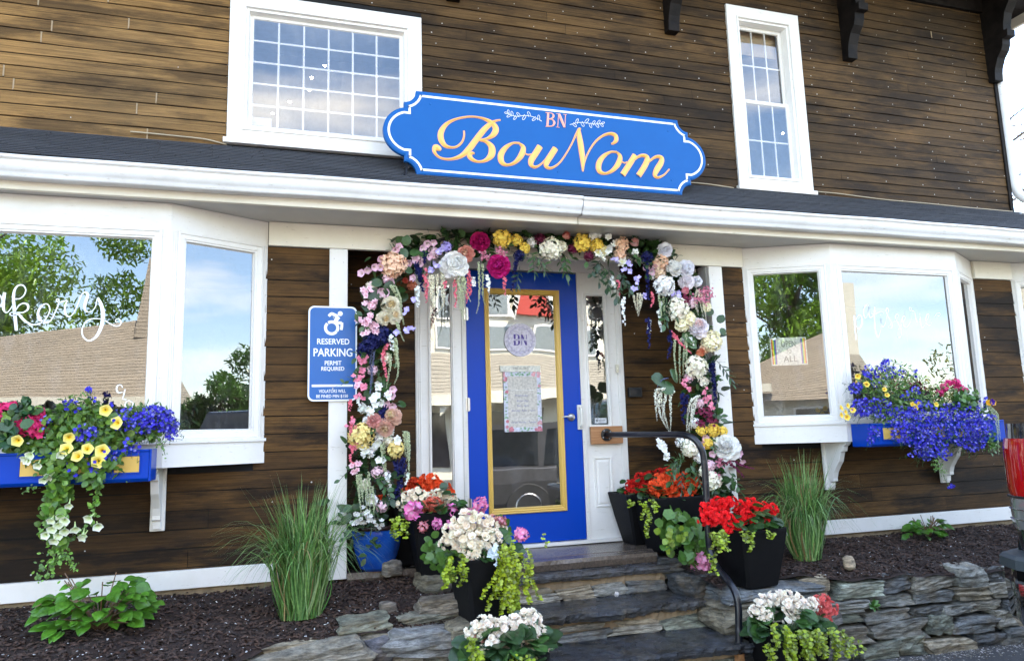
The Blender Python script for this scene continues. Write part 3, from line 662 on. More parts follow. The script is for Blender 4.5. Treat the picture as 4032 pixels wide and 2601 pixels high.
BOU = [
 [(803, 244, 5), (770, 250, 8), (738, 268, 22), (690, 312, 30), (640, 375, 32), (590, 440, 32), (540, 484, 22), (480, 505, 12), (425, 505, 9), (382, 488, 10), (358, 455, 18), (368, 430, 36), (388, 438, 30), (392, 452, 10)],
 [(557, 316, 5), (558, 350, 6), (545, 390, 7), (510, 422, 8), (470, 428, 10), (430, 415, 22), (404, 375, 32), (404, 325, 30), (440, 272, 18), (505, 238, 9), (595, 222, 7), (670, 230, 9), (735, 258, 24), (770, 298, 34), (758, 338, 30), (715, 368, 12), (655, 380, 5)],
 [(655, 379, 5), (705, 390, 16), (742, 425, 36), (742, 475, 38), (705, 513, 18), (655, 524, 10), (612, 508, 20), (594, 482, 28), (612, 466, 14), (628, 470, 5)],
 [(932, 400, 9), (885, 400, 9), (835, 432, 24), (805, 480, 34), (812, 528, 30), (850, 546, 12), (900, 528, 18), (942, 480, 32), (955, 432, 28), (932, 402, 10)], [(962, 465, 5), (985, 477, 4), (1010, 474, 4)],
 [(1068, 420, 34), (1040, 465, 34), (1010, 512, 34), (1008, 545, 24), (1035, 560, 12), (1075, 540, 6), (1120, 490, 5), (1160, 440, 5)],
 [(1172, 433, 34), (1142, 480, 34), (1112, 528, 32), (1112, 558, 22), (1145, 566, 10), (1195, 535, 6), (1240, 475, 5), (1280, 405, 5), (1310, 340, 8), (1330, 308, 14), (1340, 302, 8)],
 [(1328, 304, 14), (1331, 350, 30), (1342, 420, 36), (1352, 500, 30), (1354, 560, 14), (1355, 590, 4)],
 [(1355, 590, 4), (1368, 520, 6), (1398, 450, 6), (1440, 390, 8), (1490, 350, 10), (1540, 336, 16), (1574, 350, 26), (1578, 380, 24), (1560, 400, 12), (1545, 404, 5)],
 [(1585, 460, 9), (1540, 460, 10), (1490, 492, 24), (1462, 540, 34), (1466, 586, 30), (1505, 603, 12), (1555, 582, 20), (1594, 535, 32), (1605, 490, 26), (1585, 461, 9)], [(1612, 522, 5), (1635, 532, 4), (1655, 525, 4)],
 [(1705, 480, 32), (1672, 535, 34), (1622, 612, 34)], [(1642, 580, 4), (1685, 525, 8), (1740, 485, 14), (1782, 490, 26), (1785, 520, 34), (1760, 570, 34), (1728, 618, 34)],
 [(1750, 588, 4), (1795, 528, 8), (1845, 492, 14), (1882, 498, 26), (1880, 530, 34), (1850, 580, 34), (1838, 615, 24), (1860, 630, 12), (1900, 612, 6), (1936, 574, 4)]]
mb = MB(); m2 = MB()
for i, s in enumerate(BOU):
    stroke(m2, s, pl, ws, lift=.0012 + .0001 * i, grow=.0075); stroke(mb, s, pl, ws, lift=.0040 + .00015 * i, ridge=.006)
m2.build('letter_edge', LETTERP, sgn); lab(mb.build('lettering', LETTER, sgn), 'gold script letters BouNom')
BN = [[(1112, 197, 5), (1126, 198, 5)], [(1122, 197, 15), (1120, 240, 15), (1117, 286, 15)], [(1104, 194, 5), (1145, 200, 6), (1158, 215, 14), (1150, 232, 10), (1125, 238, 4)], [(1125, 239, 4), (1150, 242, 7), (1163, 262, 16), (1150, 284, 9), (1104, 288, 5)],
      [(1192, 203, 5), (1186, 294, 5)], [(1175, 292, 4), (1200, 295, 4)], [(1176, 203, 4), (1202, 204, 4)], [(1196, 206, 18), (1214, 250, 18), (1232, 294, 14)], [(1238, 208, 5), (1234, 296, 5)], [(1224, 207, 4), (1247, 209, 4)]]
mb = MB()
for s in BN: stroke(mb, s, pl, ws, lift=.003, ridge=.003, n=4)
mb.build('monogram', LETTERP, sgn)
def sprig(mb, spine, leaves, lw):
    stroke(mb, [(x, y, lw) for x, y in spine], pl, ws, lift=.002)
    S_ = cr(np.array(spine, float), 10)
    for t, side, ln in leaves:
        i = min(len(S_) - 2, int(t * (len(S_) - 1))); p = S_[i]; d = S_[min(i + 3, len(S_) - 1)] - S_[i]; d /= np.linalg.norm(d) + 1e-9
        a = math.atan2(d[1], d[0]) + side * .95; u = np.array([math.cos(a), math.sin(a)]); w = np.array([-u[1], u[0]])
        pts = [p + u * ln * (.5 - .5 * math.cos(q)) + w * ln * .23 * math.sin(q) * (1 if True else 1) for q in np.linspace(0, 2 * PI, 9)]
        stroke(mb, [(x, y, lw * .8) for x, y in pts], pl, ws, lift=.002, n=3)
        b = p - w * side * 9; 
        mb.add([pl(*(b + 2.6 * np.array([math.cos(q), math.sin(q)]))) + [0, -.002, 0] for q in np.arange(6) * PI / 3] + [pl(*b) + [0, -.002, 0]], [((q + 1) % 6, q, 6) for q in range(6)])
mb = MB(); lv = [(.08, 1, 30), (.16, -1, 30), (.30, 1, 32), (.40, -1, 34), (.52, 1, 30), (.60, -1, 28), (.72, 1, 30), (.80, -1, 28), (.92, 1, 26), (.95, -.3, 24)]
sprig(mb, [(1080, 253), (1030, 226), (970, 214), (910, 220), (870, 210), (846, 196)], lv, 3.4); sprig(mb, [(1268, 276), (1320, 262), (1370, 262), (1420, 272), (1455, 270), (1488, 268)], lv, 3.4)
mb.build('sprig', SIGNWHITE, sgn)
for x, y in ((332, 136), (338, 508), (1188, 590), (1928, 318), (1952, 646)):
    mb = MB(); c = pl(x, y); lathe(mb, [(0, .003), (.006, .002), (.008, 0)], (0, 0, 0), 10); mb2 = MB(); V = np.concatenate(mb.v); mb2.add(np.stack([V[:, 0] + c[0], -V[:, 2] + Ys - .0002, V[:, 1] + c[2]], 1), mb.q[0]); mb2.build('bolt', SIGNBLUE, sgn)
for x, y in ((1002, 418), (1295, 445), (1556, 462)):
    p = at(x, y, Ys); mb = MB(); mb.box((p[0] - .016, Ys + .008, 3.24), (p[0] + .016, Ys + .028, 3.33)); mb.box((p[0] - .03, Ys - .02, 3.285), (p[0] + .03, Ys + .06, 3.295)); mb.build('leg', DARKMETAL, sgn, bevel=.002)
mb = MB(); tube(mb, [(.79, Ys + .03, 3.36), (.775, Ys + .16, 3.375)], .012, 6); tube(mb, [(.795, Ys + .04, 3.40), (.76, Ys - .03, 3.275)], .010, 6); mb.build('brace', DARKMETAL, sgn)

# ------------------------------------------------------------------ parking sign on the left post
pk = thing('parking_sign', 'blue reserved parking sign with a white wheelchair symbol on the left white post', 'sign', (.333, 4.86, 1.84))
Yp = Yl - .045
def rrect(x0, z0, x1, z1, r, n=6):
    P = []
    for cx, cz, a in ((x1 - r, z1 - r, 0), (x0 + r, z1 - r, PI / 2), (x0 + r, z0 + r, PI), (x1 - r, z0 + r, 1.5 * PI)):
        P += [(cx + r * math.cos(a + t), cz + r * math.sin(a + t)) for t in np.linspace(0, PI / 2, n)]
    return P
mb = MB(); prism(mb, rrect(.180, 1.842, .487, 2.455, .036), 1, Yp, Yp + .004); mb.build('plate', SIGNWHITE, pk)
mb = MB(); P_ = rrect(.190, 1.852, .477, 2.445, .030); n_ = len(P_); mb.add([(x, Yp - .0008, z) for x, z in P_] + [(.333, Yp - .0008, 2.148)], [(i, (i + 1) % n_, n_) for i in range(n_)]); mb.build('face', flat('parking_blue', (.008, .105, .36), .35, var=.06, scale=4, bmp=.02), pk)
def pkc(x, y): return np.array([.1805 + (x - 205) / 635 * .3065, Yp, 2.455 - (y - 168) / 1232 * .613])
mb = MB()
for s, x0, y0, x1, y1, b in (('RESERVED', 320, 595, 738, 668, .0009), ('PARKING', 275, 722, 778, 825, .0012), ('PERMIT', 420, 883, 635, 938, .0007), ('REQUIRED', 377, 960, 673, 1018, .0007), ('VIOLATORS WILL', 347, 1252, 693, 1293, .0004), ('BE FINED MIN $150', 315, 1318, 722, 1362, .0004)):
    a, c = pkc(x0, y1), pkc(x1, y0); text(mb, s, a[0], a[2], c[0], c[2], Yp - .0015, bold=b)
a, c = pkc(255, 1218), pkc(788, 1188); mb.box((a[0], Yp - .0018, a[2]), (c[0], Yp - .0012, c[2])); mb.build('lettering', SIGNWHITE, pk)
mb = MB(); wk = .000497; LS = 0
ck = [(505 + 80 * math.cos(t), 452 + 78 * math.sin(t), 38) for t in np.linspace(-2.35, -5.6, 16)]; ck2 = [(505 + 80 * math.cos(t), 452 + 78 * math.sin(t), 38) for t in np.linspace(.62, -2.15, 14)]
for s in (ck, ck2, [(467, 300, 36), (488, 276, 38), (510, 268, 40), (545, 283, 42), (585, 305, 50)], [(595, 305, 52), (565, 345, 52), (545, 385, 50)], [(540, 388, 40), (590, 386, 40), (636, 386, 36)], [(640, 380, 32), (638, 430, 36), (630, 480, 34)]):
    stroke(mb, s, pkc, wk, lift=.0016 + .0005 * (LS := LS + 1), n=4)
c = pkc(617, 263); mb.add([(c[0] + .016 * math.cos(q), Yp - .0017, c[2] + .016 * math.sin(q)) for q in np.arange(20) * PI / 10] + [(c[0], Yp - .0017, c[2])], [((q + 1) % 20, q, 20) for q in range(20)])
mb.build('wheelchair_symbol', SIGNWHITE, pk)
for x, y in ((530, 318), (525, 1240)):
    c = pkc(x, y); mb = MB(); mb.add([(c[0] + .005 * math.cos(q), Yp - .002, c[2] + .005 * math.sin(q)) for q in np.arange(10) * PI / 5] + [(c[0], Yp - .005, c[2])], [((q + 1) % 10, q, 10) for q in range(10)]); mb.build('screw', STEEL, pk)

# ------------------------------------------------------------------ writing on the glass
AKERY = [[(-10, 165, 10), (5, 175, 10), (18, 215, 10), (15, 260, 10), (-5, 300, 10)], [(50, 140, 26), (36, 230, 28), (36, 300, 26), (50, 345, 14), (75, 356, 10), (110, 322, 8), (140, 275, 8)],
 [(160, 208, 8), (215, 206, 9), (262, 165, 10), (278, 105, 10), (245, 62, 12), (195, 66, 14), (158, 115, 20), (146, 190, 24), (152, 300, 26), (165, 430, 28), (177, 550, 24)],
 [(168, 335, 8), (205, 280, 10), (255, 256, 12), (300, 275, 18), (298, 325, 16), (245, 356, 10), (180, 355, 8), (125, 355, 8), (106, 375, 8), (135, 390, 8), (200, 376, 18), (245, 425, 22), (305, 470, 16), (370, 488, 10), (445, 470, 8), (505, 410, 8), (538, 330, 10), (520, 272, 10), (475, 268, 12), (425, 320, 18), (410, 385, 22), (440, 440, 22), (500, 465, 16), (550, 440, 11), (600, 345, 11), (635, 255, 11), (632, 212, 10), (610, 215, 9), (622, 240, 9), (665, 242, 9), (722, 228, 10), (702, 290, 14), (705, 360, 18), (738, 400, 12), (785, 375, 8), (835, 280, 8), (880, 170, 10), (918, 136, 12), (948, 165, 22), (928, 235, 28), (915, 295, 22), (935, 345, 12), (985, 345, 8), (1030, 295, 8), (1050, 205, 10)],
 [(1055, 195, 20), (1092, 270, 30), (1112, 370, 36), (1102, 480, 32), (1060, 585, 26), (1010, 640, 18), (955, 660, 14), (905, 625, 12), (884, 560, 12), (905, 490, 10), (965, 432, 9), (1030, 422, 9), (1092, 426, 8)],
 [(1122, 432, 9), (1180, 472, 10), (1240, 500, 11), (1290, 496, 10), (1308, 460, 9), (1285, 426, 8), (1252, 432, 8), (1252, 455, 8), (1272, 455, 8)]]
K3 = 2.744; g1 = lambda x, y: fat(x / K3, 1100 + y / K3, Yb + .0275)
mb = MB()
for s in AKERY: stroke(mb, s, g1, .00058 * 1.0, lift=.0, n=6)
lab(mb.build('lettering', flat('chalk_white', (.86, .9, .92), .7, var=.04, bmp=0), bayL), 'white script ending of bakery'); mb = MB()
g2 = lambda x, y: fat(x / 2.2, 1500 + y / 2.2, Yb + .0275)
for s in ([(1062, 55, 7), (1045, 32, 7), (1018, 40, 9), (1010, 75, 10), (1030, 100, 9), (1060, 92, 6)], [(1082, 70, 8), (1072, 120, 9), (1062, 152, 8), (1095, 158, 6)], [(1120, 168, 8), (1092, 180, 9), (1085, 215, 9), (1108, 240, 8), (1142, 228, 8), (1150, 190, 8), (1120, 168, 8)],
          [(1150, 258, 7), (1128, 262, 7), (1135, 285, 7), (1150, 300, 7), (1128, 318, 7)], [(1205, 258, 7), (1180, 262, 8), (1180, 318, 8), (1208, 316, 7)], [(1182, 288, 6), (1202, 288, 6)]): stroke(mb, s, g2, .00073, n=4)
CHALK = flat('chalk_white', (.86, .9, .92), .7, var=.04, bmp=0)
lab(mb.build('lettering', CHALK, bayL), 'small white letters CLOSE')
PAT = [[(312, 250, 18), (318, 380, 18), (332, 512, 16)], [(320, 320, 6), (345, 268, 9), (375, 245, 12), (396, 285, 20), (390, 350, 22), (362, 394, 16), (328, 365, 6)], [(328, 300, 5), (365, 275, 5), (412, 252, 5)],
 [(470, 148, 6), (448, 134, 8), (420, 172, 14), (412, 232, 14), (432, 278, 12), (458, 240, 6), (472, 160, 8), (468, 220, 16), (485, 272, 12), (510, 258, 6), (530, 232, 5)],
 [(533, 160, 18), (531, 290, 20), (543, 420, 20), (566, 488, 14), (590, 440, 6), (600, 360, 6), (600, 285, 12)], [(490, 207, 5), (500, 232, 5), (545, 232, 6), (590, 210, 5), (620, 212, 5), (628, 233, 5)],
 [(600, 285, 12), (602, 345, 12), (625, 372, 8), (650, 330, 5), (666, 250, 5), (680, 195, 7), (666, 168, 8), (655, 205, 10), (680, 265, 14), (718, 330, 14), (722, 375, 11), (700, 390, 8), (684, 372, 6), (712, 340, 5), (765, 300, 5), (788, 252, 6), (770, 237, 8), (756, 275, 10), (785, 335, 12), (818, 405, 12), (820, 465, 10), (800, 490, 8), (781, 465, 6), (790, 400, 5), (835, 335, 5), (862, 275, 6), (845, 256, 8), (824, 305, 14), (842, 358, 12), (880, 376, 7), (918, 320, 5), (935, 235, 5), (928, 178, 6), (910, 165, 7), (912, 195, 7), (958, 208, 7), (972, 270, 14), (992, 322, 7), (1020, 285, 5)],
 [(1022, 258, 12), (1028, 340, 16), (1048, 384, 12), (1078, 345, 5), (1108, 280, 5), (1117, 240, 7), (1098, 240, 9), (1084, 290, 14), (1098, 345, 9), (1130, 353, 5), (1152, 315, 3)],
 [(1175, 270, 4), (1198, 235, 5), (1228, 222, 5), (1240, 242, 5), (1222, 258, 5), (1210, 248, 5)], [(596, 244, 10), (600, 250, 10)], [(1018, 235, 8), (1021, 240, 8)]]
g3 = lambda x, y: fat(3250 + x / K3, 1150 + y / K3, Yb + .0275)
mb = MB()
for s in PAT: stroke(mb, s, g3, .00064, n=6)
lab(mb.build('lettering', CHALK, bayR), 'white script word patisserie')
# card in the right bay's slanted pane
A = np.array((3.49, Yl, 0)); U = np.array((4.10, Yb, 0)) - A; wU = np.linalg.norm(U); U /= wU; Nn = np.array([U[1], -U[0], 0])
def onbay(x, y):
    r = RC.T @ np.array([(x * KD - CX) / F, (y * KD - CY) / F, 1.0]); q = A - Nn * .05; t = (Nn @ q) / (Nn @ r); p = r * t; return (p - q) @ U, p[2] + EYE
u0, v1 = onbay(1794, 788); u1, v0 = onbay(1884, 849)
oc = thing('open_card', 'rainbow edged card reading OPEN TO ALL inside the slanted pane right of the entry', 'card', tuple(A + U * (u0 + u1) / 2 + EZ * v0))
mb = MB(); lbox(mb, A, U, EZ, Nn, u0, u1, v0, v1, -.056, -.052, col=(.85, .84, .78))
hh = [(.75, .05, .04), (.9, .35, .03), (.9, .75, .05), (.08, .45, .1), (.05, .15, .6), (.3, .06, .4)]
for i, c_ in enumerate(hh[:6]):
    w_ = (u1 - u0) * .022; quadp(mb, A, U, EZ, Nn, u0 + .008 + i * w_, u0 + .008 + (i + 1) * w_, v0 + .01, v1 - .01, -.0515, col=c_); quadp(mb, A, U, EZ, Nn, u1 - .008 - (i + 1) * w_, u1 - .008 - i * w_, v0 + .01, v1 - .01, -.0515, col=c_)
mb.build('card', VC, oc); mb = MB()
for s, a, b, c_, d in (('OPEN', .30, .70, .66, .88), ('TO', .43, .57, .42, .58), ('ALL', .34, .72, .12, .34)):
    v, f = text_mesh(s); V = np.array([A + U * (u0 + (u1 - u0) * (a + p[0] * (b - a))) + EZ * (v0 + (v1 - v0) * (c_ + p[1] * (d - c_))) - Nn * .0512 for p in v]); mb.add(V, f, (.16, .15, .14))
mb.build('lettering', VC, oc)
# decal and hours poster on the door glass
Yg = Yd - .0035 - .002
dc = thing('round_decal', 'pale lilac round BN decal with a leaf wreath on the door glass', 'decal', (1.761, Yg, 2.31))
mb = MB(); cx, cz, r = 1.761, 2.31, .1275; k = 48
mb.add([(cx + r * math.cos(q), Yg, cz + r * math.sin(q)) for q in np.arange(k) * 2 * PI / k] + [(cx, Yg, cz)], [((q + 1) % k, q, k) for q in range(k)], (.66, .62, .70)); mb.build('disc', VC, dc)
mb = MB(); pd = lambda x, z: np.array([cx + x, Yg - .001, cz + z]); lil = (.30, .26, .50)
wr_ = .098; stroke(mb, [(wr_ * math.cos(t), wr_ * math.sin(t), .0022) for t in np.linspace(0, 2 * PI, 40)], pd, 1, n=2, col=lil)
for i in range(34):
    t = i / 34 * 2 * PI; s = 1 if i % 2 else -1; p = np.array([wr_ * math.cos(t), wr_ * math.sin(t)]); a = t + PI / 2 - s * .8; u = np.array([math.cos(a), math.sin(a)]) * .017; w = np.array([-u[1], u[0]]) * .3
    stroke(mb, [(*(p), .0016), (*(p + u * .5 + w), .0016), (*(p + u), .0016), (*(p + u * .5 - w), .0016), (*p, .0016)], pd, 1, n=3, col=lil)
mb.build('wreath', VC, dc); mb = MB(); pur = (.10, .06, .30)
for s in ([(-.045, .042, .016), (-.045, .006, .016)], [(-.045, -.006, .016), (-.045, -.040, .016)], [(-.054, .042, .004), (-.025, .041, .005), (-.012, .028, .014), (-.014, .006, .015)], [(-.014, -.006, .014), (-.010, -.022, .016), (-.025, -.039, .006), (-.054, -.040, .004)],
          [(.010, .042, .005), (.010, .006, .005)], [(.010, -.006, .005), (.010, -.040, .005)], [(.012, .040, .015), (.026, .006, .015)], [(.034, -.006, .015), (.047, -.040, .012)], [(.050, .042, .005), (.050, .006, .005)], [(.050, -.006, .005), (.050, -.040, .005)]): stroke(mb, s, pd, 1, n=4, col=pur)
text(mb, 'Bou Nom', cx - .035, cz - .005, cx + .035, cz + .005, Yg - .001, pur); mb.build('monogram', VC, dc)
po = thing('hours_poster', 'hours poster with a rose border taped inside the door glass', 'poster', (1.766, Yg, 1.6))
x0, x1, z0, z1 = 1.617, 1.915, 1.617, 2.065
mb = MB(); quadp(mb, np.array([0, Yg, 0]), EX, EZ, NY, x0, x1, z0, z1, 0, col=(.62, .62, .70)); quadp(mb, np.array([0, Yg, 0]), EX, EZ, NY, x0 + .032, x1 - .032, z0 + .032, z1 - .032, .0008, col=(.60, .56, .49)); mb.build('sheet', VC, po)
mb = MB(); quadp(mb, np.array([0, Yg, 0]), EX, EZ, NY, x0 - .022, x1 + .002, z1 + .002, z1 + .048, 0, col=(.72, .70, .60)); text(mb, 'HOURS', 1.70, 2.083, 1.82, 2.103, Yg - .001, (.45, .43, .36), bold=.0006); mb.build('header_strip', VC, po)
mb = MB()
for i in range(90):
    e = i % 4; t = RNG.uniform(0, 1); a = RNG.uniform(.002, .028)
    px, pz = [(x0 + t * (x1 - x0), z1 - a), (x0 + a, z0 + t * (z1 - z0)), (x1 - a, z0 + t * (z1 - z0)), (x0 + t * (x1 - x0), z0 + a)][e]
    c_ = (.25, .42, .24); r = .008; rose = False
    if (px - x0 < .07 and pz - z0 < .09) or (x1 - px < .08 and z1 - pz < .12) or (x1 - px < .07 and pz - z0 < .07) or (px - x0 < .05 and z1 - pz < .16): rose = RNG.uniform() < .75
    if rose: c_ = (.62, .22, .26) if i % 2 else (.7, .36, .38); r = .013
    c_ = jit(c_, .15); n_ = 8; mb.add([(np.clip(px + r * math.cos(q) * (1 if rose else 1.2), x0, x1), Yg - .001 - i * .00001, np.clip(pz + r * math.sin(q) * (1 if rose else .7), z0, z1)) for q in np.arange(n_) * 2 * PI / n_] + [(px, Yg - .001 - i * .00001, pz)], [((q + 1) % n_, q, n_) for q in range(n_)], c_)
mb.build('rose_border', VC, po); mb = MB()
for s, a, b, z in (('Wednesday -', 1.70, 1.82, 1.885), ('Saturday', 1.715, 1.81, 1.845), ('9am - 4pm', 1.715, 1.81, 1.808), ('Sunday 9am - 1pm', 1.672, 1.86, 1.772), ('Closed Monday - Tuesday', 1.668, 1.865, 1.685)):
    text(mb, s, a, z - .009, b, z + .010, Yg - .0012, (.16, .18, .36), shear=.25)
for z in (1.925, 1.712): quadp(mb, np.array([0, Yg, 0]), EX, EZ, NY, x0 + .055, x1 - .055, z, z + .003, .0013, col=(.8, .8, .76))
mb.build('lettering', VC, po)
st = MB(); quadp(st, np.array([0, Yd, 0]), EX, EZ, NY, 2.352, 2.452, 1.665, 1.705, .0005, col=(.62, .64, .66)); text(st, 'Square', 2.385, 1.678, 2.44, 1.693, Yd - .0012, (.1, .1, .1)); quadp(st, np.array([0, Yd, 0]), EX, EZ, NY, 2.362, 2.378, 1.677, 1.693, .0012, col=(.05, .05, .05)); quadp(st, np.array([0, Yd, 0]), EX, EZ, NY, 2.366, 2.374, 1.681, 1.689, .0016, col=(.62, .64, .66))
tag(st.build('payment_sticker', VC), 'small white payment sticker at the foot of the narrow glass right of the door', 'sticker')

# ------------------------------------------------------------------ stones, steps, walls
def rock(mb, c, size, yaw=0, col=(.2, .2, .2), seed=0, n=7, sq=.35, amp=.10, flatness=1.0):
    """an angular slab: a cube grid rounded a little and pushed about by layered waves"""
    r = np.random.default_rng(seed); g = np.linspace(-1, 1, n); V = []; Fq = []; idx = {}
    def vid(p):
        k = tuple(np.round(p, 5))
        if k not in idx: idx[k] = len(V); V.append(p)
        return idx[k]
    for ax in range(3):
        for sgn_ in (-1, 1):
            o = [i for i in range(3) if i != ax]
            for i in range(n - 1):
                for j in range(n - 1):
                    q = []
                    for a, b in ((i, j), (i + 1, j), (i + 1, j + 1), (i, j + 1)):
                        p = np.zeros(3); p[ax] = sgn_; p[o[0]] = g[a]; p[o[1]] = g[b]; q.append(vid(p))
                    Fq.append(q if (sgn_ > 0) == (ax != 1) else q[::-1])
    V = np.array(V); L_ = np.linalg.norm(V, axis=1)[:, None]; S_ = V / L_ * 1.15; V = V * (1 - sq) + S_ * sq
    d = np.zeros(len(V))
    for q in range(7):
        k = r.normal(0, 1, 3) * (1.2 + q * .7); k[2] *= 1.8; d += np.sin(V @ k + r.uniform(0, 6.3)) / (1 + q * .6)
    V = V * (1 + amp * d[:, None] * .5) + r.normal(0, amp * .20, V.shape) * [.6, 1, 1]
    sk = r.uniform(-.2, .2); V[:, 0] += sk * V[:, 2]; V[:, 2] *= 1 + r.uniform(-.22, .22) * V[:, 0]
    V = V * np.array(size) / 2; R = spin(yaw) @ ry(r.normal(0, .04)) @ rx(r.normal(0, .04))
    mb.add(V @ R.T + np.array(c), Fq, np.array(col) * (1 + r.uniform(-.25, .25)))
SCOL = [(.25, .245, .21), (.17, .175, .165), (.32, .295, .235), (.34, .285, .195), (.13, .135, .135), (.24, .255, .195)]
def stone_wall(name, label, x0, x1, zb, courses, seed, skip=lambda x, z: False, loc=None, top=None, hs=(.05, .10), ws_=(.16, .46)):
    r = np.random.default_rng(seed); w = thing(name, label, 'wall', ((x0 + x1) / 2, wall_line((x0 + x1) / 2) + .1, zb)); z = zb; cnt = 0
    for k in range(courses):
        h = r.uniform(*hs); x = x0 - r.uniform(0, .15)
        while x < x1:
            wd = r.uniform(*ws_) * (1.15 if k == courses - 1 else 1); hh = h * r.uniform(.75, 1.12); xc = x + wd / 2; x += wd + r.uniform(-.012, .012)
            zt = top(xc) if top else 9
            if z + hh * .5 > zt or skip(xc, z): continue
            zc = z + hh / 2; dep = r.uniform(.18, .26)
            if xc > x1 + .1: break
            y = wall_line(xc) + dep / 2 + (z - zb) * .10 + r.uniform(-.028, .022)
            sl = (wall_line(xc + .1) - wall_line(xc - .1)) / .2
            mb = MB(); rock(mb, (xc, y, zc), (wd * .985, dep, hh * 1.0), math.atan(sl), SCOL[r.integers(0, 6)], int(r.integers(1e6)), n=8, sq=.12, amp=.15)
            if r.uniform() < .25 and wd > .25:      # a thin shim stone
                pass
            mb.build('stone', STONE, w); cnt += 1
        z += h * .97
    return w
topR = lambda x: np.interp(x, [2.7, 3.2, 5, 8], [.60, .605, .56, .53])
stone_wall('stone_wall', 'grey dry stone retaining wall right of the steps in front of the mulch bed', 3.0, 6.4, .07, 6, 5, top=topR, hs=(.08, .125), ws_=(.18, .46))
topL = lambda x: .60
stone_wall('stone_wall', 'low dry stone edging left of the steps in front of the mulch bed', -.05, .98, .30, 4, 9, top=topL, hs=(.07, .10), ws_=(.28, .55))
# dark packing behind and below the walls
mb = MB(); xs = np.linspace(2.75, 8, 30)
mb.add(np.concatenate([np.stack([xs, wall_line(xs) + .17, np.full(30, .05)], 1), np.stack([xs, wall_line(xs) + .19, bed_z(xs, wall_line(xs) + .19) - .02], 1)]), [(i, i + 1, 31 + i, 30 + i) for i in range(29)])
tag(mb.build('ground_earth_bank', SOIL), kind='structure')
mb = MB(); xs = np.linspace(-3, 1.3, 30)
mb.add(np.concatenate([np.stack([xs, wall_line(xs) + .17, np.full(30, .05)], 1), np.stack([xs, wall_line(xs) + .19, bed_z(xs, wall_line(xs) + .19) - .02], 1)]), [(i, i + 1, 31 + i, 30 + i) for i in range(29)])
tag(mb.build('ground_earth_bank', SOIL), kind='structure')
# hand-placed larger blocks (label, x, y, z, sx, sy, sz, yaw, colour)
blocks = [('squarish tan block under the front left black planter', 1.12, 4.16, .475, .40, .36, .245, .05, (.25, .21, .14)),
          ('flat grey slab lying at the foot of the tan block', .78, 4.17, .515, .46, .28, .13, -.05, (.20, .20, .19)),
          ('wedge of pale stone leaning on the flat slab', .83, 4.33, .60, .36, .22, .055, .15, (.26, .25, .19)),
          ('rounded tan stone on top of the pale wedge', .90, 4.32, .655, .26, .20, .085, -.1, (.24, .20, .15)),
          ('long buff stone at the bottom edge left of the slab', .15, 4.12, .50, .62, .26, .13, .02, (.30, .27, .21)),
          ('pale angular stone on the mulch above the buff stone', .46, 4.27, .60, .27, .18, .075, .1, (.25, .25, .18)),
          ('small purple grey stone between buff stone and slab', .52, 4.14, .50, .13, .16, .12, .2, (.13, .125, .135)),
          ('brown rock behind the front left black planter', .93, 4.66, .70, .20, .18, .14, .3, (.17, .15, .10)),
          ('pale knobbly rock beside the blue glazed pot', .70, 4.83, .79, .12, .10, .10, .3, (.38, .34, .28)),
          ('pale rock at the left side of the steps behind the planter', 1.03, 4.45, .64, .18, .14, .07, .2, (.34, .31, .24)),
          ('big tan boulder right of the steps under the flat ledge', 2.86, 4.27, .42, .54, .34, .22, .05, (.26, .225, .15)),
          ('flat blue grey ledge stone under the red begonia planter', 3.03, 4.33, .555, .74, .42, .09, .05, (.17, .185, .19)),
          ('dark stone right of the second step', 2.66, 4.50, .58, .26, .24, .15, .2, (.07, .075, .075)),
          ('dark wet stone right of the top step', 2.62, 4.74, .66, .24, .22, .12, -.2, (.085, .085, .08)),
          ('dark stone under the orange begonia planter', 2.84, 4.80, .68, .34, .30, .10, .1, (.10, .10, .09)),
          ('grey stone low between boulder and wall', 3.25, 4.28, .34, .50, .26, .17, -.05, (.16, .155, .14)),
          ('dark stone at the foot of the handrail', 2.95, 4.22, .22, .50, .26, .17, .05, (.10, .10, .09)),
          ('small tan rock beside the right grass clump', 3.74, 4.30, .665, .07, .06, .095, .4, (.42, .33, .22)),
          ('small tan rock right of the red begonia planter', 3.13, 4.52, .66, .07, .06, .07, .1, (.35, .28, .20)),
          ('tiny pebble on the left mulch', .62, 4.40, .645, .09, .08, .07, .1, (.26, .22, .18)),
          ('grey pebble at the roots of the left leafy shrub', -.97, 4.28, .62, .07, .06, .06, .1, (.32, .30, .28))]
for i, (lb, x, y, z, a, b, c, yaw, col) in enumerate(blocks):
    mb = MB(); rock(mb, (x, y, z), (a, b, c), yaw, col, 100 + i, n=9 if a > .2 else 6, sq=.22 if a > .2 else .55, amp=.14)
    tag(mb.build('rock', STONE, smooth=a < .2), lb, 'rock')
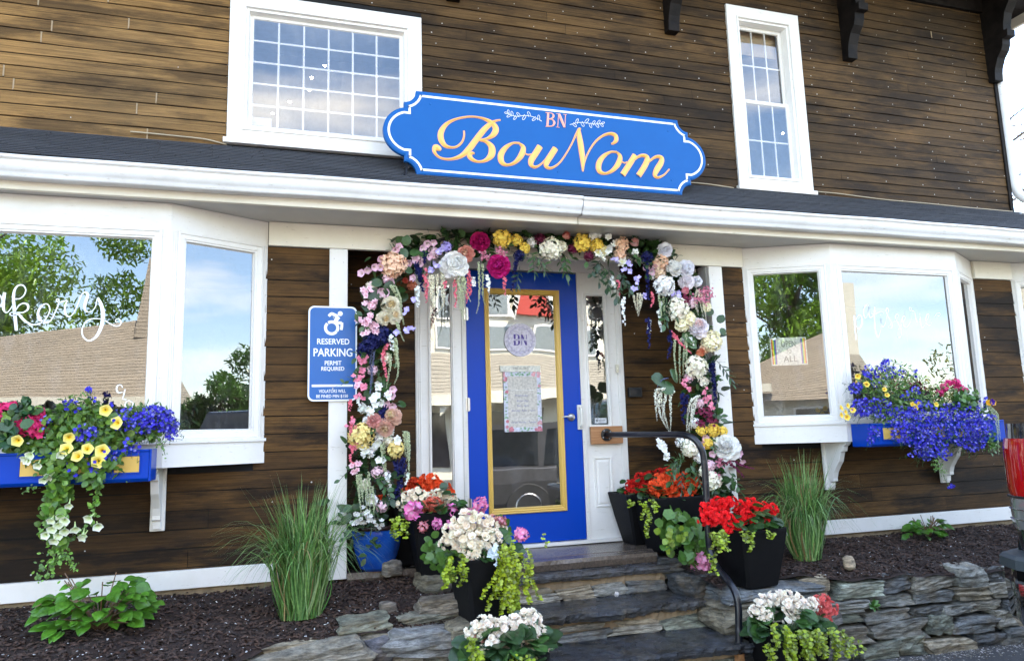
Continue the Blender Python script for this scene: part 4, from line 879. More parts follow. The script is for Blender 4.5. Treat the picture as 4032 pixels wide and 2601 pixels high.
# stone steps
stp = thing('stone_steps', 'wet slate steps with mortared risers leading up to the blue door', 'steps', (1.95, 4.2, .08))
def slab(name, x0, x1, y0, y1, z1, th, mat, parent, seed, col, rag=.02, lb=None):
    r = np.random.default_rng(seed); n = 60; xs = np.linspace(x0, x1, n)
    e = rag * (np.sin(xs * 5 + seed) * .5 + np.sin(xs * 13 + 2 * seed) * .3 + np.sin(xs * 37) * .2) + r.normal(0, rag * .12, n); e2 = e + rag * .5 * np.sin(xs * 9) + r.normal(0, rag * .3, n)
    e3 = e2 + .012 + r.uniform(0, rag * .8, n); m = 8; V = []
    for t in np.linspace(1, 0, m): V.append(np.stack([xs, y0 + e * (1 - t) + (y1 - y0) * t, z1 + .002 * np.sin(xs * 4 + t * 9)], 1))
    V.append(np.stack([xs, y0 + e2 - .004, np.full(n, z1 - th * .35)], 1)); V.append(np.stack([xs, y0 + e2 * .6 + .003, np.full(n, z1 - th * .6)], 1)); V.append(np.stack([xs, y0 + e3, np.full(n, z1 - th)], 1)); V.append(np.stack([xs, np.full(n, y1), np.full(n, z1 - th)], 1))
    k = len(V); mb = MB(); mb.add(np.concatenate(V), [(i * n + j, i * n + j + 1, (i + 1) * n + j + 1, (i + 1) * n + j)[::-1] for i in range(k - 1) for j in range(n - 1)], col)
    for s in (0, n - 1):
        ring = np.array([V[i][s] for i in range(k)]); c = ring.mean(0); mb.add(np.vstack([ring, c]), [(i, (i + 1) % k, k) if s else ((i + 1) % k, i, k) for i in range(k)], col)
    o = mb.build(name, mat, parent)
    if lb: lab(o, lb)
    return o
slab('landing', .43, 3.17, 4.86, Yd, .772, .10, CONC, stp, 3, (.2, .2, .2), .004)
slab('landing_nosing', 1.22, 2.50, 4.71, 4.875, .772, .066, CONC, stp, 4, (.2, .2, .2), .006, 'pebbly concrete edge of the landing')
slab('tread', 1.20, 2.53, 4.60, 5.0, .704, .05, WETSTONE, stp, 5, (.085, .085, .09), .014); slab('tread', 1.16, 2.60, 4.27, 4.85, .532, .055, WETSTONE, stp, 8, (.050, .053, .058), .03)
slab('tread', 1.10, 2.66, 3.91, 4.5, .362, .055, WETSTONE, stp, 11, (.036, .040, .048), .02); slab('tread', 1.0, 2.60, 3.55, 4.15, .19, .05, WETSTONE, stp, 14, (.05, .055, .06), .02)
for (y, za, zb, x0, x1, sd_) in ((4.66, .535, .655, 1.2, 2.52, 1), (4.36, .365, .478, 1.15, 2.60, 2), (4.0, .19, .308, 1.1, 2.6, 3)):
    slab('mortar_bed', x0, x1, y - .005, y + .3, zb + .004, (zb - za), MORTAR, stp, sd_ + 30, (.3, .25, .2), .014)
    r = np.random.default_rng(sd_ + 4); x = x0
    while x < x1 - .05:
        w_ = r.uniform(.22, .62); w_ = min(w_, x1 - x); h = (zb - za) * (.62 if r.uniform() < .6 else .42)
        mb = MB(); rock(mb, (x + w_ / 2, y + .03, za + h / 2 - .002), (w_ * .98, .13, h * 1.05), 0, SCOL[r.integers(0, 6)], int(r.integers(1e6)), n=9, sq=.12, amp=.12); mb.build('riser_stone', STONE, stp)
        if h < (zb - za) * .5: mb = MB(); rock(mb, (x + w_ * .5, y + .032, za + h + .022), (w_ * .8, .12, .035), 0, SCOL[r.integers(0, 6)], int(r.integers(1e6)), n=6, sq=.2, amp=.12); mb.build('riser_stone', STONE, stp)
        x += w_
board('plinth', (1.05, 4.7, .05), (2.6, 5.2, .68), INTD, 0, stp, 'core behind the risers'); board('plinth', (.43, 4.87, .3), (3.17, 5.3, .672), MORTAR, 0, stp)
board('plinth', (1.1, 4.1, .05), (2.6, 4.7, .30), INTD, 0, stp); board('plinth', (1.15, 4.42, .05), (2.58, 4.7, .47), INTD, 0, stp)
# handrail
hr = thing('handrail', 'bent black pipe handrail from a wood block by the door down to the steps', 'handrail', (2.68, 4.08, .2))
pts = [(2.425, Yd - .045, 1.574), (2.50, 4.9, 1.572), (2.545, 4.6, 1.568), (2.575, 4.42, 1.564), (2.605, 4.335, 1.545), (2.635, 4.295, 1.49), (2.655, 4.285, 1.40), (2.655, 4.285, 1.15), (2.650, 4.285, .92), (2.655, 4.28, .82), at(1672, 1322, 4.2), at(1697, 1352, 4.06), at(1714, 1380, 3.99), at(1721, 1412, 3.97), at(1722, 1450, 3.965), at(1723, 1524, 3.96)]
foot = at(1723, 1524, 3.96)
m, t, p = newmat('black_pipe_paint', .28); t.links.new(mixc(t, (.007, .008, .012), (.07, .07, .075), ramp(t, noise(t, 22, 7, .7), [(.55, 0.), (.72, .8)])), p.inputs['Base Color']); bump(t, p, noise(t, 120, 4), .3, .002)
mb = MB(); tube(mb, cr(pts, 6), .0215, 16); mb.build('pipe', m, hr, smooth=True)
mb = MB(); tube(mb, [foot - [0, 0, .07], foot + [0, 0, .006]], .030, 16); tube(mb, [foot - [0, 0, .10], foot - [0, 0, .06]], .034, 16); mb.build('rusty_collar', flat('rust', (.28, .13, .045), .8, var=.5, scale=40, bmp=.6), hr)
wd, t, p = newmat('oiled_wood', .55); t.links.new(mixc(t, (.30, .13, .045), (.42, .21, .09), ramp(t, noise(t, 10, 8, .6, (.5, 1, 9)), [(.35, 0.), (.65, 1.)])), p.inputs['Base Color'])
board('wood_block', (2.298, Yd - .045, 1.505), (2.565, Yd - .017, 1.640), wd, .003, hr)
mb = MB(); c = (2.425, Yd - .047, 1.574)
def disc_y(mb, c, r0, r1, d, k=20):
    V = [(c[0] + r * math.cos(q), c[1] - y, c[2] + r * math.sin(q)) for r, y in ((r0, 0), (r0, d), (r1, d + .001), (r1, d * 3)) for q in np.arange(k) * 2 * PI / k]
    mb.add(V, [(i * k + j, i * k + (j + 1) % k, (i + 1) * k + (j + 1) % k, (i + 1) * k + j) for i in range(3) for j in range(k)])
disc_y(mb, c, .048, .028, .006); mb.build('flange', m, hr, smooth=False)
mb = MB()
for q in range(4): disc_y(mb, (c[0] + .037 * math.cos(q * PI / 2 + .6), c[1] - .006, c[2] + .037 * math.sin(q * PI / 2 + .6)), .006, .003, .002, 8)
mb.build('flange_screw', STEEL, hr)

# ------------------------------------------------------------------ flower and leaf makers
def petalmesh(w=.5, nx=4, ny=2, cup=.25, ruf=0., tipw=.55, ph=0., fold=0.):
    """petal from the origin along +x; z is its upper side"""
    V = []
    for i in range(nx + 1):
        t = i / nx; ww = w * (math.sin(PI * min(1, t * .92 + .06)) ** tipw)
        for j in range(-ny, ny + 1):
            s = j / ny; V.append((t, s * ww, cup * t * t + .25 * cup * s * s + ruf * t * math.sin(s * 5 + ph) + fold * abs(s) * ww))
    k = 2 * ny + 1; return np.array(V), np.array([(i * k + j, (i + 1) * k + j, (i + 1) * k + j + 1, i * k + j + 1) for i in range(nx) for j in range(k - 1)])
P_ROUND = petalmesh(.46, 2, 1, .12, tipw=.5); P_RUF = [petalmesh(.60, 3, 2, .22, .10, .45, q) for q in (0, 2, 4)]; P_CUP = petalmesh(.62, 3, 1, .9, tipw=.4); P_LONG = petalmesh(.30, 3, 1, .15, tipw=.8)
L_OV = petalmesh(.30, 4, 1, -.12, tipw=.85, fold=.3); L_WIDE = petalmesh(.46, 4, 2, -.12, .03, .6, fold=.12); L_THIN = petalmesh(.14, 4, 1, -.2, tipw=.8, fold=.3); L_RND = petalmesh(.5, 2, 1, .05, tipw=.45); L_SM = petalmesh(.34, 2, 1, -.1, tipw=.8, fold=.2)
def put(mb, tpl, R, s, o, c): mb.add(tpl[0] @ R.T * s + o, tpl[1], c)
def put_shaded(mb, tpl, R, s, o, c, ci):
    t = tpl[0][:, 0:1]; mb.add(tpl[0] @ R.T * s + o, tpl[1], np.asarray(c) * np.clip(t * 1.5, 0, 1) + np.asarray(ci) * (1 - np.clip(t * 1.5, 0, 1)))
def flower(mb, o, n, r, col, k=5, tpl=None, tilt=.25, center=None, ci=None, tw=None):
    tpl = tpl or P_ROUND; Fm = frame(n); a0 = RNG.uniform(0, 6.3) if tw is None else tw; o = np.asarray(o)
    for i in range(k):
        R = Fm @ spin(a0 + i * 2 * PI / k) @ ry(-tilt + RNG.normal(0, .06)); c_ = jit(col, .05)
        (put_shaded(mb, tpl, R, r, o, c_, ci) if ci is not None else put(mb, tpl, R, r, o, c_))
    if center is not None: ball(mb, o + Fm[:, 2] * r * .08, r * .16, center)
OCT = (np.array([(1, 0, 0), (-1, 0, 0), (0, 1, 0), (0, -1, 0), (0, 0, 1), (0, 0, -1)], float), np.array([(0, 2, 4), (2, 1, 4), (1, 3, 4), (3, 0, 4), (2, 0, 5), (1, 2, 5), (3, 1, 5), (0, 3, 5)]))
def ico1():
    v, f = OCT; V = [tuple(p) for p in v]; Fc = []
    for t in f:
        m_ = []
        for a, b in ((0, 1), (1, 2), (2, 0)):
            p = (v[t[a]] + v[t[b]]); p = p / np.linalg.norm(p); q = tuple(np.round(p, 6)); 
            if q not in V: V.append(q)
            m_.append(V.index(q))
        Fc += [(t[0], m_[0], m_[2]), (m_[0], t[1], m_[1]), (m_[2], m_[1], t[2]), tuple(m_)]
    return np.array(V), np.array(Fc)
SPH = ico1()
def ball(mb, o, r, c, hi=False): v, f = SPH if hi else OCT; mb.add(v * r + np.asarray(o), f, c)
def fib(n):
    i = np.arange(n) + .5; ph = np.arccos(1 - 2 * i / n); th = PI * (1 + 5 ** .5) * i; return np.stack([np.cos(th) * np.sin(ph), np.sin(th) * np.sin(ph), np.cos(ph)], 1)
FRONT = np.array([-.15, -.93, .12]); FRONT /= np.linalg.norm(FRONT)
def outward(): d = RNG.normal(0, 1, 3); return d / np.linalg.norm(d)

def hydrangea(mb, o, r, col, sq=(1, .75, 1), n=None, ps=.30):
    n = n or int(58); ball(mb, o, r * .62, np.array(col) * .9, True)
    for d in fib(n):
        if d @ FRONT < -.35: continue
        d = d + RNG.normal(0, .10, 3); d /= np.linalg.norm(d); rr = r * RNG.uniform(.80, 1.02)
        flower(mb, np.asarray(o) + d * rr * np.array(sq) * .86, d + RNG.normal(0, .25, 3), r * ps, jit(col, .09), 4, tilt=.30)
def peony(mb, o, r, col, ci=None, axis=None, n=96, ruf=True):
    """a ball of ruffled petals opening along axis"""
    axis = FRONT if axis is None else np.asarray(axis) / np.linalg.norm(axis); Fm = frame(axis); o = np.asarray(o)
    ball(mb, o - axis * r * .1, r * .62, col, True)
    for i in range(n):
        t = (i + .5) / n; th = i * 2.39996; ph = t * 2.0                      # 0 = heart, 2.0 rad = outermost
        d = Fm @ np.array([math.sin(ph) * math.cos(th), math.sin(ph) * math.sin(th), math.cos(ph)]); base = o - axis * r * .12 + d * r * .30
        out = Fm @ np.array([math.cos(th), math.sin(th), 0]); tg = np.cross(d, out); tg /= np.linalg.norm(tg) + 1e-9
        up = d * (1.0 - .25 * t) + out * (.08 + .35 * t); up /= np.linalg.norm(up); nr = np.cross(up, tg); R = np.stack([up, tg, -nr if nr @ axis < 0 else nr], 1)
        if np.linalg.det(R) < 0: R[:, 1] *= -1
        tt_ = min(1, t * 3.2); c_ = jit(np.array(ci) * (1 - tt_) + np.array(col) * tt_ if ci is not None else col, .05)
        put(mb, P_RUF[i % 3], R @ ry(RNG.normal(0, .25)), r * RNG.uniform(.48, .62), base + d * r * .16, c_)
def rose(mb, o, r, col, ci=None, axis=None):
    axis = FRONT if axis is None else np.asarray(axis) / np.linalg.norm(axis); Fm = frame(axis); o = np.asarray(o)
    for i in range(20):
        t = i / 19; th = i * 2.1; rr = r * (.10 + .62 * t); op = .12 + .75 * t
        out = Fm @ np.array([math.cos(th), math.sin(th), 0]); up = axis * math.cos(op) + out * math.sin(op); tg = np.cross(axis, out); R = np.stack([up, tg, np.cross(up, tg)], 1)
        put(mb, P_CUP, R, r * (.62 + .2 * t), o - axis * r * .35 * (1 + .2 * t) + out * rr * .45, jit(np.array(ci) * (1 - t) + np.array(col) * t if ci is not None else col, .05))
def trumpet(mb, o, axis, r, L_, col, ci):
    Fm = frame(axis); V = []; C = []; k = 15; o = np.asarray(o)
    for i, (t, q) in enumerate(((0, .10), (.45, .16), (.78, .36), (.93, .74), (1.0, 1.0))):
        for j in range(k):
            a = j * 2 * PI / k; rr = q * r * (1 + (.10 * math.cos(5 * a) if i > 2 else 0)); V.append(o + Fm @ np.array([rr * math.cos(a), rr * math.sin(a), (t - 1) * L_ + (.06 * L_ * math.cos(5 * a) if i == 4 else 0)])); C.append(np.array(ci) * (1 - t ** 6) + np.array(col) * t ** 6)
    mb.add(V, [(i * k + j, i * k + (j + 1) % k, (i + 1) * k + (j + 1) % k, (i + 1) * k + j) for i in range(4) for j in range(k)], np.array(C))
def strand(mb, pts, r, col, dens=1., taper=.35):
    """drooping amaranth rope: a cord of little knobs"""
    P = cr(pts, 8); d = np.r_[0, np.cumsum(np.linalg.norm(np.diff(P, axis=0), axis=1))]; L_ = d[-1]; st = r * .75 / dens; 
    for s in np.arange(0, L_, st):
        p = np.array([np.interp(s, d, P[:, i]) for i in range(3)]); t = s / L_; rr = r * (1 - (1 - taper) * t ** 1.5) * RNG.uniform(.8, 1.15)
        for q in range(4): a = RNG.uniform(0, 6.3); ball(mb, p + rr * .62 * np.array([math.cos(a), math.sin(a), RNG.uniform(-.4, .4)]), rr * RNG.uniform(.42, .62), jit(col, .10))
def spray(mb, pts, r, col, fl=None, step=.55, k=4, ci=None):
    """string of small blossoms"""
    P = cr(pts, 8); d = np.r_[0, np.cumsum(np.linalg.norm(np.diff(P, axis=0), axis=1))]; L_ = d[-1]
    for s in np.arange(0, L_, r * step):
        p = np.array([np.interp(s, d, P[:, i]) for i in range(3)]); t = s / L_; a = RNG.uniform(0, 6.3); n = np.array([math.cos(a), -abs(math.sin(a)) - .3, RNG.normal(0, .4)]); n /= np.linalg.norm(n)
        flower(mb, p + n * r * .45 * (1 - .5 * t), n, r * (1 - .45 * t) * RNG.uniform(.8, 1.2), jit(col, .12), k, tilt=.45, ci=ci)
def leaf(mb, o, d, s, col, tpl=None, up=None):
    d = np.asarray(d) / np.linalg.norm(d); up = outward() * .5 + [0, -.5, .8] if up is None else up; n = up - d * (up @ d); n /= np.linalg.norm(n) + 1e-9
    put(mb, tpl or L_OV, np.stack([d, np.cross(n, d), n], 1), s, np.asarray(o), jit(col, .14))
def leafspray(mb, o, d, L_, s, col, n=7, tpl=None, droop=.3):
    o = np.asarray(o, float); d = np.asarray(d) / np.linalg.norm(d); pts = [o + d * L_ * t + [0, 0, -droop * L_ * t * t] for t in np.linspace(0, 1, 6)]; tube(mb, pts, .0018, 4, np.array(col) * .8, False)
    for i in range(n):
        t = (i + 1) / n; p = np.array([np.interp(t, np.linspace(0, 1, 6), [q[k] for q in pts]) for k in range(3)]); sd_ = np.cross(d, [0, -1, .2]) * (1 if i % 2 else -1); leaf(mb, p, d * .7 + sd_ * .8 + RNG.normal(0, .2, 3) if i < n - 1 else d, s * RNG.uniform(.8, 1.15), col, tpl)
def jenny(mb, o, L_, col, s=.011, sway=.15, out=(0, -1, 0)):
    """creeping jenny trail: round lime leaves in pairs down a hanging stem"""
    o = np.asarray(o, float); out = np.asarray(out, float); sx_ = RNG.normal(0, sway); n = max(4, int(L_ / (s * 1.15)))
    pts = [o + out * .03 * min(1, t * 3) + np.array([sx_ * L_ * t + .012 * math.sin(t * 7 + sx_ * 40), 0, -L_ * t]) for t in np.linspace(0, 1, n)]; tube(mb, pts, .0012, 3, np.array(col) * .7, False)
    for i, p in enumerate(pts):
        for sg in (-1, 1):
            a = RNG.uniform(-.5, .5) + (PI if sg < 0 else 0); d = np.array([math.cos(a), -.55, RNG.uniform(-.5, .2)]); leaf(mb, p, d, s * RNG.uniform(1.2, 2.1), np.array(col) * RNG.choice([.35, .7, 1., 1.1]), L_RND, up=np.array([0, -1, .6]) + RNG.normal(0, .6, 3))

Ya = 4.79
arch = thing('flower_arch', 'arch of silk hydrangeas, peonies, roses and trailing amaranth around the entry', 'flower arch', (1.8, 4.80, .78))
def A_(x, y, dy=0.): return at(x, y, Ya + dy)
PX = .00325   # metres per display pixel at the arch
def part(name, fn, lb=None, mat=None):
    mb = MB(); fn(mb); o = mb.build(name, mat or PETAL, arch, smooth=True)
    if lb: lab(o, lb)
CRM = (.96, .88, .60); CREAM_ = (.96, .91, .74); WHT = (.99, .97, .92); PEACH = (.95, .64, .44); YEL = (.95, .70, .12); NAVY = (.010, .012, .085); LAV = (.55, .46, .9); PNK = (.9, .4, .6); LPNK = (.95, .68, .74); CORAL = (.80, .22, .22); MAG = (.60, .015, .20); SAGE = (.62, .68, .42); IVORY = (.96, .90, .68); BURG = (.14, .012, .045); MAUVE = (.55, .28, .30)
# iron hoop
path = [(858, 1235), (862, 1150), (866, 1050), (868, 950), (868, 850), (872, 760), (892, 680), (930, 615), (990, 572), (1060, 550), (1110, 545), (1180, 545), (1250, 548), (1330, 552), (1400, 556), (1470, 565), (1515, 585), (1560, 620), (1595, 680), (1615, 750), (1630, 830), (1640, 920), (1645, 1000), (1655, 1080), (1668, 1150), (1672, 1185)]
apath = cr([A_(x, y, .04) for x, y in path], 8)
mb = MB(); tube(mb, apath, .010, 8); mb.build('hoop', DARKMETAL, arch, smooth=True)
GR = [(.035, .085, .02), (.05, .12, .03), (.025, .06, .022), (.08, .15, .05)]
def fol(seed_):
    mb = MB()
    for i in range(2300):
        p = apath[RNG.integers(0, len(apath))] + RNG.normal(0, 1, 3) * [.07, .03, .06]
        if p[2] > 2.99 or (p[0] < .53 and p[2] > 1.75): continue
        p[1] = min(p[1], 4.865)
        leaf(mb, p, outward() + np.array([0, -.6, 0]), RNG.uniform(.045, .085), GR[RNG.integers(0, 4)], [L_OV, L_WIDE, L_THIN][RNG.integers(0, 3)])
    for i in range(60):
        p = apath[RNG.integers(0, len(apath))] + RNG.normal(0, .03, 3); d = outward() + [0, -.5, -.3]
        if p[2] > 2.95: d[2] = -abs(d[2])
        leafspray(mb, p, d, RNG.uniform(.10, .19), RNG.uniform(.035, .06), GR[RNG.integers(0, 4)], 7, L_OV)
    return mb
lab(fol(1).build('foliage', LEAF, arch, smooth=True), 'mixed green silk leaves')
H = [(917, 617, 29, PEACH), (1171, 557, 21, YEL), (1204, 560, 14, YEL), (1223, 578, 13, YEL), (1283.5, 580, 27, CREAM_), (1357, 566, 21, YEL), (1391, 573, 17, YEL), (1405, 583, 13, (.85, .75, .4)), (1450, 569, 18, PEACH), (1445, 592, 14, PEACH),
     (1541, 612, 19, PEACH), (1538, 636, 16, (.80, .60, .42)), (1549, 666, 27, WHT), (1581, 721, 29, CREAM_), (1605, 745, 20, CRM), (1589, 757, 18, CRM), (1659, 795, 27, CRM), (1623, 855, 29, CREAM_), (1636, 1002, 14, YEL), (1663, 1002, 16, YEL), (1684, 1004, 12, YEL), (1649, 1033, 14, YEL),
     (1608, 1043, 23, CREAM_), (842, 1017, 27, (.85, .70, .28)), (922, 1046, 18, (.85, .70, .28)), (892, 781, 20, NAVY), (867, 797, 18, NAVY), (850, 813, 16, NAVY), (1660, 1120, 22, CREAM_), (1259, 557, 13, BURG), (1372, 597, 12, BURG), (1210, 596, 13, NAVY), (1508, 600, 15, NAVY), (1648, 715, 12, CRM), (846, 952, 10, (.78, .82, .74)), (960, 665, 11, (.35, .10, .05))]
for x, y, r, c in H: part('hydrangea', lambda mb: hydrangea(mb, A_(x, y, -.05 - r * .0006), r * PX, c, ps=.23 if r > 22 else .30, n=110 if r > 22 else 60))
H += []
EXT = [(905, 650, 12, LPNK), (866, 668, 12, CREAM_), (893, 690, 11, LPNK), (862, 762, 13, LPNK), (900, 835, 12, CREAM_), (868, 862, 11, LPNK), (858, 978, 12, WHT), (885, 1015, 13, WHT), (905, 1028, 12, CREAM_), (862, 1052, 13, WHT), (880, 1100, 13, LPNK), (850, 1130, 12, CREAM_), (900, 1110, 12, LPNK), (866, 1165, 13, WHT), (890, 1180, 12, LPNK), (1575, 690, 13, WHT), (1612, 705, 14, LPNK), (1600, 790, 12, WHT), (1640, 815, 12, PEACH), (1605, 880, 12, LPNK), (1640, 890, 13, CREAM_), (1630, 940, 12, LPNK), (1620, 985, 12, WHT), (1668, 1030, 14, CREAM_), (1630, 1065, 14, WHT), (1655, 1085, 14, LPNK), (1585, 1030, 12, WHT), (1640, 1100, 13, CREAM_), (1010, 590, 13, LPNK), (1040, 575, 12, LAV), (975, 600, 13, LPNK), (1240, 565, 12, WHT), (1520, 640, 12, WHT), (1310, 575, 13, CREAM_), (1335, 580, 12, BURG)]
for x, y, r, c in EXT: part('hydrangea', lambda mb: hydrangea(mb, A_(x, y, -.035), r * PX, c, ps=.32, n=46))
PE = [(911.5, 711.5, 19, CREAM_, (.85, .65, .3)), (894, 741, 15, CREAM_, (.85, .6, .25)), (919, 737, 16, CREAM_, (.85, .62, .28)), (1059, 619, 30, WHT, None), (1086, 592, 18, (.82, .36, .28), (.85, .6, .4)), (1119, 562, 21, (.48, .01, .13), None), (1163, 620, 25, MAG, (.65, .03, .3)), (1550, 583, 18, (.95, .93, .97), None), (1569, 626, 21, WHT, None), (1598, 626, 21, (.95, .94, .98), None),
      (1600, 657, 18, (.97, .91, .93), None), (1624, 655, 13, (.95, .95, .98), None), (1627, 764, 24, (.96, .90, .92), (.85, .55, .5)), (1694, 1043, 30, WHT, None), (916, 971, 18, (.85, .58, .45), (.88, .75, .4)), (897, 996, 18, (.85, .55, .45), (.88, .68, .4)), (872, 980, 15, (.82, .42, .38), None)]
for x, y, r, c, ci in PE: part('peony', lambda mb: peony(mb, A_(x, y, -.06 - r * .0006), r * PX, c, ci, axis=FRONT + RNG.normal(0, .25, 3)))
for x, y, r, c, ci in ((1320, 550, 14, (.75, .32, .26), (.6, .16, .14)), (1478, 566, 16, (.80, .45, .42), (.8, .4, .36)), (1631.6, 822, 15, (.78, .30, .16), (.7, .2, .1)), (1596, 678, 14, (.82, .36, .42), (.8, .3, .36)), (945, 655, 10, (.4, .06, .03), (.35, .04, .03))): part('rose', lambda mb: rose(mb, A_(x, y, -.08), r * PX * 1.15, c, ci))
TR = [(65, 540), (145, 510), (235, 470), (295, 470), (485, 265), (530, 220), (310, 370), (820, 240), (870, 185), (945, 175), (720, 380), (780, 430), (570, 420), (640, 420), (690, 600), (430, 650), (375, 775), (310, 760), (900, 340)]
TRP = [(828.8 + x * .1922, 532.8 + y * .1922) for x, y in TR] + [(1507, 623), (1527, 623), (1519, 634), (916, 908), (913, 922), (902, 942), (915, 947), (1645, 1020), (1661, 1058), (1727, 1058), (1731, 1077), (1640, 1035)]
for x, y in TRP:
    p = A_(x, y, -.07); ax = np.array([RNG.normal(0, .5), -.75, RNG.normal(-.35, .3)]); part('bellflower', lambda mb: trumpet(mb, p, ax, .026, .045, (.82, .45, .62), (.84, .66, .66)))
def blossoms(lst, name, col, r, k=5, n=5, spread=9, tpl=None, ci=None, cen=None):
    for x, y in lst:
        def fn(mb):
            for q in range(n):
                d = RNG.normal(0, 1, 2) * spread * .55; flower(mb, A_(x + d[0], y + d[1], -.05 - RNG.uniform(0, .05)), FRONT + RNG.normal(0, .45, 3), r * RNG.uniform(.85, 1.15), col, k, tpl, .3, cen, ci)
        part(name, fn)
Z = lambda L: [(828.8 + x * .1922, 532.8 + y * .1922) for x, y in L]
blossoms(Z([(120, 790), (180, 720), (130, 900), (215, 900), (200, 970), (170, 1050), (150, 1110), (230, 1170), (220, 1250), (120, 1265), (75, 1120)]) + [(830, 1085), (827, 1098), (836, 898)], 'cherry_blossom', LPNK, .022, 5, 4, 8, ci=(.7, .25, .35))
blossoms(Z([(1120, 370), (1000, 460), (920, 510), (1030, 270), (1045, 240), (500, 1270), (620, 1240), (665, 1210), (610, 1000), (690, 860)]) + [(1438, 607), (1467, 614), (1462, 632), (1484, 652), (1478, 674), (1570, 685), (1584, 685), (1500, 690)], 'lavender_blossom', LAV, .021, 4, 4, 7, ci=(.7, .68, .8))
blossoms([(1376, 550), (1395, 551), (1424, 552), (1431, 569), (1419, 578), (1479, 590), (873, 922), (885, 945), (852, 952), (866, 960), (882, 903), (905, 925), (879, 1033), (885, 1068), (928, 1027), (851, 1054), (1535, 1030), (1545, 1045), (1550, 1062), (912, 1005)], 'white_orchid', (.96, .96, .94), .028, 5, 3, 8, P_ROUND, (.75, .78, .6))
blossoms([(1407, 600), (1450, 610), (1395, 590)], 'white_lily', (.95, .95, .88), .040, 6, 2, 7, P_LONG, (.7, .72, .3))
blossoms([(1167, 586), (1129, 598), (1171, 598), (1639, 678), (1651, 685), (1643, 700), (1632, 695), (1670, 1110), (1700, 1072), (1680, 1075)], 'sedum_head', (.62, .22, .30), .010, 5, 26, 11)
blossoms([(1640, 960), (1655, 968), (1662, 982), (1635, 985), (1600, 700)], 'burgundy_cluster', (.20, .02, .06), .012, 5, 22, 11)
blossoms([(1639, 914), (1655, 925), (1660, 945), (1645, 930), (1598, 892), (1605, 905), (842, 870), (845, 900), (832, 880), (838, 842), (852, 838), (825, 1010), (823, 985), (838, 925), (830, 1040)], 'pink_cluster', CORAL if False else (.80, .26, .36), .017, 4, 5, 9)
blossoms([(833, 1195), (842, 1212), (823, 1215), (865, 1210), (852, 1200), (886, 1218)], 'pale_cluster', (.74, .72, .66), .017, 5, 5, 9)
def strands(lst, r, col, name, f=strand, **k):
    for s in lst: part(name, lambda mb: f(mb, [A_(x, y, -.07 + .02 * RNG.uniform(-1, 1)) for x, y in s], r, col, **k))
z2 = lambda L: [Z(s) for s in L]; c1 = lambda L: [[(1421 + x * .346, 829 + y * .346) for x, y in s] for s in L]; l1 = lambda L: [[(805 + x * .3077, 799 + y * .3077) for x, y in s] for s in L]
strands(z2([[(910, 570), (930, 800), (935, 960), (890, 1100)], [(935, 570), (945, 780), (950, 950)], [(985, 560), (990, 800), (955, 950)], [(1040, 530), (1055, 800), (1060, 930), (950, 1060)], [(1060, 560), (1075, 760), (1080, 890)], [(890, 600), (905, 780), (920, 920), (950, 960)]]), .0125, IVORY, 'cream_amaranth')
strands([[(1477, 688), (1481, 712), (1484, 724)], [(1486, 684), (1486, 710), (1487, 737)], [(1492, 684), (1491, 704), (1488, 725)], [(1498, 686), (1495, 705), (1488, 737)], [(1625, 676), (1620, 700), (1628, 735)], [(1628, 676), (1632, 705), (1640, 738)], [(1632, 680), (1640, 710), (1648, 755)]], .0095, IVORY, 'cream_amaranth')
strands(c1([[(360, 220), (310, 235), (312, 330), (320, 440)], [(370, 220), (345, 260), (365, 380), (400, 510)], [(330, 225), (330, 320), (345, 410), (388, 490)], [(385, 222), (375, 290), (360, 400), (370, 450)], [(440, 238), (410, 270), (412, 380), (410, 505)], [(590, 270), (545, 310), (525, 420), (520, 510)], [(600, 270), (560, 330), (550, 420), (550, 500)], [(585, 280), (560, 400), (535, 470), (540, 515)]]), .0125, (.93, .92, .76), 'cream_amaranth')
strands(z2([[(1220, 590), (1235, 800), (1260, 950), (1290, 1050)], [(1250, 580), (1270, 800), (1290, 980), (1320, 1170)], [(1290, 570), (1300, 780), (1310, 980), (1370, 1080)], [(1320, 590), (1340, 760), (1400, 890)], [(1490, 410), (1500, 640), (1495, 900), (1465, 1030)], [(1540, 430), (1545, 640), (1540, 800), (1575, 940)], [(430, 690), (500, 820), (540, 950), (590, 1170)], [(470, 690), (540, 850), (560, 1050), (580, 1160)], [(500, 1130), (540, 1260), (590, 1370)], [(480, 1330), (500, 1450), (505, 1600), (470, 1700)], [(465, 1380), (475, 1500), (490, 1620)]]), .0115, SAGE, 'sage_amaranth')
strands(l1([[(460, 670), (470, 780), (465, 900)], [(475, 680), (485, 800), (480, 920), (485, 1040)], [(440, 670), (450, 780), (455, 860)], [(290, 760), (300, 900), (310, 1020), (320, 1090)], [(275, 770), (280, 880), (300, 1000)], [(90, 1000), (100, 1110), (110, 1190), (120, 1290)], [(115, 1000), (125, 1120), (135, 1220)], [(175, 980), (185, 1120), (185, 1240), (190, 1330)], [(155, 1050), (160, 1160), (165, 1290)], [(205, 1090), (215, 1220), (220, 1350)], [(340, 90), (335, 200), (310, 350)], [(380, 20), (400, 150), (395, 250), (370, 310)]]), .0105, SAGE, 'sage_amaranth')
strands([[(1573, 792), (1572, 830), (1578, 885)], [(1585, 790), (1584, 840), (1585, 892)], [(1597, 795), (1594, 830), (1592, 875)], [(1600, 780), (1600, 820), (1602, 870)], [(1536, 690), (1540, 720), (1543, 752)], [(1546, 692), (1548, 725), (1549, 758)]], .0105, SAGE, 'sage_amaranth')
sp = dict(f=spray, k=4)
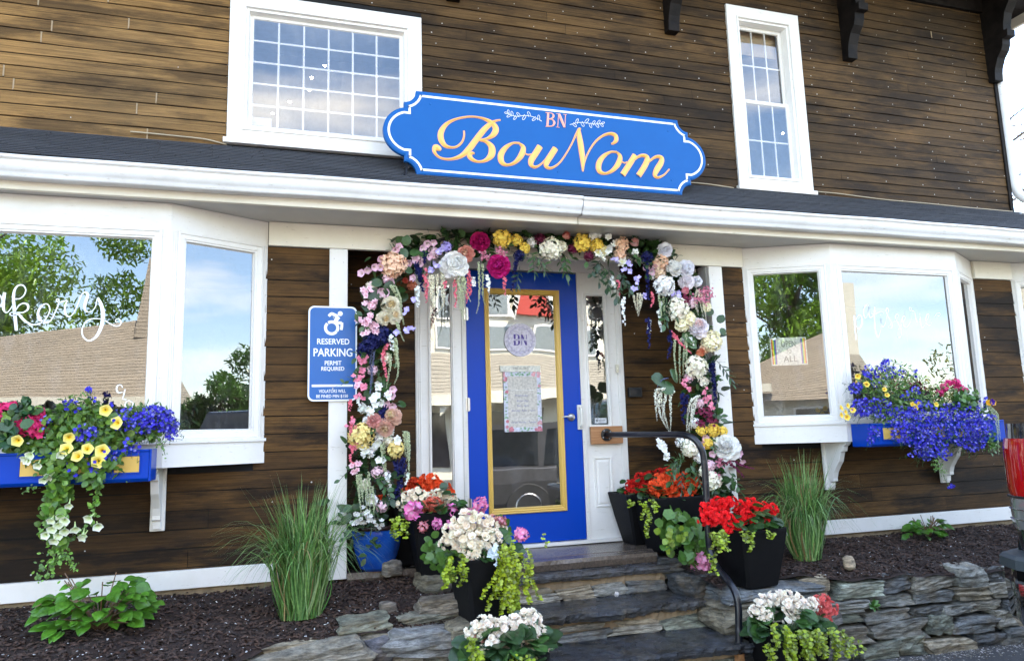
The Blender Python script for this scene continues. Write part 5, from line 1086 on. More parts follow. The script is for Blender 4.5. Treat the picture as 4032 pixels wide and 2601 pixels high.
strands(z2([[(760, 440), (790, 560), (800, 680), (830, 770)], [(740, 440), (760, 560), (800, 640)], [(840, 300), (850, 380), (820, 440)]]) + [[(1206, 590), (1200, 630), (1197, 660), (1192, 680)], [(1503, 600), (1508, 640), (1510, 680), (1512, 700)], [(1510, 745), (1512, 780), (1512, 810)], [(1558, 772), (1562, 805), (1558, 836)]] + c1([[(690, 50), (700, 130), (705, 220), (715, 330)], [(670, 60), (690, 150), (710, 260)], [(490, 260), (490, 350), (495, 460)], [(520, 270), (510, 330), (500, 400)]]) + l1([[(380, 890), (400, 1000), (390, 1100), (370, 1220)], [(420, 880), (430, 990), (420, 1090), (400, 1160)], [(440, 890), (440, 960), (410, 1050)], [(290, 470), (290, 540), (300, 610)], [(270, 520), (285, 560), (300, 600)], [(240, 10), (150, 60), (110, 130)]]), .019, NAVY, 'navy_wisteria', **sp)
strands(z2([[(740, 720), (755, 820), (760, 950)], [(1590, 590), (1610, 680), (1600, 790)], [(1430, 600), (1440, 700)], [(420, 1310), (440, 1400), (445, 1480)]]) + [[(1427, 647), (1430, 668), (1434, 688)], [(1453, 697), (1452, 725), (1455, 758)], [(1538, 708), (1536, 740), (1541, 772)], [(1512, 745), (1513, 765), (1513, 778)], [(1612, 790), (1614, 808)]] + l1([[(320, 990), (330, 1090), (335, 1190)], [(465, 980), (460, 1070)], [(150, 1240), (160, 1320)], [(110, 410), (100, 480)]]), .018, (.90, .93, .88), 'white_delphinium', **sp)
strands(z2([[(850, 500), (840, 640), (860, 780), (860, 900)], [(830, 560), (870, 700), (830, 830)], [(1370, 500), (1370, 640), (1350, 760), (1340, 900)], [(1395, 620), (1390, 760), (1350, 860)], [(1080, 640), (1090, 730)], [(1200, 640), (1210, 760), (1210, 960)], [(400, 1370), (360, 1450), (320, 1520)]]) + [[(1177, 650), (1176, 670), (1177, 688)], [(1440, 655), (1442, 680), (1444, 690)], [(1516, 680), (1522, 700), (1515, 716)], [(1565, 775), (1575, 790), (1592, 806), (1610, 824)], [(1572, 780), (1588, 800)]] + l1([[(310, 20), (290, 100), (300, 200), (320, 290)], [(280, 70), (290, 170)], [(60, 570), (40, 660), (50, 780)], [(50, 780), (40, 880), (70, 920)], [(40, 440), (30, 520)]]), .0135, (.80, .20, .26), 'coral_spray', **sp)
strands(l1([[(200, 50), (190, 160), (200, 260), (185, 390)], [(220, 60), (205, 200), (190, 300)]]) + c1([[(390, 150), (350, 165), (320, 210)]]), .008, (.16, .18, .30), 'blue_berry_spray', dens=.8, taper=.7)
strands([[(1700, 1068), (1725, 1082), (1757, 1092)], [(1690, 1075), (1715, 1090), (1735, 1112)], [(1685, 1055), (1700, 1075), (1722, 1100)]], .012, (.16, .015, .07), 'burgundy_spike', **sp)
for x, y, s, a, t, c in ((945, 572, .07, 80, 1, 1), (955, 590, .07, 10, 1, 1), (948, 600, .07, 120, 1, 1), (975, 590, .07, 0, 1, 1), (890, 655, .07, 200, 1, 0), (962, 632, .06, 170, 1, 1), (1558, 598, .06, 60, 1, 3), (1565, 594, .05, 80, 1, 3), (1520, 614, .06, 150, 1, 1), (1533, 612, .06, 30, 1, 1), (1518, 642, .06, 200, 1, 1), (880, 700, .10, 130, 1, 2), (870, 720, .08, 160, 1, 2), (1675, 752, .07, 60, 1, 0), (1680, 765, .06, -60, 1, 0), (1590, 780, .12, -20, 1, 3), (1600, 790, .10, -40, 1, 3), (1668, 975, .06, 20, 0, 1), (1680, 978, .06, -10, 0, 1), (1678, 965, .05, 60, 0, 1), (1550, 890, .12, 160, 1, 0), (1570, 900, .12, 190, 1, 1), (1580, 890, .11, 120, 1, 1), (845, 735, .05, 150, 0, 1), (850, 745, .05, 200, 0, 1), (838, 750, .06, 120, 0, 3), (845, 770, .05, 20, 0, 3), (838, 775, .05, 60, 0, 3), (820, 1178, .08, 200, 0, 0), (812, 1190, .08, 150, 0, 0), (818, 1196, .08, 230, 0, 0), (1580, 640, .05, 0, 1, 1), (905, 690, .1, 80, 1, 2)):
    a = rad(a); mb = MB(); leaf(mb, A_(x, y, -.06), (math.cos(a), -.25, math.sin(a)), s, GR[c], L_WIDE if t else L_OV, up=np.array([RNG.normal(0, .3), -1, .4])); mb.build('leaf', LEAF, arch, smooth=True)
for x, y, a in ((1440, 650, 250), (1395, 610, 260), (1405, 620, 280), (1420, 625, 250), (1250, 600, 300), (1240, 590, 270), (1212, 620, 250), (1235, 590, 330), (1440, 630, 300), (1475, 600, 340), (1600, 1075, 150), (1590, 1065, 190), (1580, 1080, 220), (1590, 1095, 250), (1600, 1060, 120), (1610, 1080, 250), (1620, 1090, 280), (1590, 1075, 170), (1650, 1100, 280), (1700, 1100, 300), (1560, 670, 230), (880, 1115, 20), (870, 1105, 320), (890, 1150, 340), (880, 1170, 250), (1490, 660, 200), (1550, 700, 260), (1560, 690, 280), (1550, 710, 250), (1670, 840, 310), (1680, 850, 300), (1400, 605, 220), (1300, 600, 290), (1315, 590, 270)):
    a = rad(a); mb = MB(); leafspray(mb, A_(x, y, -.05), (math.cos(a), -.35, math.sin(a)), .13, .055, GR[RNG.integers(0, 3)], 8, L_OV if RNG.uniform() < .5 else L_THIN); mb.build('leaf_sprig', LEAF, arch, smooth=True)

# ------------------------------------------------------------------ potted plants
LG = (.05, .13, .025); DG = (.03, .075, .02); LIME = (.34, .46, .022); BEG = (.78, .66, .52)
def begonia(mb, o, r, col, ci, n=None):
    """a head of crowded double blossoms"""
    o = np.asarray(o); n = n or 30
    ball(mb, o + [0, r * .2, 0], r * .55, np.array(col) * .95, True)
    for i_, d in enumerate(fib(n)):
        if d[1] > .45 or d[2] < -.75: continue
        d = d + RNG.normal(0, .16, 3); d /= np.linalg.norm(d); p = o + d * r * RNG.uniform(.75, 1.05) * np.array([1, .8, .8]); s = r * RNG.uniform(.27, .36); ax = d + np.array([0, -.25, 0]) + RNG.normal(0, .25, 3)
        k = jit(col, .07); cc = np.array(ci) * .5 + np.array(col) * .5; flower(mb, p, ax, s * 1.12, k, 5, P_RUF[i_ % 3], .28, ci=cc); flower(mb, p + ax / np.linalg.norm(ax) * s * .12, ax, s * .75, k, 4, P_RUF[(i_ + 1) % 3], .75, ci=cc)
def planter(name, label, x, y, z0, h, wt, wb, group, heads=(), jen=(), leaves=26, lr=.17, lc=DG, ls=.07, yaw=0., extra=None, pot=True, tpl=None):
    t = thing(name, label, 'potted plant', (x, y, z0), group); c = np.array([x, y, z0]); R = spin(yaw)
    if pot:
        mb = MB(); rings = [(wb / 2 * .94, 0), (wb / 2, .01), (wb / 2 + (wt - wb) * .27, h * .5), (wt / 2, h - .012), (wt / 2, h), (wt / 2 - .014, h), (wt / 2 - .02, h - .05)]; V = []
        for r_, z in rings:
            b = .12 * r_
            for sx_, sy_ in ((-1, -1), (1, -1), (1, 1), (-1, 1)):
                if sx_ * sy_ > 0: V += [(sx_ * r_, sy_ * (r_ - b), z), (sx_ * (r_ - b), sy_ * r_, z)]
                else: V += [(sx_ * (r_ - b), sy_ * r_, z), (sx_ * r_, sy_ * (r_ - b), z)]
        V = np.array(V) @ R.T + c; k = 8; mb.add(V, [(i * k + j, i * k + (j + 1) % k, (i + 1) * k + (j + 1) % k, (i + 1) * k + j) for i in range(len(rings) - 1) for j in range(k)])
        mb.add([V[6 * 8 + j] for j in range(8)] + [c + [0, 0, h - .045]], [(j, (j + 1) % 8, 8) for j in range(8)], mi=1); mb.build('pot', [BLACK, SOIL], t)
    top = c + [0, 0, h]; mb = MB()
    for i in range(leaves * 3):
        a = RNG.uniform(0, 6.3); q = RNG.uniform(.1, 1) ** .6; p = top + [lr * q * math.cos(a), lr * q * math.sin(a) * .9, RNG.uniform(-.02, .14) * (1.3 - q)]
        leaf(mb, p, [math.cos(a), math.sin(a) - .3, RNG.uniform(-.5, .5)], ls * RNG.uniform(.7, 1.2), [lc, LG, lc][i % 3], tpl or L_WIDE, up=np.array([math.cos(a) * .3, -.5, .8]) + RNG.normal(0, .35, 3))
    mb.build('foliage', LEAF, t, smooth=True)
    for (hx, hy, dy, r, col, ci) in heads:
        p = at(hx, hy, y + dy); mb = MB(); begonia(mb, p, r * (y + dy + .3) / 1720 * 1.12, col, ci); mb.build('flower_head', PETAL, t, smooth=True)
    for (jx, jy, L_, n_) in jen:
        mb = MB()
        for q in range(n_):
            p = at(jx + RNG.normal(0, 5), jy + RNG.normal(0, 4), y - wt / 2 - .01 - .01 * q); jenny(mb, p, L_ * RNG.uniform(.45, 1), LIME, sway=.12)
        mb.build('trailing_jenny', LEAF, t, smooth=True)
    if extra: extra(t)
    return t
def geranium(t, pts, y, col, ci=None, stem=None):
    for (gx, gy, dy, r) in pts:
        p = at(gx, gy, y + dy); mb = MB(); rr = r * (y + dy + .3) / 1720
        for d in fib(30):
            if d[1] < .6: flower(mb, p + d * rr * RNG.uniform(.55, .95), d + RNG.normal(0, .45, 3), rr * RNG.uniform(.42, .55), jit(col, .15), 5, ci=ci or (.8, .5, .6))
        if stem is not None: tube(mb, [p, p * .5 + np.array(stem) * .5 + [0, 0, .02], stem], .0025, 5, (.12, .22, .06))
        mb.build('geranium_head', PETAL, t, smooth=True)
def ger_leaves(t, spots, y, s=.05, n=9, col=(.09, .20, .03), name='geranium_leaves'):
    mb = MB()
    for (lx, ly, dy) in spots:
        for q in range(n):
            p = at(lx + RNG.normal(0, 9), ly + RNG.normal(0, 9), y + dy + RNG.normal(0, .03)); d = outward(); d[1] = -abs(d[1]) * .4; leaf(mb, p, d, s * RNG.uniform(.7, 1.1), col, L_WIDE if q % 2 else L_RND, up=np.array([0, -1, .5]) + RNG.normal(0, .35, 3))
    mb.build(name, LEAF, t, smooth=True)
GP = 'black square planters around the steps'
OR_, ORc = (.95, .12, .03), (.95, .28, .12); RD, RDc = (.88, .015, .02), (.93, .10, .09); BG, BGc = (.98, .87, .69), (.97, .76, .60)
BOL, BOLc = (.98, .90, .76), (.96, .60, .50)
def ex1(t):
    s0 = np.array([1.10, 4.1, .95]); geranium(t, [(1215, 1245, -.05, 15)], 4.1, (.78, .20, .42), stem=s0 + [.10, 0, .05]); geranium(t, [(1120, 1178, 0, 17), (1098, 1196, .05, 12)], 4.2, (.78, .20, .42), stem=s0); geranium(t, [(1168, 1215, .02, 12)], 4.15, (.55, .16, .16), stem=s0)
    ger_leaves(t, [(1005, 1270, .1), (1020, 1290, .05), (1010, 1300, .1), (1035, 1300, 0), (1040, 1330, 0), (1060, 1290, 0), (1160, 1225, .1), (1175, 1240, .1)], 4.15)
    mb = MB()
    for q in range(24):
        p = at(1165 + abs(RNG.normal(0, 26)), 1285 + RNG.normal(0, 16), 4.0 - RNG.uniform(0, .1)); jenny(mb, p, RNG.uniform(.05, .20) if p[0] > 1.3 else RNG.uniform(.1, .3), (.40, .50, .022), s=.011, sway=.25)
    for q in range(6): jenny(mb, at(1195 + RNG.normal(0, 8), 1320 + RNG.normal(0, 10), 3.93), RNG.uniform(.2, .32), (.33, .45, .022), s=.010, sway=.08)
    mb.build('trailing_jenny', LEAF, t, smooth=True)
    mb = MB(); [flower(mb, at(1150 + RNG.normal(0, 8), 1290 + RNG.normal(0, 12), 3.93 + RNG.normal(0, .01)), FRONT + RNG.normal(0, .4, 3), .018, (.72, .80, .84), 4) for q in range(16)]; mb.build('pale_blue_silk_spray', PETAL, t, smooth=True)
planter('planter_pot', 'front left black planter with cream begonias and lime creeping jenny beside the steps', 1.115, 4.13, .598, .345, .345, .235, GP,
        [(1060, 1240, 0, 22, BG, BGc), (1090, 1215, 0, 26, BG, BGc), (1125, 1225, 0, 25, BG, BGc), (1080, 1260, -.05, 24, BG, BGc), (1110, 1265, -.08, 26, BG, BGc), (1145, 1255, -.05, 22, BG, BGc), (1045, 1262, 0, 17, BG, BGc), (1135, 1285, -.1, 20, BG, BGc), (1105, 1290, -.12, 18, BG, BGc), (1160, 1235, .05, 16, BG, BGc), (1150, 1215, .1, 14, (.8, .4, .3), BGc)],
        [(1072, 1300, .12, 6), (1045, 1300, .16, 4)], extra=ex1, yaw=.12)
def ex2(t):
    geranium(t, [(962, 1190, -.12, 20), (1053, 1192, -.1, 16), (1018, 1220, -.15, 11), (1048, 1222, -.14, 9), (1040, 1210, -.1, 8)], 4.69, (.80, .16, .46), stem=(.98, 4.69, 1.13)); geranium(t, [(992, 1215, -.1, 12), (985, 1228, -.12, 12), (1075, 1215, -.1, 13)], 4.69, (.62, .16, .16), stem=(.98, 4.69, 1.13))
planter('planter_pot', 'black planter left of the door with cream, coral and bright pink flowers', .955, 4.72, .742, .40, .335, .20, GP,
        [(955, 1160, 0, 16, BG, BGc), (975, 1155, 0, 16, BG, BGc), (1000, 1160, 0, 14, BG, BGc), (940, 1175, 0, 14, BG, BGc), (1025, 1158, 0, 16, BG, BGc), (1045, 1165, 0, 16, BG, BGc), (1065, 1180, 0, 15, BG, BGc), (1010, 1178, -.05, 18, (.78, .20, .13), ORc), (985, 1183, -.05, 15, (.78, .20, .13), ORc), (1078, 1195, .0, 12, BG, BGc)],
        [(918, 1205, .14, 4), (942, 1215, .1, 3)], lr=.16, extra=ex2)
planter('planter_pot', 'black planter half hidden against the left sidelight with orange begonias', .86, 5.06, .772, .42, .30, .20, GP,
        [(975, 1135, 0, 20, OR_, ORc), (1000, 1128, 0, 22, OR_, ORc), (1022, 1142, 0, 22, OR_, ORc), (1040, 1150, 0, 15, OR_, ORc), (988, 1150, -.05, 18, OR_, ORc), (950, 1150, 0, 13, OR_, ORc), (965, 1128, 0, 13, (.65, .05, .02), ORc), (885, 1172, 0, 15, OR_, ORc), (900, 1165, 0, 13, OR_, ORc)], lr=.13, leaves=14)
planter('planter_pot', 'black planter right of the steps with bright red begonias', 2.93, 4.27, .60, .36, .37, .25, GP,
        [(1650, 1188, 0, 18, RD, RDc), (1675, 1175, 0, 19, RD, RDc), (1700, 1175, 0, 19, RD, RDc), (1665, 1205, -.05, 20, RD, RDc), (1690, 1210, -.05, 20, RD, RDc), (1725, 1185, 0, 18, RD, RDc), (1750, 1178, 0, 18, RD, RDc), (1775, 1185, 0, 17, RD, RDc), (1798, 1188, 0, 15, RD, RDc), (1740, 1205, -.05, 18, RD, RDc), (1715, 1225, -.08, 16, RD, RDc), (1645, 1212, -.05, 16, RD, RDc), (1700, 1232, -.08, 14, RD, RDc), (1780, 1212, -.05, 13, RD, RDc), (1762, 1220, -.05, 12, RD, RDc)],
        [(1665, 1248, .09, 9), (1680, 1240, .10, 8), (1660, 1290, .13, 2), (1742, 1245, .11, 2), (1736, 1240, .05, 3), (1790, 1240, .04, 3)], lr=.19, yaw=.1)
def ex5(t):
    ger_leaves(t, [(1575, 1200, -.2), (1560, 1220, -.22), (1590, 1215, -.25), (1605, 1230, -.25), (1580, 1245, -.25), (1600, 1255, -.28), (1570, 1265, -.26), (1610, 1275, -.3), (1625, 1250, -.3), (1590, 1285, -.3), (1550, 1235, -.22), (1620, 1300, -.3), (1640, 1270, -.3)], 4.85, .075, 10, (.10, .22, .035))
    ger_leaves(t, [(1565, 1260, -.3), (1590, 1250, -.32), (1560, 1245, -.3)], 4.85, .05, 7, (.26, .38, .04), 'young_leaves')
    geranium(t, [(1633, 1308, -.33, 20), (1628, 1318, -.33, 18), (1640, 1320, -.33, 16)], 4.85, (.80, .28, .46), stem=(2.68, 4.55, .92)); geranium(t, [(1645, 1170, -.05, 15)], 4.85, (.72, .30, .46), stem=(2.66, 4.8, 1.1))
planter('planter_pot', 'black planter right of the door with orange begonias and trailing geranium', 2.67, 4.84, .752, .385, .40, .24, GP,
        [(1545, 1120, 0, 18, OR_, ORc), (1565, 1112, 0, 18, OR_, ORc), (1590, 1118, 0, 18, OR_, ORc), (1555, 1140, -.05, 20, OR_, ORc), (1580, 1138, -.05, 20, OR_, ORc), (1605, 1135, -.03, 18, OR_, ORc), (1620, 1128, 0, 16, OR_, ORc), (1530, 1135, 0, 17, OR_, ORc), (1575, 1158, -.08, 15, OR_, ORc), (1600, 1155, -.08, 16, OR_, ORc), (1625, 1150, 0, 14, OR_, ORc), (1618, 1165, 0, 12, (.75, .25, .05), ORc), (1535, 1150, -.05, 13, OR_, ORc)],
        [(1500, 1170, .22, 3), (1520, 1170, .06, 3)], lr=.18, leaves=11, extra=ex5)
planter('planter_pot', 'black planter against the right door frame with deep red begonias', 2.60, 5.13, .772, .37, .36, .21, GP,
        [(1495, 1118, 0, 16, (.66, .02, .015), RDc), (1515, 1112, 0, 15, (.66, .02, .015), RDc), (1540, 1105, 0, 15, (.66, .02, .015), RDc), (1480, 1135, 0, 16, (.66, .02, .015), RDc), (1500, 1138, -.03, 16, (.66, .02, .015), RDc), (1470, 1145, 0, 12, (.66, .02, .015), RDc), (1560, 1100, 0, 14, (.66, .02, .015), RDc), (1517, 1135, -.03, 14, (.70, .03, .02), RDc), (1470, 1128, .02, 11, (.66, .02, .015), RDc)], [(1462, 1165, .05, 2)], lr=.16, leaves=7)
planter('planter_pot', 'black planter on the asphalt right of the handrail with cream and coral begonias', 2.83, 3.80, .082, .355, .345, .25, GP,
        [(1780, 1402, .05, 18, BOL, BOLc), (1805, 1395, .08, 18, BOL, BOLc), (1830, 1392, .08, 18, BOL, BOLc), (1765, 1425, 0, 17, BOL, BOLc), (1785, 1435, -.02, 15, BOL, BOLc), (1855, 1398, .05, 18, BOL, BOLc), (1845, 1415, 0, 22, BOL, BOLc), (1875, 1415, 0, 20, BOL, BOLc), (1865, 1440, -.03, 20, BOL, BOLc), (1845, 1448, -.03, 17, BOL, BOLc), (1895, 1408, 0, 17, BOL, BOLc), (1915, 1405, 0, 20, (.80, .16, .15), (.85, .35, .3)), (1935, 1418, 0, 18, (.80, .16, .15), (.85, .35, .3)), (1918, 1428, 0, 19, (.80, .16, .15), (.85, .35, .3)), (1925, 1448, 0, 14, (.80, .16, .15), (.85, .35, .3))],
        [(1800, 1460, .11, 4), (1830, 1470, .16, 10), (1870, 1475, .16, 14), (1900, 1470, .14, 12), (1935, 1465, .16, 7), (1960, 1475, .14, 4), (1785, 1500, .08, 3), (1980, 1490, .1, 3)], lr=.20, leaves=40, ls=.085, lc=(.035, .085, .025))
planter('planter_pot', 'black planter at the bottom centre edge full of pale blush begonias', 1.08, 3.62, .20, .37, .34, .24, GP,
        [(1130, 1455, 0, 20, BOL, BOLc), (1150, 1462, 0, 18, BOL, BOLc), (1105, 1470, 0, 16, BOL, BOLc), (1175, 1465, 0, 22, BOL, BOLc), (1205, 1455, 0, 22, BOL, BOLc), (1235, 1445, 0, 22, BOL, BOLc), (1225, 1470, -.03, 22, BOL, BOLc), (1250, 1485, -.03, 20, BOL, BOLc), (1210, 1495, -.05, 20, BOL, BOLc), (1145, 1500, -.05, 22, BOL, BOLc), (1170, 1512, -.05, 22, BOL, BOLc), (1268, 1500, 0, 17, BOL, BOLc), (1240, 1515, -.05, 20, BOL, BOLc), (1125, 1488, 0, 16, (.80, .35, .3), BOLc), (1115, 1515, -.02, 14, BOL, BOLc), (1260, 1475, 0, 16, BOL, BOLc), (1205, 1525, -.05, 18, BOL, BOLc)],
        [(1100, 1490, .08, 5), (1115, 1520, .1, 6), (1230, 1530, .1, 5), (1195, 1528, .08, 4), (1105, 1530, .08, 5)], lr=.19, leaves=44, ls=.09, lc=(.035, .08, .025))
# blue glazed pot
bp = thing('blue_glazed_pot', 'round ribbed cobalt blue glazed pot at the left foot of the flower arch', 'pot', (.60, 4.93, .776))
m, t, p = newmat('cobalt_glaze', .08); t.links.new(mixc(t, (.008, .05, .30), (.02, .12, .50), ramp(t, noise(t, 9, 5), [(.35, 0.), (.7, 1.)])), p.inputs['Base Color'])
mb = MB(); pr = [(.0, 0), (.09, 0), (.098, .01)]
for i in range(22):
    z = .015 + i * .0105; r_ = .100 + .058 * math.sin(min(1, (z / .25)) * PI / 2 * 1.02); pr += [(r_, z), (r_ + .0035, z + .005)]
pr += [(.150, .252), (.158, .256), (.160, .272), (.152, .278), (.140, .272), (.135, .24), (.0, .235)]
lathe(mb, pr, (.62, 4.92, .776), 48); pc = mb.build('pot', m, bp, smooth=True)
mb = MB(); lathe(mb, [(.1545, .252), (.163, .256), (.1648, .272), (.156, .282), (.139, .276), (.134, .24)], (.62, 4.92, .776), 48); mb.build('pot_rim', flat('rim_brown', (.03, .016, .014), .25, bmp=0), bp, smooth=True)

# ------------------------------------------------------------------ window boxes
def wbox(name, label, x0, x1, z0, z1, y0, y1, insets):
    t = thing(name, label, 'window box', ((x0 + x1) / 2, y1, z0)); mb = MB(); c = .018
    P_ = [(y1, z0), (y0 + c, z0), (y0, z0 + c), (y0, z1 - .012), (y0 - .006, z1 - .012), (y0 - .006, z1), (y0 + .016, z1), (y0 + .018, z1 - .05), (y1 - .018, z1 - .05), (y1 - .016, z1), (y1, z1)]
    n = len(P_); V = [(x0, *q) for q in P_] + [(x1, *q) for q in P_]; mb.add(V, [(i, n + i, n + (i + 1) % n, (i + 1) % n) for i in range(n)])
    mb.box((x0 - .012, y0 + .002, z0 + .002), (x0, y1, z1 + .001)); mb.box((x1, y0 + .002, z0 + .002), (x1 + .012, y1, z1 + .001)); mb.build('box', BLUE, t, bevel=.003)
    for (a, b) in insets:
        mb = MB(); lbox(mb, np.array([0, y0, 0]), EX, EZ, NY, a, b, z0 + .052, z0 + .135, .0005, .003); mb.build('gold_panel', GOLD, t, bevel=.002)
        mb = MB(); frame_ring(mb, np.array([0, y0, 0]), EX, EZ, NY, a - .008, b + .008, z0 + .044, z0 + .143, [(0, .0005), (.001, .005), (.006, .005), (.008, .001)]); mb.build('panel_trim', BLUE, t)
    mb = MB(); mb.box((x0 + .01, y0 + .018, z1 - .06), (x1 - .01, y1 - .018, z1 - .03)); mb.build('potting_soil', SOIL, t); return t
LOB = (.045, .035, .50); LOB2 = (.10, .10, .62); STEM = (.07, .14, .03)
def lobelia(t, blobs, y, name='lobelia', fs=.0095, lb=None, stems=.35):
    """blobs: (px, py, radius px, count, droop)"""
    mb = MB(); ml = MB()
    for (bx, by, r, n, dr) in blobs:
        for i in range(n):
            a, q = RNG.uniform(0, 6.3), RNG.uniform(0, 1) ** .5; dy = -abs(RNG.normal(0, .05)) - .03 * dr; p = at(bx + r * q * math.cos(a), by + r * q * math.sin(a) * .8, y + dy)
            c = LOB if RNG.uniform() < .78 else LOB2
            flower(mb, p, FRONT + RNG.normal(0, .5, 3), fs * RNG.uniform(.8, 1.25), jit(c, .25), 5, P_ROUND, .2, ci=(.4, .4, .75) if RNG.uniform() < .3 else None)
            if RNG.uniform() < stems:
                e = p + np.array([RNG.normal(0, .03), RNG.uniform(.0, .06), RNG.uniform(-.08, .02)]); tube(ml, [p, (p + e) / 2 + RNG.normal(0, .006, 3), e], .0011, 3, STEM, False); [leaf(ml, p * (1 - k) + e * k, outward(), .016, (.06, .13, .03), L_THIN) for k in (.3, .6, .9)]
    o = mb.build(name, PETAL, t, smooth=True); ml.build(name + '_stems', LEAF, t)
    if lb: lab(o, lb)
def greens(t, blobs, y, s=.03, col=(.10, .22, .03), name='foliage', tpls=(L_WIDE, L_SM), lb=None):
    mb = MB()
    for (bx, by, r, n) in blobs:
        for i in range(n):
            a, q = RNG.uniform(0, 6.3), RNG.uniform(0, 1) ** .5; p = at(bx + r * q * math.cos(a), by + r * q * math.sin(a) * .85, y - abs(RNG.normal(0, .04))); d = outward(); d[1] = -abs(d[1]) * .6
            leaf(mb, p, d, s * RNG.uniform(.6, 1.3), col if RNG.uniform() < .7 else np.array(col) * [1.7, 1.4, 1.], tpls[i % len(tpls)], up=np.array([0, -1, .6]) + RNG.normal(0, .5, 3))
    o = mb.build(name, LEAF, t, smooth=True)
    if lb: lab(o, lb)
def vine(t, path_, y, s=.03, n=60, col=(.16, .33, .045), w=8, name='trailing_vine', lb=None):
    P_ = cr([at(a, b, y) for a, b in path_], 10); mb = MB(); tube(mb, P_, .002, 4, (.14, .22, .06), False)
    n = int(n * 1.7)
    for i in range(n):
        t_ = i / n; p = P_[int(t_ * (len(P_) - 1))] + RNG.normal(0, 1, 3) * [w * .0025, .012, .01]; d = outward(); d[1] = -abs(d[1]) * .5; d[2] -= .4
        leaf(mb, p, d, s * .8 * RNG.uniform(.6, 1.2) * (1.1 - .5 * t_), np.array(col) * RNG.choice([.6, 1., 1.5]), [L_WIDE, L_OV, L_SM][i % 3], up=np.array([0, -1, .5]) + RNG.normal(0, .4, 3))
    o = mb.build(name, LEAF, t, smooth=True)
    if lb: lab(o, lb)
def funnel(t, lst, y, col, ci, r, name, L_=.04, dn=0., lb=None):
    for (fx, fy) in lst:
        mb = MB(); ax = FRONT + np.array([RNG.normal(0, .3), 0, RNG.normal(dn, .25)]); ax /= np.linalg.norm(ax); trumpet(mb, at(fx, fy, y - .05), ax, r * RNG.uniform(.9, 1.15), L_, jit(col, .05), ci); o = mb.build(name, PETAL, t, smooth=True)
WBI = [(-1.93, -1.62)]
wL = wbox('window_box', 'blue window box with gold panels and a long hanging vine under the left bay', -1.95, -.65, 1.407, 1.578, 4.40, 4.585, [(-1.68, -1.57), (-1.48, -1.37), (-1.245, -1.13), (-1.03, -.915), (-.815, -.695)])
greens(wL, [(70, 1040, 55, 240), (130, 1050, 60, 330), (190, 1050, 60, 330), (250, 1040, 50, 240), (150, 985, 45, 200), (210, 975, 45, 180), (20, 1000, 40, 150), (80, 975, 30, 90), (290, 1000, 45, 170), (340, 1000, 30, 80), (150, 1090, 35, 120), (260, 1085, 25, 60), (100, 1085, 30, 80)], 4.47, .034)
greens(wL, [(30, 985, 45, 120), (10, 1010, 30, 70), (55, 960, 25, 40)], 4.45, .055, (.03, .09, .03), 'geranium_leaves', (L_WIDE, L_RND))
greens(wL, [(310, 985, 50, 260), (350, 975, 45, 200), (240, 1000, 40, 120), (180, 960, 50, 160), (60, 1060, 30, 80)], 4.46, .028, (.08, .17, .03), 'wispy_stems', (L_THIN,))
lobelia(wL, [(360, 975, 38, 260, 1), (330, 985, 32, 130, 1), (395, 990, 22, 110, 1), (285, 985, 25, 70, 1), (200, 1010, 28, 90, 1), (250, 1060, 26, 70, 1), (225, 1085, 22, 60, 1), (165, 950, 25, 40, 0), (150, 1060, 25, 30, 0), (208, 907, 7, 14, 0), (215, 930, 8, 4, 0), (100, 985, 20, 40, 0), (170, 1100, 18, 40, 1), (290, 960, 20, 22, 0), (400, 1010, 18, 30, 1), (385, 965, 20, 40, 0), (300, 1040, 30, 40, 1), (255, 945, 10, 6, 0)], 4.46, lb='violet blue lobelia')
mb = MB(); tube(mb, [at(207, 910, 4.44), at(216, 925, 4.45), at(218, 950, 4.46)], .0015, 4, STEM, False); mb.build('lobelia_stalk', LEAF, wL)
funnel(wL, [(271, 985), (161, 1020), (180, 1062), (238, 1050), (228, 1075), (154, 1045), (246, 956), (40, 1027), (204, 1045)], 4.38, (.98, .87, .28), (.95, .62, .02), .031, 'petunia', .03)
funnel(wL, [(135, 1225), (150, 1215), (120, 1235), (105, 1248), (160, 1180), (190, 1255), (135, 1250), (125, 1262), (228, 1228), (193, 1250), (112, 1112), (100, 1120), (87, 1086), (143, 1060), (68, 1062), (62, 1075), (55, 1070), (150, 1240), (118, 1215), (140, 1205), (205, 1210), (175, 1235)], 4.37, (.97, .98, .88), (.62, .76, .32), .022, 'nicotiana', .055, dn=-.9)
for (gx, gy, r) in ((70, 985, 17), (55, 1003, 15), (85, 1000, 16), (90, 965, 12), (45, 985, 12), (8, 955, 15), (2, 975, 12), (30, 943, 7)):
    geranium(wL, [(gx, gy, -.04, r)], 4.44, (.72, .03, .16), ci=(.75, .06, .2))
vine(wL, [(150, 1070), (145, 1110), (130, 1150), (128, 1200), (120, 1240), (135, 1290), (115, 1320), (108, 1352)], 4.42, .042, 150, w=13, lb='long hanging vine')
vine(wL, [(245, 1075), (240, 1105), (225, 1150), (220, 1190), (200, 1225), (170, 1250), (140, 1270)], 4.42, .038, 60, w=5); vine(wL, [(135, 1270), (160, 1300), (180, 1330)], 4.42, .026, 40, w=3); vine(wL, [(120, 1110), (80, 1130), (50, 1150)], 4.42, .026, 20, w=3); vine(wL, [(350, 1010), (375, 1030), (385, 1060)], 4.42, .022, 22, w=3); vine(wL, [(270, 1060), (290, 1100), (305, 1112)], 4.42, .032, 25, w=4)
greens(wL, [(140, 1085, 45, 150), (230, 1090, 30, 80), (140, 1110, 18, 50), (135, 1150, 16, 50), (215, 1110, 18, 30), (125, 1200, 16, 40), (135, 1245, 20, 40)], 4.42, .045, name='hanging_leaves')
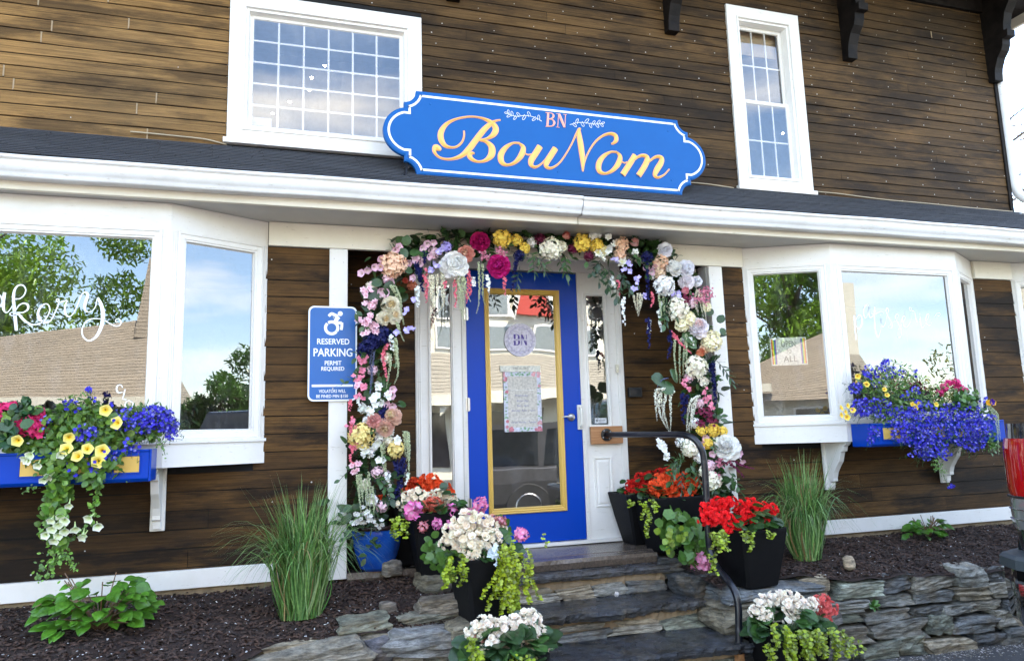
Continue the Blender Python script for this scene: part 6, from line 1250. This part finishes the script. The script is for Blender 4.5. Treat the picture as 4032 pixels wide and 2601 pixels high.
wR = wbox('window_box', 'blue window box overflowing with violet blue lobelia under the right bay window', 4.145, 5.44, 1.430, 1.600, 4.42, 4.60, [(4.255, 4.475), (4.62, 4.84), (4.98, 5.2)])
greens(wR, [(2030, 900, 30, 130), (2080, 905, 40, 220), (2060, 940, 45, 200), (2130, 940, 40, 160), (2190, 940, 45, 200), (2250, 930, 35, 160), (2290, 960, 25, 110), (2120, 1000, 40, 120), (2070, 985, 40, 110), (2180, 1010, 40, 120), (2240, 1000, 40, 120), (2300, 1010, 22, 120), (2310, 1040, 18, 70)], 4.48, .024, (.07, .16, .03))
greens(wR, [(2040, 890, 35, 180), (2085, 880, 45, 220), (2130, 910, 45, 190), (2200, 925, 40, 120), (2060, 960, 40, 120)], 4.47, .030, (.10, .21, .03), 'wispy_stems', (L_THIN,))
lobelia(wR, [(2010, 950, 28, 170, 0), (1995, 905, 18, 60, 0), (2050, 950, 30, 150, 0), (2030, 865, 22, 50, 0), (2065, 850, 16, 36, 0), (2090, 865, 22, 30, 0), (2045, 880, 28, 40, 0), (2105, 975, 35, 210, 1), (2150, 960, 35, 170, 1), (2180, 1000, 40, 320, 1), (2140, 1015, 40, 320, 1), (2100, 1010, 28, 130, 1), (2180, 1040, 32, 210, 1), (2150, 1050, 20, 60, 1), (2220, 960, 30, 150, 1), (2260, 975, 35, 260, 1), (2240, 1010, 35, 260, 1), (2280, 1000, 32, 260, 1), (2270, 1030, 28, 170, 1), (2040, 1005, 18, 40, 1), (2030, 1025, 10, 16, 1), (2120, 915, 25, 30, 0), (2290, 940, 20, 30, 0), (2130, 870, 12, 8, 0), (2160, 1064, 12, 22, 1), (2217, 1133, 7, 10, 1), (2310, 975, 14, 30, 1), (2120, 1062, 8, 8, 1), (2205, 1060, 14, 20, 1), (2063, 843, 8, 14, 0)], 4.475, fs=.0105, lb='dense violet blue lobelia')
funnel(wR, [(1962, 950), (1977, 945), (1972, 960), (1988, 955), (1962, 967), (1975, 972), (1998, 890), (2020, 895), (2062, 907), (2068, 920), (2128, 942), (2135, 948), (2183, 942), (2142, 940), (2000, 877)], 4.44, (.97, .80, .14), (.9, .45, .02), .020, 'calibrachoa', .018)
for (gx, gy, r) in ((2200, 905, 12), (2225, 892, 13), (2238, 905, 11), (2210, 892, 9), (2250, 910, 8), (2190, 915, 10)): geranium(wR, [(gx, gy, -.04, r)], 4.50, (.74, .03, .20), ci=(.75, .08, .25), stem=at(2222, 950, 4.5))
greens(wR, [(2245, 935, 26, 90)], 4.46, .045, (.05, .14, .03), 'geranium_leaves', (L_WIDE, L_RND))
mb = MB(); p_ = at(2309, 937, 4.40)
for dx, c_ in ((-.025, (.85, .42, .02)), (0.0, (.06, .01, .25)), (.022, (.88, .50, .02))): flower(mb, p_ + [dx, -.01 * (dx == 0), -abs(dx) * .2], FRONT + [dx * 5, 0, 0], .026, c_, 5, P_RUF[0], .15)
mb.build('pansy', PETAL, wR, smooth=True)
mb = MB(); [strand(mb, [at(2305 + i, 945, 4.41), at(2322 + i * 2, 965, 4.40), at(2328 + i, 1000, 4.40), at(2331 + i, 1035 - 8 * i, 4.40)], .010, SAGE) for i in (-3, 1)]; mb.build('sage_amaranth', PETAL, wR, smooth=True)
vine(wR, [(2190, 1010), (2188, 1050), (2180, 1085), (2205, 1100)], 4.43, .028, 70, w=7); vine(wR, [(2195, 1080), (2200, 1110), (2215, 1135)], 4.43, .014, 14, w=1); vine(wR, [(2300, 1000), (2310, 1030), (2312, 1052)], 4.43, .026, 60, w=9)
mb = MB(); [flower(mb, at(2170 + RNG.normal(0, 3), 1003 + i * 3.4, 4.40), FRONT, .012, (.8, .82, .85), 4) for i in range(7)]; mb.build('white_lobelia', PETAL, wR, smooth=True)

# ------------------------------------------------------------------ grasses and shrubs in the bed
def grass(label, px, y, h, spread, n, seed):
    r = np.random.default_rng(seed); b = at(*px, y); b[2] = bed_z(b[0], b[1]) if b[1] > wall_line(b[0]) else b[2]; t = thing('ornamental_grass', label, 'grass clump', tuple(b)); mb = MB()
    for i in range(n):
        a = r.uniform(0, 2 * PI); arch_ = r.uniform() < .38; L_ = h * (r.uniform(.75, 1.2) if arch_ else r.uniform(.45, 1.05)); w = r.uniform(.003, .0068); o = b + [.11 * math.cos(a) * r.uniform(0, 1), .06 * math.sin(a) * r.uniform(0, 1), 0]
        out = np.array([math.cos(a), math.sin(a) * .55 - .12, 0]); lean, dr = (spread * r.uniform(.35, .95), r.uniform(.35, .8)) if arch_ else (spread * r.uniform(.08, .45), r.uniform(.02, .25)); k = 9; P_ = []; kx = r.normal(0, .03)
        for j in range(k + 1):
            t_ = j / k; P_.append(o + out * lean * L_ * (.25 * t_ + .75 * t_ ** 2.4) + np.array([kx * math.sin(t_ * 5), 0, L_ * (t_ - dr * t_ ** 3.4)]))
        P_ = np.array(P_); P_[:, 1] = np.minimum(P_[:, 1], 4.85 - .02 * r.uniform()); side = np.cross(out, [0, 0, 1]) * .8 + np.array([.5, 0, 0]) * r.normal(0, 1); side /= np.linalg.norm(side); ww = w * (1 - np.linspace(0, 1, k + 1) ** 2)[:, None]
        V = np.vstack([P_ - side * ww, P_ + side * ww + [0, .001, 0]]); c = jit((.36, .26, .11) if i % 17 == 0 else [(.14, .28, .06), (.22, .40, .11), (.09, .21, .05), (.32, .46, .18)][i % 4], .2); mb.add(V, [(j, j + 1, k + 2 + j, k + 1 + j) for j in range(k)], c)
    mb.build('blades', LEAF, t)
grass('tall arching green grass clump in front of the left white post', (702, 1420), 4.42, .80, .62, 900, 3)
grass('tall arching green grass clump right of the red begonia planter', (1885, 1318), 4.52, .78, .55, 800, 4)
def shrub(label, px, y, r_, h, n, s, col, seed, twigs=6):
    b = at(*px, y); b[2] = bed_z(b[0], b[1]); t = thing('leafy_shrub', label, 'shrub', tuple(b)); mb = MB(); mt = MB()
    for i in range(n):
        a = RNG.uniform(0, 6.3); q = RNG.uniform(.1, 1) ** .6; z = h * RNG.uniform(.15, 1) * (1.15 - .5 * q); p = b + [r_ * q * math.cos(a), r_ * .6 * q * math.sin(a), z]; d = np.array([math.cos(a), math.sin(a) - .45, RNG.uniform(-.5, .25)])
        leaf(mb, p, d, s * RNG.uniform(.55, 1.15), col if i % 3 else np.array(col) * 1.35, petal_big, up=np.array([math.cos(a) * .3, -.55, .9]) + RNG.normal(0, .25, 3))
        if i % 4 == 0: tube(mt, [b + [0, 0, -.01], b * .5 + p * .5 + [0, 0, .02], p], .003, 5, (.16, .10, .05), False)
    mb.build('leaves', LEAF, t, smooth=True)
    for i in range(twigs):
        a = RNG.normal(0, .7) + (PI if seed == 1 and i % 2 else PI / 2); tube(mt, [b, b + [r_ * .7 * math.cos(a) + RNG.normal(0, .02), RNG.normal(0, .03), h * RNG.uniform(.7, 1.15)]], .0028, 5, (.22, .12, .06))
    mt.build('stem', LEAF, t)
petal_big = petalmesh(.36, 6, 2, -.16, .025, 1.05, fold=.25)
shrub('low shrub with large bright green leaves on the left mulch', (232, 1462), 4.42, .25, .27, 150, .088, (.085, .23, .02), 1, 8)
shrub('small shrub with round green leaves on the right mulch below the window box', (2165, 1250), 4.74, .17, .15, 62, .085, (.075, .20, .02), 2, 12)
mb = MB(); p = at(1632, 1392, 4.1); p = np.array([3.72, 4.10, .43])
tw = thing('weed', 'tiny green weed sprouting from the stone wall', 'weed', tuple(p)); [leaf(mb, p, (math.cos(a), -.6, math.sin(a) * .8 + .3), .05, (.09, .22, .04), L_OV) for a in np.linspace(0, 6, 9)]; mb.build('leaves', LEAF, tw, smooth=True)
# fallen petals on the steps
for lb, x, y, z, c_ in (('crumpled navy silk bloom fallen beside the top step', 1530, 1322, .56, NAVY), ('white fallen petal beside the second step', 1540, 1352, .54, (.8, .8, .85)), ('magenta fallen petal on the second step corner', 1603, 1382, .54, (.7, .08, .25)), ('orange fallen bloom beside the deep red begonia planter', 1491, 1266, .78, (.75, .12, .04)), ('white petal lying on the second tread', 1438, 1392, .54, (.8, .78, .75)), ('pink petal on the left mulch edge', 705, 1408, .66, (.75, .12, .25))):
    r = RC.T @ np.array([(x * KD - CX) / F, (y * KD - CY) / F, 1.0]); q = r * ((z - EYE) / r[2]); q[2] += EYE + .012; mb = MB()
    for k in range(3 if 'bloom' in lb else 1): flower(mb, q + RNG.normal(0, .008, 3) * [1, 1, .3], [RNG.normal(0, .4), -.6, .8], .024, c_, 4, P_CUP, .4)
    tag(mb.build('fallen_petal', PETAL, smooth=True), lb, 'petal')

# ------------------------------------------------------------------ vehicles
def vehicle(name, label, loc, yaw, paint, h=1.75, L_=4.7, w=1.9, boxy=True, group=None):
    t = thing(name, label, 'car', loc, group); R = spin(yaw); c = np.array(loc, float)
    def P(V): return np.asarray(V, float) @ R.T + c
    bm_, tm, p = newmat(name + '_paint', .12, .5, .1); p.inputs['Base Color'].default_value = tuple(paint) + (1,); p.inputs['Coat Weight'].default_value = .8; p.inputs['Coat Roughness'].default_value = .03
    gl = newmat(name + '_glass', .03, .8)[0]; gl.node_tree.nodes['Principled BSDF'].inputs['Base Color'].default_value = (.01, .012, .014, 1)
    hl = h * .58; zb = .32; mb = MB()   # x forward; sections across y
    prof = [(0, zb, .62), (0.02, zb, hl * .8), (.06, zb, hl), (.9, zb, hl + .02), (L_ - 1.5, zb, hl + .03), (L_ - .5, zb, hl - .08), (L_ - .08, zb, hl - .22), (L_, zb, .62)]
    V = []
    for x, a, b in prof:
        hw = w / 2 * (.93 if x < .03 or x > L_ - .05 else 1)
        V += [(x, -hw * .92, a), (x, -hw, a + .12), (x, -hw, b - .22 if b > .7 else b - .1), (x, -hw * .93, b), (x, hw * .93, b), (x, hw, b - .22 if b > .7 else b - .1), (x, hw, a + .12), (x, hw * .92, a)]
    k = 8; n = len(prof); mb.add(P(V), [(i * k + j, i * k + (j + 1) % k, (i + 1) * k + (j + 1) % k, (i + 1) * k + j) for i in range(n - 1) for j in range(k)]); mb.add(P(V[:8]), [(0, 1, 2, 3), (0, 3, 4, 7), (4, 5, 6, 7)]); mb.add(P(V[-8:]), [(3, 2, 1, 0), (7, 4, 3, 0), (7, 6, 5, 4)])
    mb.build('body', bm_, t, smooth=False, bevel=.03)
    mb = MB(); x0, x1 = (.10, L_ - 1.75); a = [(x0, hl), (x0 + .28, h), (x1 - .65, h), (x1 + .12, hl)]; V = []
    for x, z in a: V += [(x, -w / 2 * (.90 if z == hl else .72), z), (x, w / 2 * (.90 if z == hl else .72), z)]
    mb.add(P(V), [(0, 1, 3, 2), (2, 3, 5, 4), (4, 5, 7, 6)]); mb.add(P(V), [(0, 2, 4, 6), (1, 7, 5, 3)]); cab = mb.build('cabin', bm_, t, bevel=.04)
    for s in (-1, 1):
        mb = MB(); yy = lambda z: s * (w / 2 * (.90 - .18 * (z - hl) / (h - hl)) + .012)
        for a_, b_ in ((x0 + .25, x0 + 1.0), (x0 + 1.08, x0 + 1.9), (x0 + 1.98, x1 - .35)): mb.add(P([(a_, yy(hl + .06), hl + .06), (b_ + .1 * (b_ > 2), yy(hl + .06), hl + .06), (b_ - .25 * (b_ > 2), yy(h - .1), h - .1), (a_ + .04, yy(h - .1), h - .1)]), [(0, 1, 2, 3)])
        mb.build('side_window', gl, t)
    mb = MB(); hw_ = lambda z: w / 2 * (.80 - .14 * (z - hl) / (h - hl)); rxp = lambda z: x0 + .28 * (z - hl) / (h - hl) - .012
    mb.add(P([(rxp(z), s * hw_(z), z) for z, s in ((hl + .06, -1), (hl + .06, 1), (h - .08, 1), (h - .08, -1))]), [(0, 1, 2, 3)]); mb.build('rear_window', gl, t)
    mb = MB(); fx = lambda z: x1 + .12 - .77 * (z - hl) / (h - hl) + .02
    mb.add(P([(fx(z), s * hw_(z), z) for z, s in ((hl + .06, -1), (hl + .06, 1), (h - .08, 1), (h - .08, -1))]), [(0, 1, 2, 3)]); mb.build('windscreen', gl, t)
    for x in (.9, L_ - .95):
        for s in (-1, 1):
            mb = MB(); lathe(mb, [(0, -.11), (.36, -.11), (.38, -.08), (.38, .08), (.36, .11), (0, .11)], (0, 0, 0), 24); V = np.concatenate(mb.v); m2 = MB(); m2.add(P(np.stack([V[:, 0] + x, V[:, 2] + s * (w / 2 - .09), V[:, 1] + .38], 1)), mb.q[0]); wh = m2.build('wheel', flat('tyre', (.015, .015, .015), .8, bmp=0), t)
            mb = MB(); lathe(mb, [(0, -.12), (.2, -.12), (.23, -.105), (.23, .105), (.2, .12), (0, .12)], (0, 0, 0), 20); V = np.concatenate(mb.v); m2 = MB(); m2.add(P(np.stack([V[:, 0] + x, V[:, 2] + s * (w / 2 - .09), V[:, 1] + .38], 1)), mb.q[0]); m2.build('rim', STEEL, wh)
    for s in (-1, 1):   # headlights
        mb = MB(); v = [(L_ - .25, s * w * .33, hl - .34), (L_ - .04, s * w * .33, hl - .36), (L_ - .06, s * w * .46, hl - .36), (L_ - .3, s * w * .505, hl - .32), (L_ - .04, s * w * .33, hl - .22), (L_ - .3, s * w * .505, hl - .18), (L_ - .06, s * w * .46, hl - .22)]
        mb.add(P([(L_ + .01, s * w * .30, .66), (L_ + .01, s * w * .45, .66), (L_ + .01, s * w * .45, .80), (L_ + .01, s * w * .30, .80)]), [(0, 1, 2, 3)]); mb.build('headlight', flat('lamp_lens', (.7, .7, .72), .1, bmp=0), t)
    return t, P, hl, w
redl, tt, p = newmat('red_lens', .05); p.inputs['Base Color'].default_value = (.35, .004, .006, 1); p.inputs['Coat Weight'].default_value = 1; t_ = tt
clearl, tt, p = newmat('clear_lens', .08); p.inputs['Base Color'].default_value = (.30, .30, .29, 1); p.inputs['Metallic'].default_value = .5; p.inputs['Coat Weight'].default_value = 1
plast = flat('grey_plastic', (.035, .045, .05), .45, bmp=.2)
chrome = newmat('black_chrome', .04, .5, 1)[0]; chrome.node_tree.nodes['Principled BSDF'].inputs['Base Color'].default_value = (.45, .45, .46, 1)
TX, TYf = 3.575, 2.96      # rear plane and far side of the truck
tr, P, hl, w = vehicle('parked_truck', 'dark vehicle at the right edge showing only its red tail lamp and bumper corner', (TX, TYf - .95, .08), 0, (.012, .014, .018), h=1.92, L_=5.2, w=1.9)
def curved(name, z0, z1, mat, par, w0=.0, x_out=-.05, y0=.72, y1=.965):
    mb = MB(); n = 10; V = []
    for j, z in enumerate(np.linspace(z0, z1, 9)):
        s = 1 - .05 * abs(2 * j / 8 - 1) ** 6
        for i in range(n + 1):
            a = i / n * PI / 2; y = y0 + (y1 - y0) * math.sin(a) * s; x = x_out * math.cos(a) * s + .09 * (1 - math.cos(a)) + w0; V.append((x, y, z))
    mb.add(P(V), [(j * (n + 1) + i, j * (n + 1) + i + 1, (j + 1) * (n + 1) + i + 1, (j + 1) * (n + 1) + i) for j in range(8) for i in range(n)]); return mb.build(name, mat, par, smooth=True)
tl = MB(); tl.box((0, 0, 0), (.001, .001, .001))
lamp = curved('tail_lamp', 1.135, 1.425, redl, tr); curved('reversing_lens', .975, 1.135, clearl, tr, w0=.004)
curved('corner_panel', .87, 1.50, bpy.data.materials['parked_truck_paint'], tr, w0=.022, y1=.958)
curved('lamp_seam', 1.128, 1.140, DARKMETAL, tr, w0=-.004, y1=.969)
for zz in (1.02, 1.07): curved('lamp_rib', zz, zz + .006, chrome, tr, w0=-.003, y1=.968)
mb = MB(); V = []
for y, x in ((-.95, -.02), (-.8, -.13), (0, -.16), (.8, -.13), (.93, -.06), (.985, .12)):
    for z, e in ((.50, .04), (.56, 0), (.74, -.015), (.80, -.01)): V.append((x + e, y * (1 - .0 * e), z))
k = 4; mb.add(P(V), [(i * k + j, i * k + j + 1, (i + 1) * k + j + 1, (i + 1) * k + j) for i in range(5) for j in range(3)]); mb.build('bumper', chrome, tr, smooth=True)
mb = MB(); V = []
for y, x in ((-.95, -.04), (-.8, -.15), (0, -.18), (.8, -.15), (.94, -.08), (1.0, .12)):
    for z, e in ((.795, 0.01), (.80, -.006), (.845, -.004), (.86, .02), (.862, .14)): V.append((x + e, y, z))
k = 5; mb.add(P(V), [(i * k + j, i * k + j + 1, (i + 1) * k + j + 1, (i + 1) * k + j) for i in range(5) for j in range(4)]); mb.build('bumper_step', plast, tr)
CARS = 'cars parked across the lot'
vehicle('parked_car', 'silver grey car parked across the lot, mirrored in the door glass', (3.1, -1.8, .08), rad(12), (.05, .05, .052), h=1.7, group=CARS)
vehicle('parked_car', 'dark red car parked across the lot, mirrored in the narrow side glass', (-3.6, -4.2, .08), rad(8), (.22, .012, .014), h=1.6, group=CARS)
vehicle('parked_car', 'white car parked far across the lot, mirrored in the right bay', (9.4, -6.2, .08), rad(175), (.55, .55, .55), h=1.6, group=CARS)

# ------------------------------------------------------------------ the other side of the lot (seen in the glass)
BY = -14.
TAN = m_shingle('tan_shingle', (.20, .165, .12)); CRW = m_paint('cream_clapboard', (.62, .58, .46), .25); RED = m_paint('barn_red', (.42, .05, .03), .2)
ob = thing('shingled_building', 'low building with tan shingled roof across the lot, mirrored in the left bay window', 'building', (-6, BY, .08))
def bshingle(pts, name, mat, par, rows):       # pts: quad x0,x1 bottom y z ; rows as thin ridges
    return None
def facing(name, quad, rows, mat, par, tab=.6):
    """shingled sheet spanned by quad (bl, br, tr, tl), facing +Y"""
    bl, br, tr_, tl_ = [np.array(q, float) for q in quad]; mb = MB(); nrm = np.cross(br - bl, tl_ - bl); nrm /= np.linalg.norm(nrm); nrm = nrm if nrm[1] > 0 else -nrm
    for k in range(rows):
        a, b = k / rows, (k + 1) / rows; p0, p1, p2, p3 = bl + (tl_ - bl) * a, br + (tr_ - br) * a, br + (tr_ - br) * b, bl + (tl_ - bl) * b; n = max(1, int(np.linalg.norm(p1 - p0) / tab))
        for i in range(n):
            u, v = i / n, (i + 1) / n; q = [p0 + (p1 - p0) * u, p0 + (p1 - p0) * v, p3 + (p2 - p3) * v, p3 + (p2 - p3) * u]
            mb.add([q[0], q[1], q[1] + nrm * .014, q[0] + nrm * .014, q[2] + nrm * .003, q[3] + nrm * .003], [(0, 1, 2, 3), (3, 2, 4, 5)], np.ones(3) * RNG.uniform(.92, 1.08))
    return mb.build(name, mat, par)
facing('roof', [(-13, BY, 2.95), (-3.3, BY, 2.95), (-3.3, BY - 2.9, 5.75), (-13, BY - 1.0, 3.9)], 26, TAN, ob)
lab(facing('roof', [(-4.25, BY - 1.9, 4.9), (-3.35, BY - 2.2, 4.9), (-3.35, BY - 2.9, 7.7), (-4.1, BY - 2.9, 7.7)], 22, TAN, ob), 'steep tan shingled upper roof')
facing('roof', [(-3.3, BY + .1, 2.4), (2.2, BY + .1, 2.4), (2.2, BY - 2.4, 5.6), (-3.3, BY - .4, 2.9)], 26, TAN, ob)
mb = MB(); mb.box((-13.2, BY + .05, 2.70), (-1.0, BY + .25, 2.96)); mb.build('fascia', CRW, ob)
mb = MB(); mb.box((-13, BY - 6, .08), (2.2, BY - .4, 2.9)); mb.build('wall', CRW, ob)
for x in (-11.5, -8.8, -6.2, -3.4, -.5):
    mb = MB(); mb.box((x, BY - .42, .9), (x + 1.6, BY - .36, 2.2)); wn = mb.build('window', WHITE, ob); mb = MB(); mb.box((x + .08, BY - .355, .98), (x + 1.52, BY - .35, 2.12)); mb.build('pane', flat('dark_pane', (.03, .035, .04), .08, bmp=0), wn)
oc_ = thing('cream_building', 'cream building with a red gable and awning across the lot, mirrored in the door glass', 'building', (11, BY, .08))
facing('roof', [(2.4, BY + .6, 3.05), (22, BY + .6, 3.05), (22, BY - .3, 4.32), (2.4, BY - .3, 4.32)], 12, m_shingle('grey_shingle', (.20, .18, .14)), oc_)
mb = MB(); mb.box((2.4, BY - 6, 4.3), (22, BY - .3, 7.2)); mb.box((2.4, BY - 6, .08), (22, BY - .5, 3.1)); mb.build('wall', CRW, oc_)
mb = MB(); mb.box((2.3, BY + .55, 2.72), (22.2, BY + .72, 3.06))
for i in range(14): mb.add([(2.3 + i * 1.42, BY + .6, 2.73), (2.3 + i * 1.42 + .5, BY + .6, 2.73), (2.3 + i * 1.42, BY + .6, 2.35)], [(0, 1, 2)])
mb.build('fascia', CRW, oc_)
mb = MB(); prism(mb, [(7.9, 5.75), (9.8, 5.75), (8.85, 7.9)], 1, BY - .28, BY - .1); mb.build('gable', RED, oc_)
mb = MB(); tube(mb, [(7.7, BY - .05, 5.6), (8.85, BY - .05, 8.1), (10.0, BY - .05, 5.6)], .13, 4); mb.build('gable_trim', WHITE, oc_)
for x, z0, z1 in ((5.3, 4.55, 5.35), (7.0, 4.55, 5.35), (8.7, 4.55, 5.35), (10.4, 4.55, 5.35), (5.4, 5.75, 6.8), (6.6, 5.75, 6.8)):
    mb = MB(); mb.box((x - .08, BY - .31, z0 - .08), (x + 1.08, BY - .24, z1 + .08)); wn = mb.build('window', WHITE, oc_); mb = MB(); mb.box((x, BY - .235, z0), (x + 1.0, BY - .23, z1)); mb.build('pane', flat('pale_pane', (.20, .22, .21), .06, bmp=0), wn)
for x in (3.2, 6.4, 9.8, 13.0):
    mb = MB(); mb.box((x, BY - .52, .5), (x + 2.4, BY - .45, 2.5)); mb.build('shop_window', flat('dark_pane_lower', (.04, .03, .03), .08, bmp=0), oc_)
BK = flat('bark', (.08, .055, .035), .9, bmp=.6)
LC = petalmesh(.5, 1, 1, .1, tipw=.6)
def tree(label, x, y, h, r, col, n, group='trees beyond the lot', z0=.08, bare=False, ls=.27):
    t = thing('tree', label, 'tree', (x, y, z0), group); mb = MB(); tube(mb, cr([(x, y, z0), (x + .1, y, h * .3), (x - .1, y + .1, h * .62), (x, y, h * .9)], 4), np.linspace(r * .09, r * .02, 13) * (.5 if bare else 1), 8)
    br = []
    for i in range(26 if bare else 14):
        a = RNG.uniform(0, 6.3); z = h * RNG.uniform(.3, .85); e = np.array([x + r * .85 * math.cos(a) * (1.1 - z / h * .5), y + r * .85 * math.sin(a), z + h * RNG.uniform(.05, .25)]); s = np.array([x, y, z]); br.append(e)
        tube(mb, [s, (s + e) / 2 + [0, 0, .2], e], np.array([r * .03, r * .018, r * .006]) * (.35 if bare else 1), 5, cap=False)
        if bare:
            for q in range(9): f = e + RNG.normal(0, r * .22, 3) + [0, 0, r * .1]; g = s * .4 + e * .6 if q % 2 else e; tube(mb, [g, (g + f) / 2 + RNG.normal(0, .05, 3), f], [r * .003, r * .002, r * .001], 4, cap=False)
    mb.build('trunk', BK, t)
    if bare: return t
    mb = MB(); cl = [np.array([x, y, h * .62]) + RNG.normal(0, 1, 3) * [r * .5, r * .4, h * .17] for _ in range(26)]
    for i in range(n):
        c = cl[i % 26]; d = RNG.normal(0, 1, 3); d /= np.linalg.norm(d); p = c + d * r * RNG.uniform(.18, .36); leaf(mb, p, outward(), ls * RNG.uniform(.6, 1.2), np.array(col) * (1.3 if i % 26 % 3 == 0 else .8), LC)
    mb.build('crown', LEAF, t); return t
GT = (.17, .30, .035)
tree('leafy bright green tree mirrored at the left edge of the left bay', -11.9, -23, 10.6, 4.2, (.24, .42, .03), 15000)
tree('tall green tree mirrored in the slanted pane right of the entry', -2.3, -24, 12.5, 3.2, (.22, .40, .03), 15000); tree('broad green tree mirrored beside the tallest one', 2.0, -26, 11.5, 3.8, (.13, .26, .03), 9000); tree('dark green tree behind the tan roof', -.8, -31, 13, 3.2, (.05, .11, .03), 5000)
tree('bushy tree mirrored low in the left bay side pane', 6.3, -.4, 2.45, .75, (.12, .24, .05), 9000, ls=.11); tree('second bushy tree mirrored in the left bay side pane', 7.1, -.5, 2.65, .85, (.09, .19, .04), 9000, ls=.11); tree('low bushy tree mirrored at the lower left of that pane', 6.2, -.9, 2.0, .5, (.12, .22, .05), 6000, ls=.10)
tree('small rust coloured tree mirrored low in the right bay', 33, -24, 4.2, 2.6, (.32, .16, .04), 1500); tree('small yellow green tree mirrored low in the right bay', 37, -21, 5.2, 2.8, (.26, .28, .05), 1500)
tree('bare tree against the sky beyond the right corner of the shop', 21, 18, 11.5, 4.6, GT, 0, None, bare=True)
fn = thing('wooden_fence', 'grey board fence mirrored in the left bay side pane', 'fence', (10, -4, .08)); mb = MB()
for i in range(30): mb.box((9.2 + i * .2, -4.2 + i * .1, .1), (9.38 + i * .2, -4.15 + i * .1, 1.95))
mb.build('boards', flat('fence_grey', (.12, .10, .085), .8), fn)

# joints and nail heads in the painted trim
mb = MB()
def dot(c, r=.003): mb.add([(c[0] + r * math.cos(q), c[1], c[2] + r * math.sin(q)) for q in np.arange(6) * PI / 3] + [(c[0], c[1] - .0008, c[2])], [(q, (q + 1) % 6, 6) for q in range(6)])
for x in np.arange(-2.9, 6.3, .42):
    for z in (2.875, 2.975):
        if -.07 < x < 3.48: dot((x, Yl - .0265, z))
    if x < .28 or x > 3.3:
        for z in (.785, .845): dot((x + .1, Yl - .0355, z))
for x in (.34, .40, 3.2, 3.26):
    for z in np.arange(.9, 2.8, .31): dot((x, Yl - .0305, z + .02 * math.sin(x * 40)))
mb.build('trim_nail', flat('painted_nail', (.42, .40, .36), .6, bmp=0), shop)['kind'] = 'stuff'

# grit and fallen petals on the asphalt along the wall
mb = MB()
for i in range(1500):
    x = RNG.uniform(3.0, 5.6); y = wall_line(x) - abs(RNG.normal(0, .10)) - .01; r_ = RNG.uniform(.003, .010)
    mb.add(CH @ spin(RNG.uniform(0, 6)).T * r_ + [x, y, .083], CHF, np.array(random.choice([(.30, .27, .22), (.45, .42, .38), (.12, .09, .06), (.6, .55, .52)])) * RNG.uniform(.6, 1.2))
tag(mb.build('gravel', CHIP), 'pale grit and petals gathered along the foot of the stone wall', 'gravel', kind='stuff')
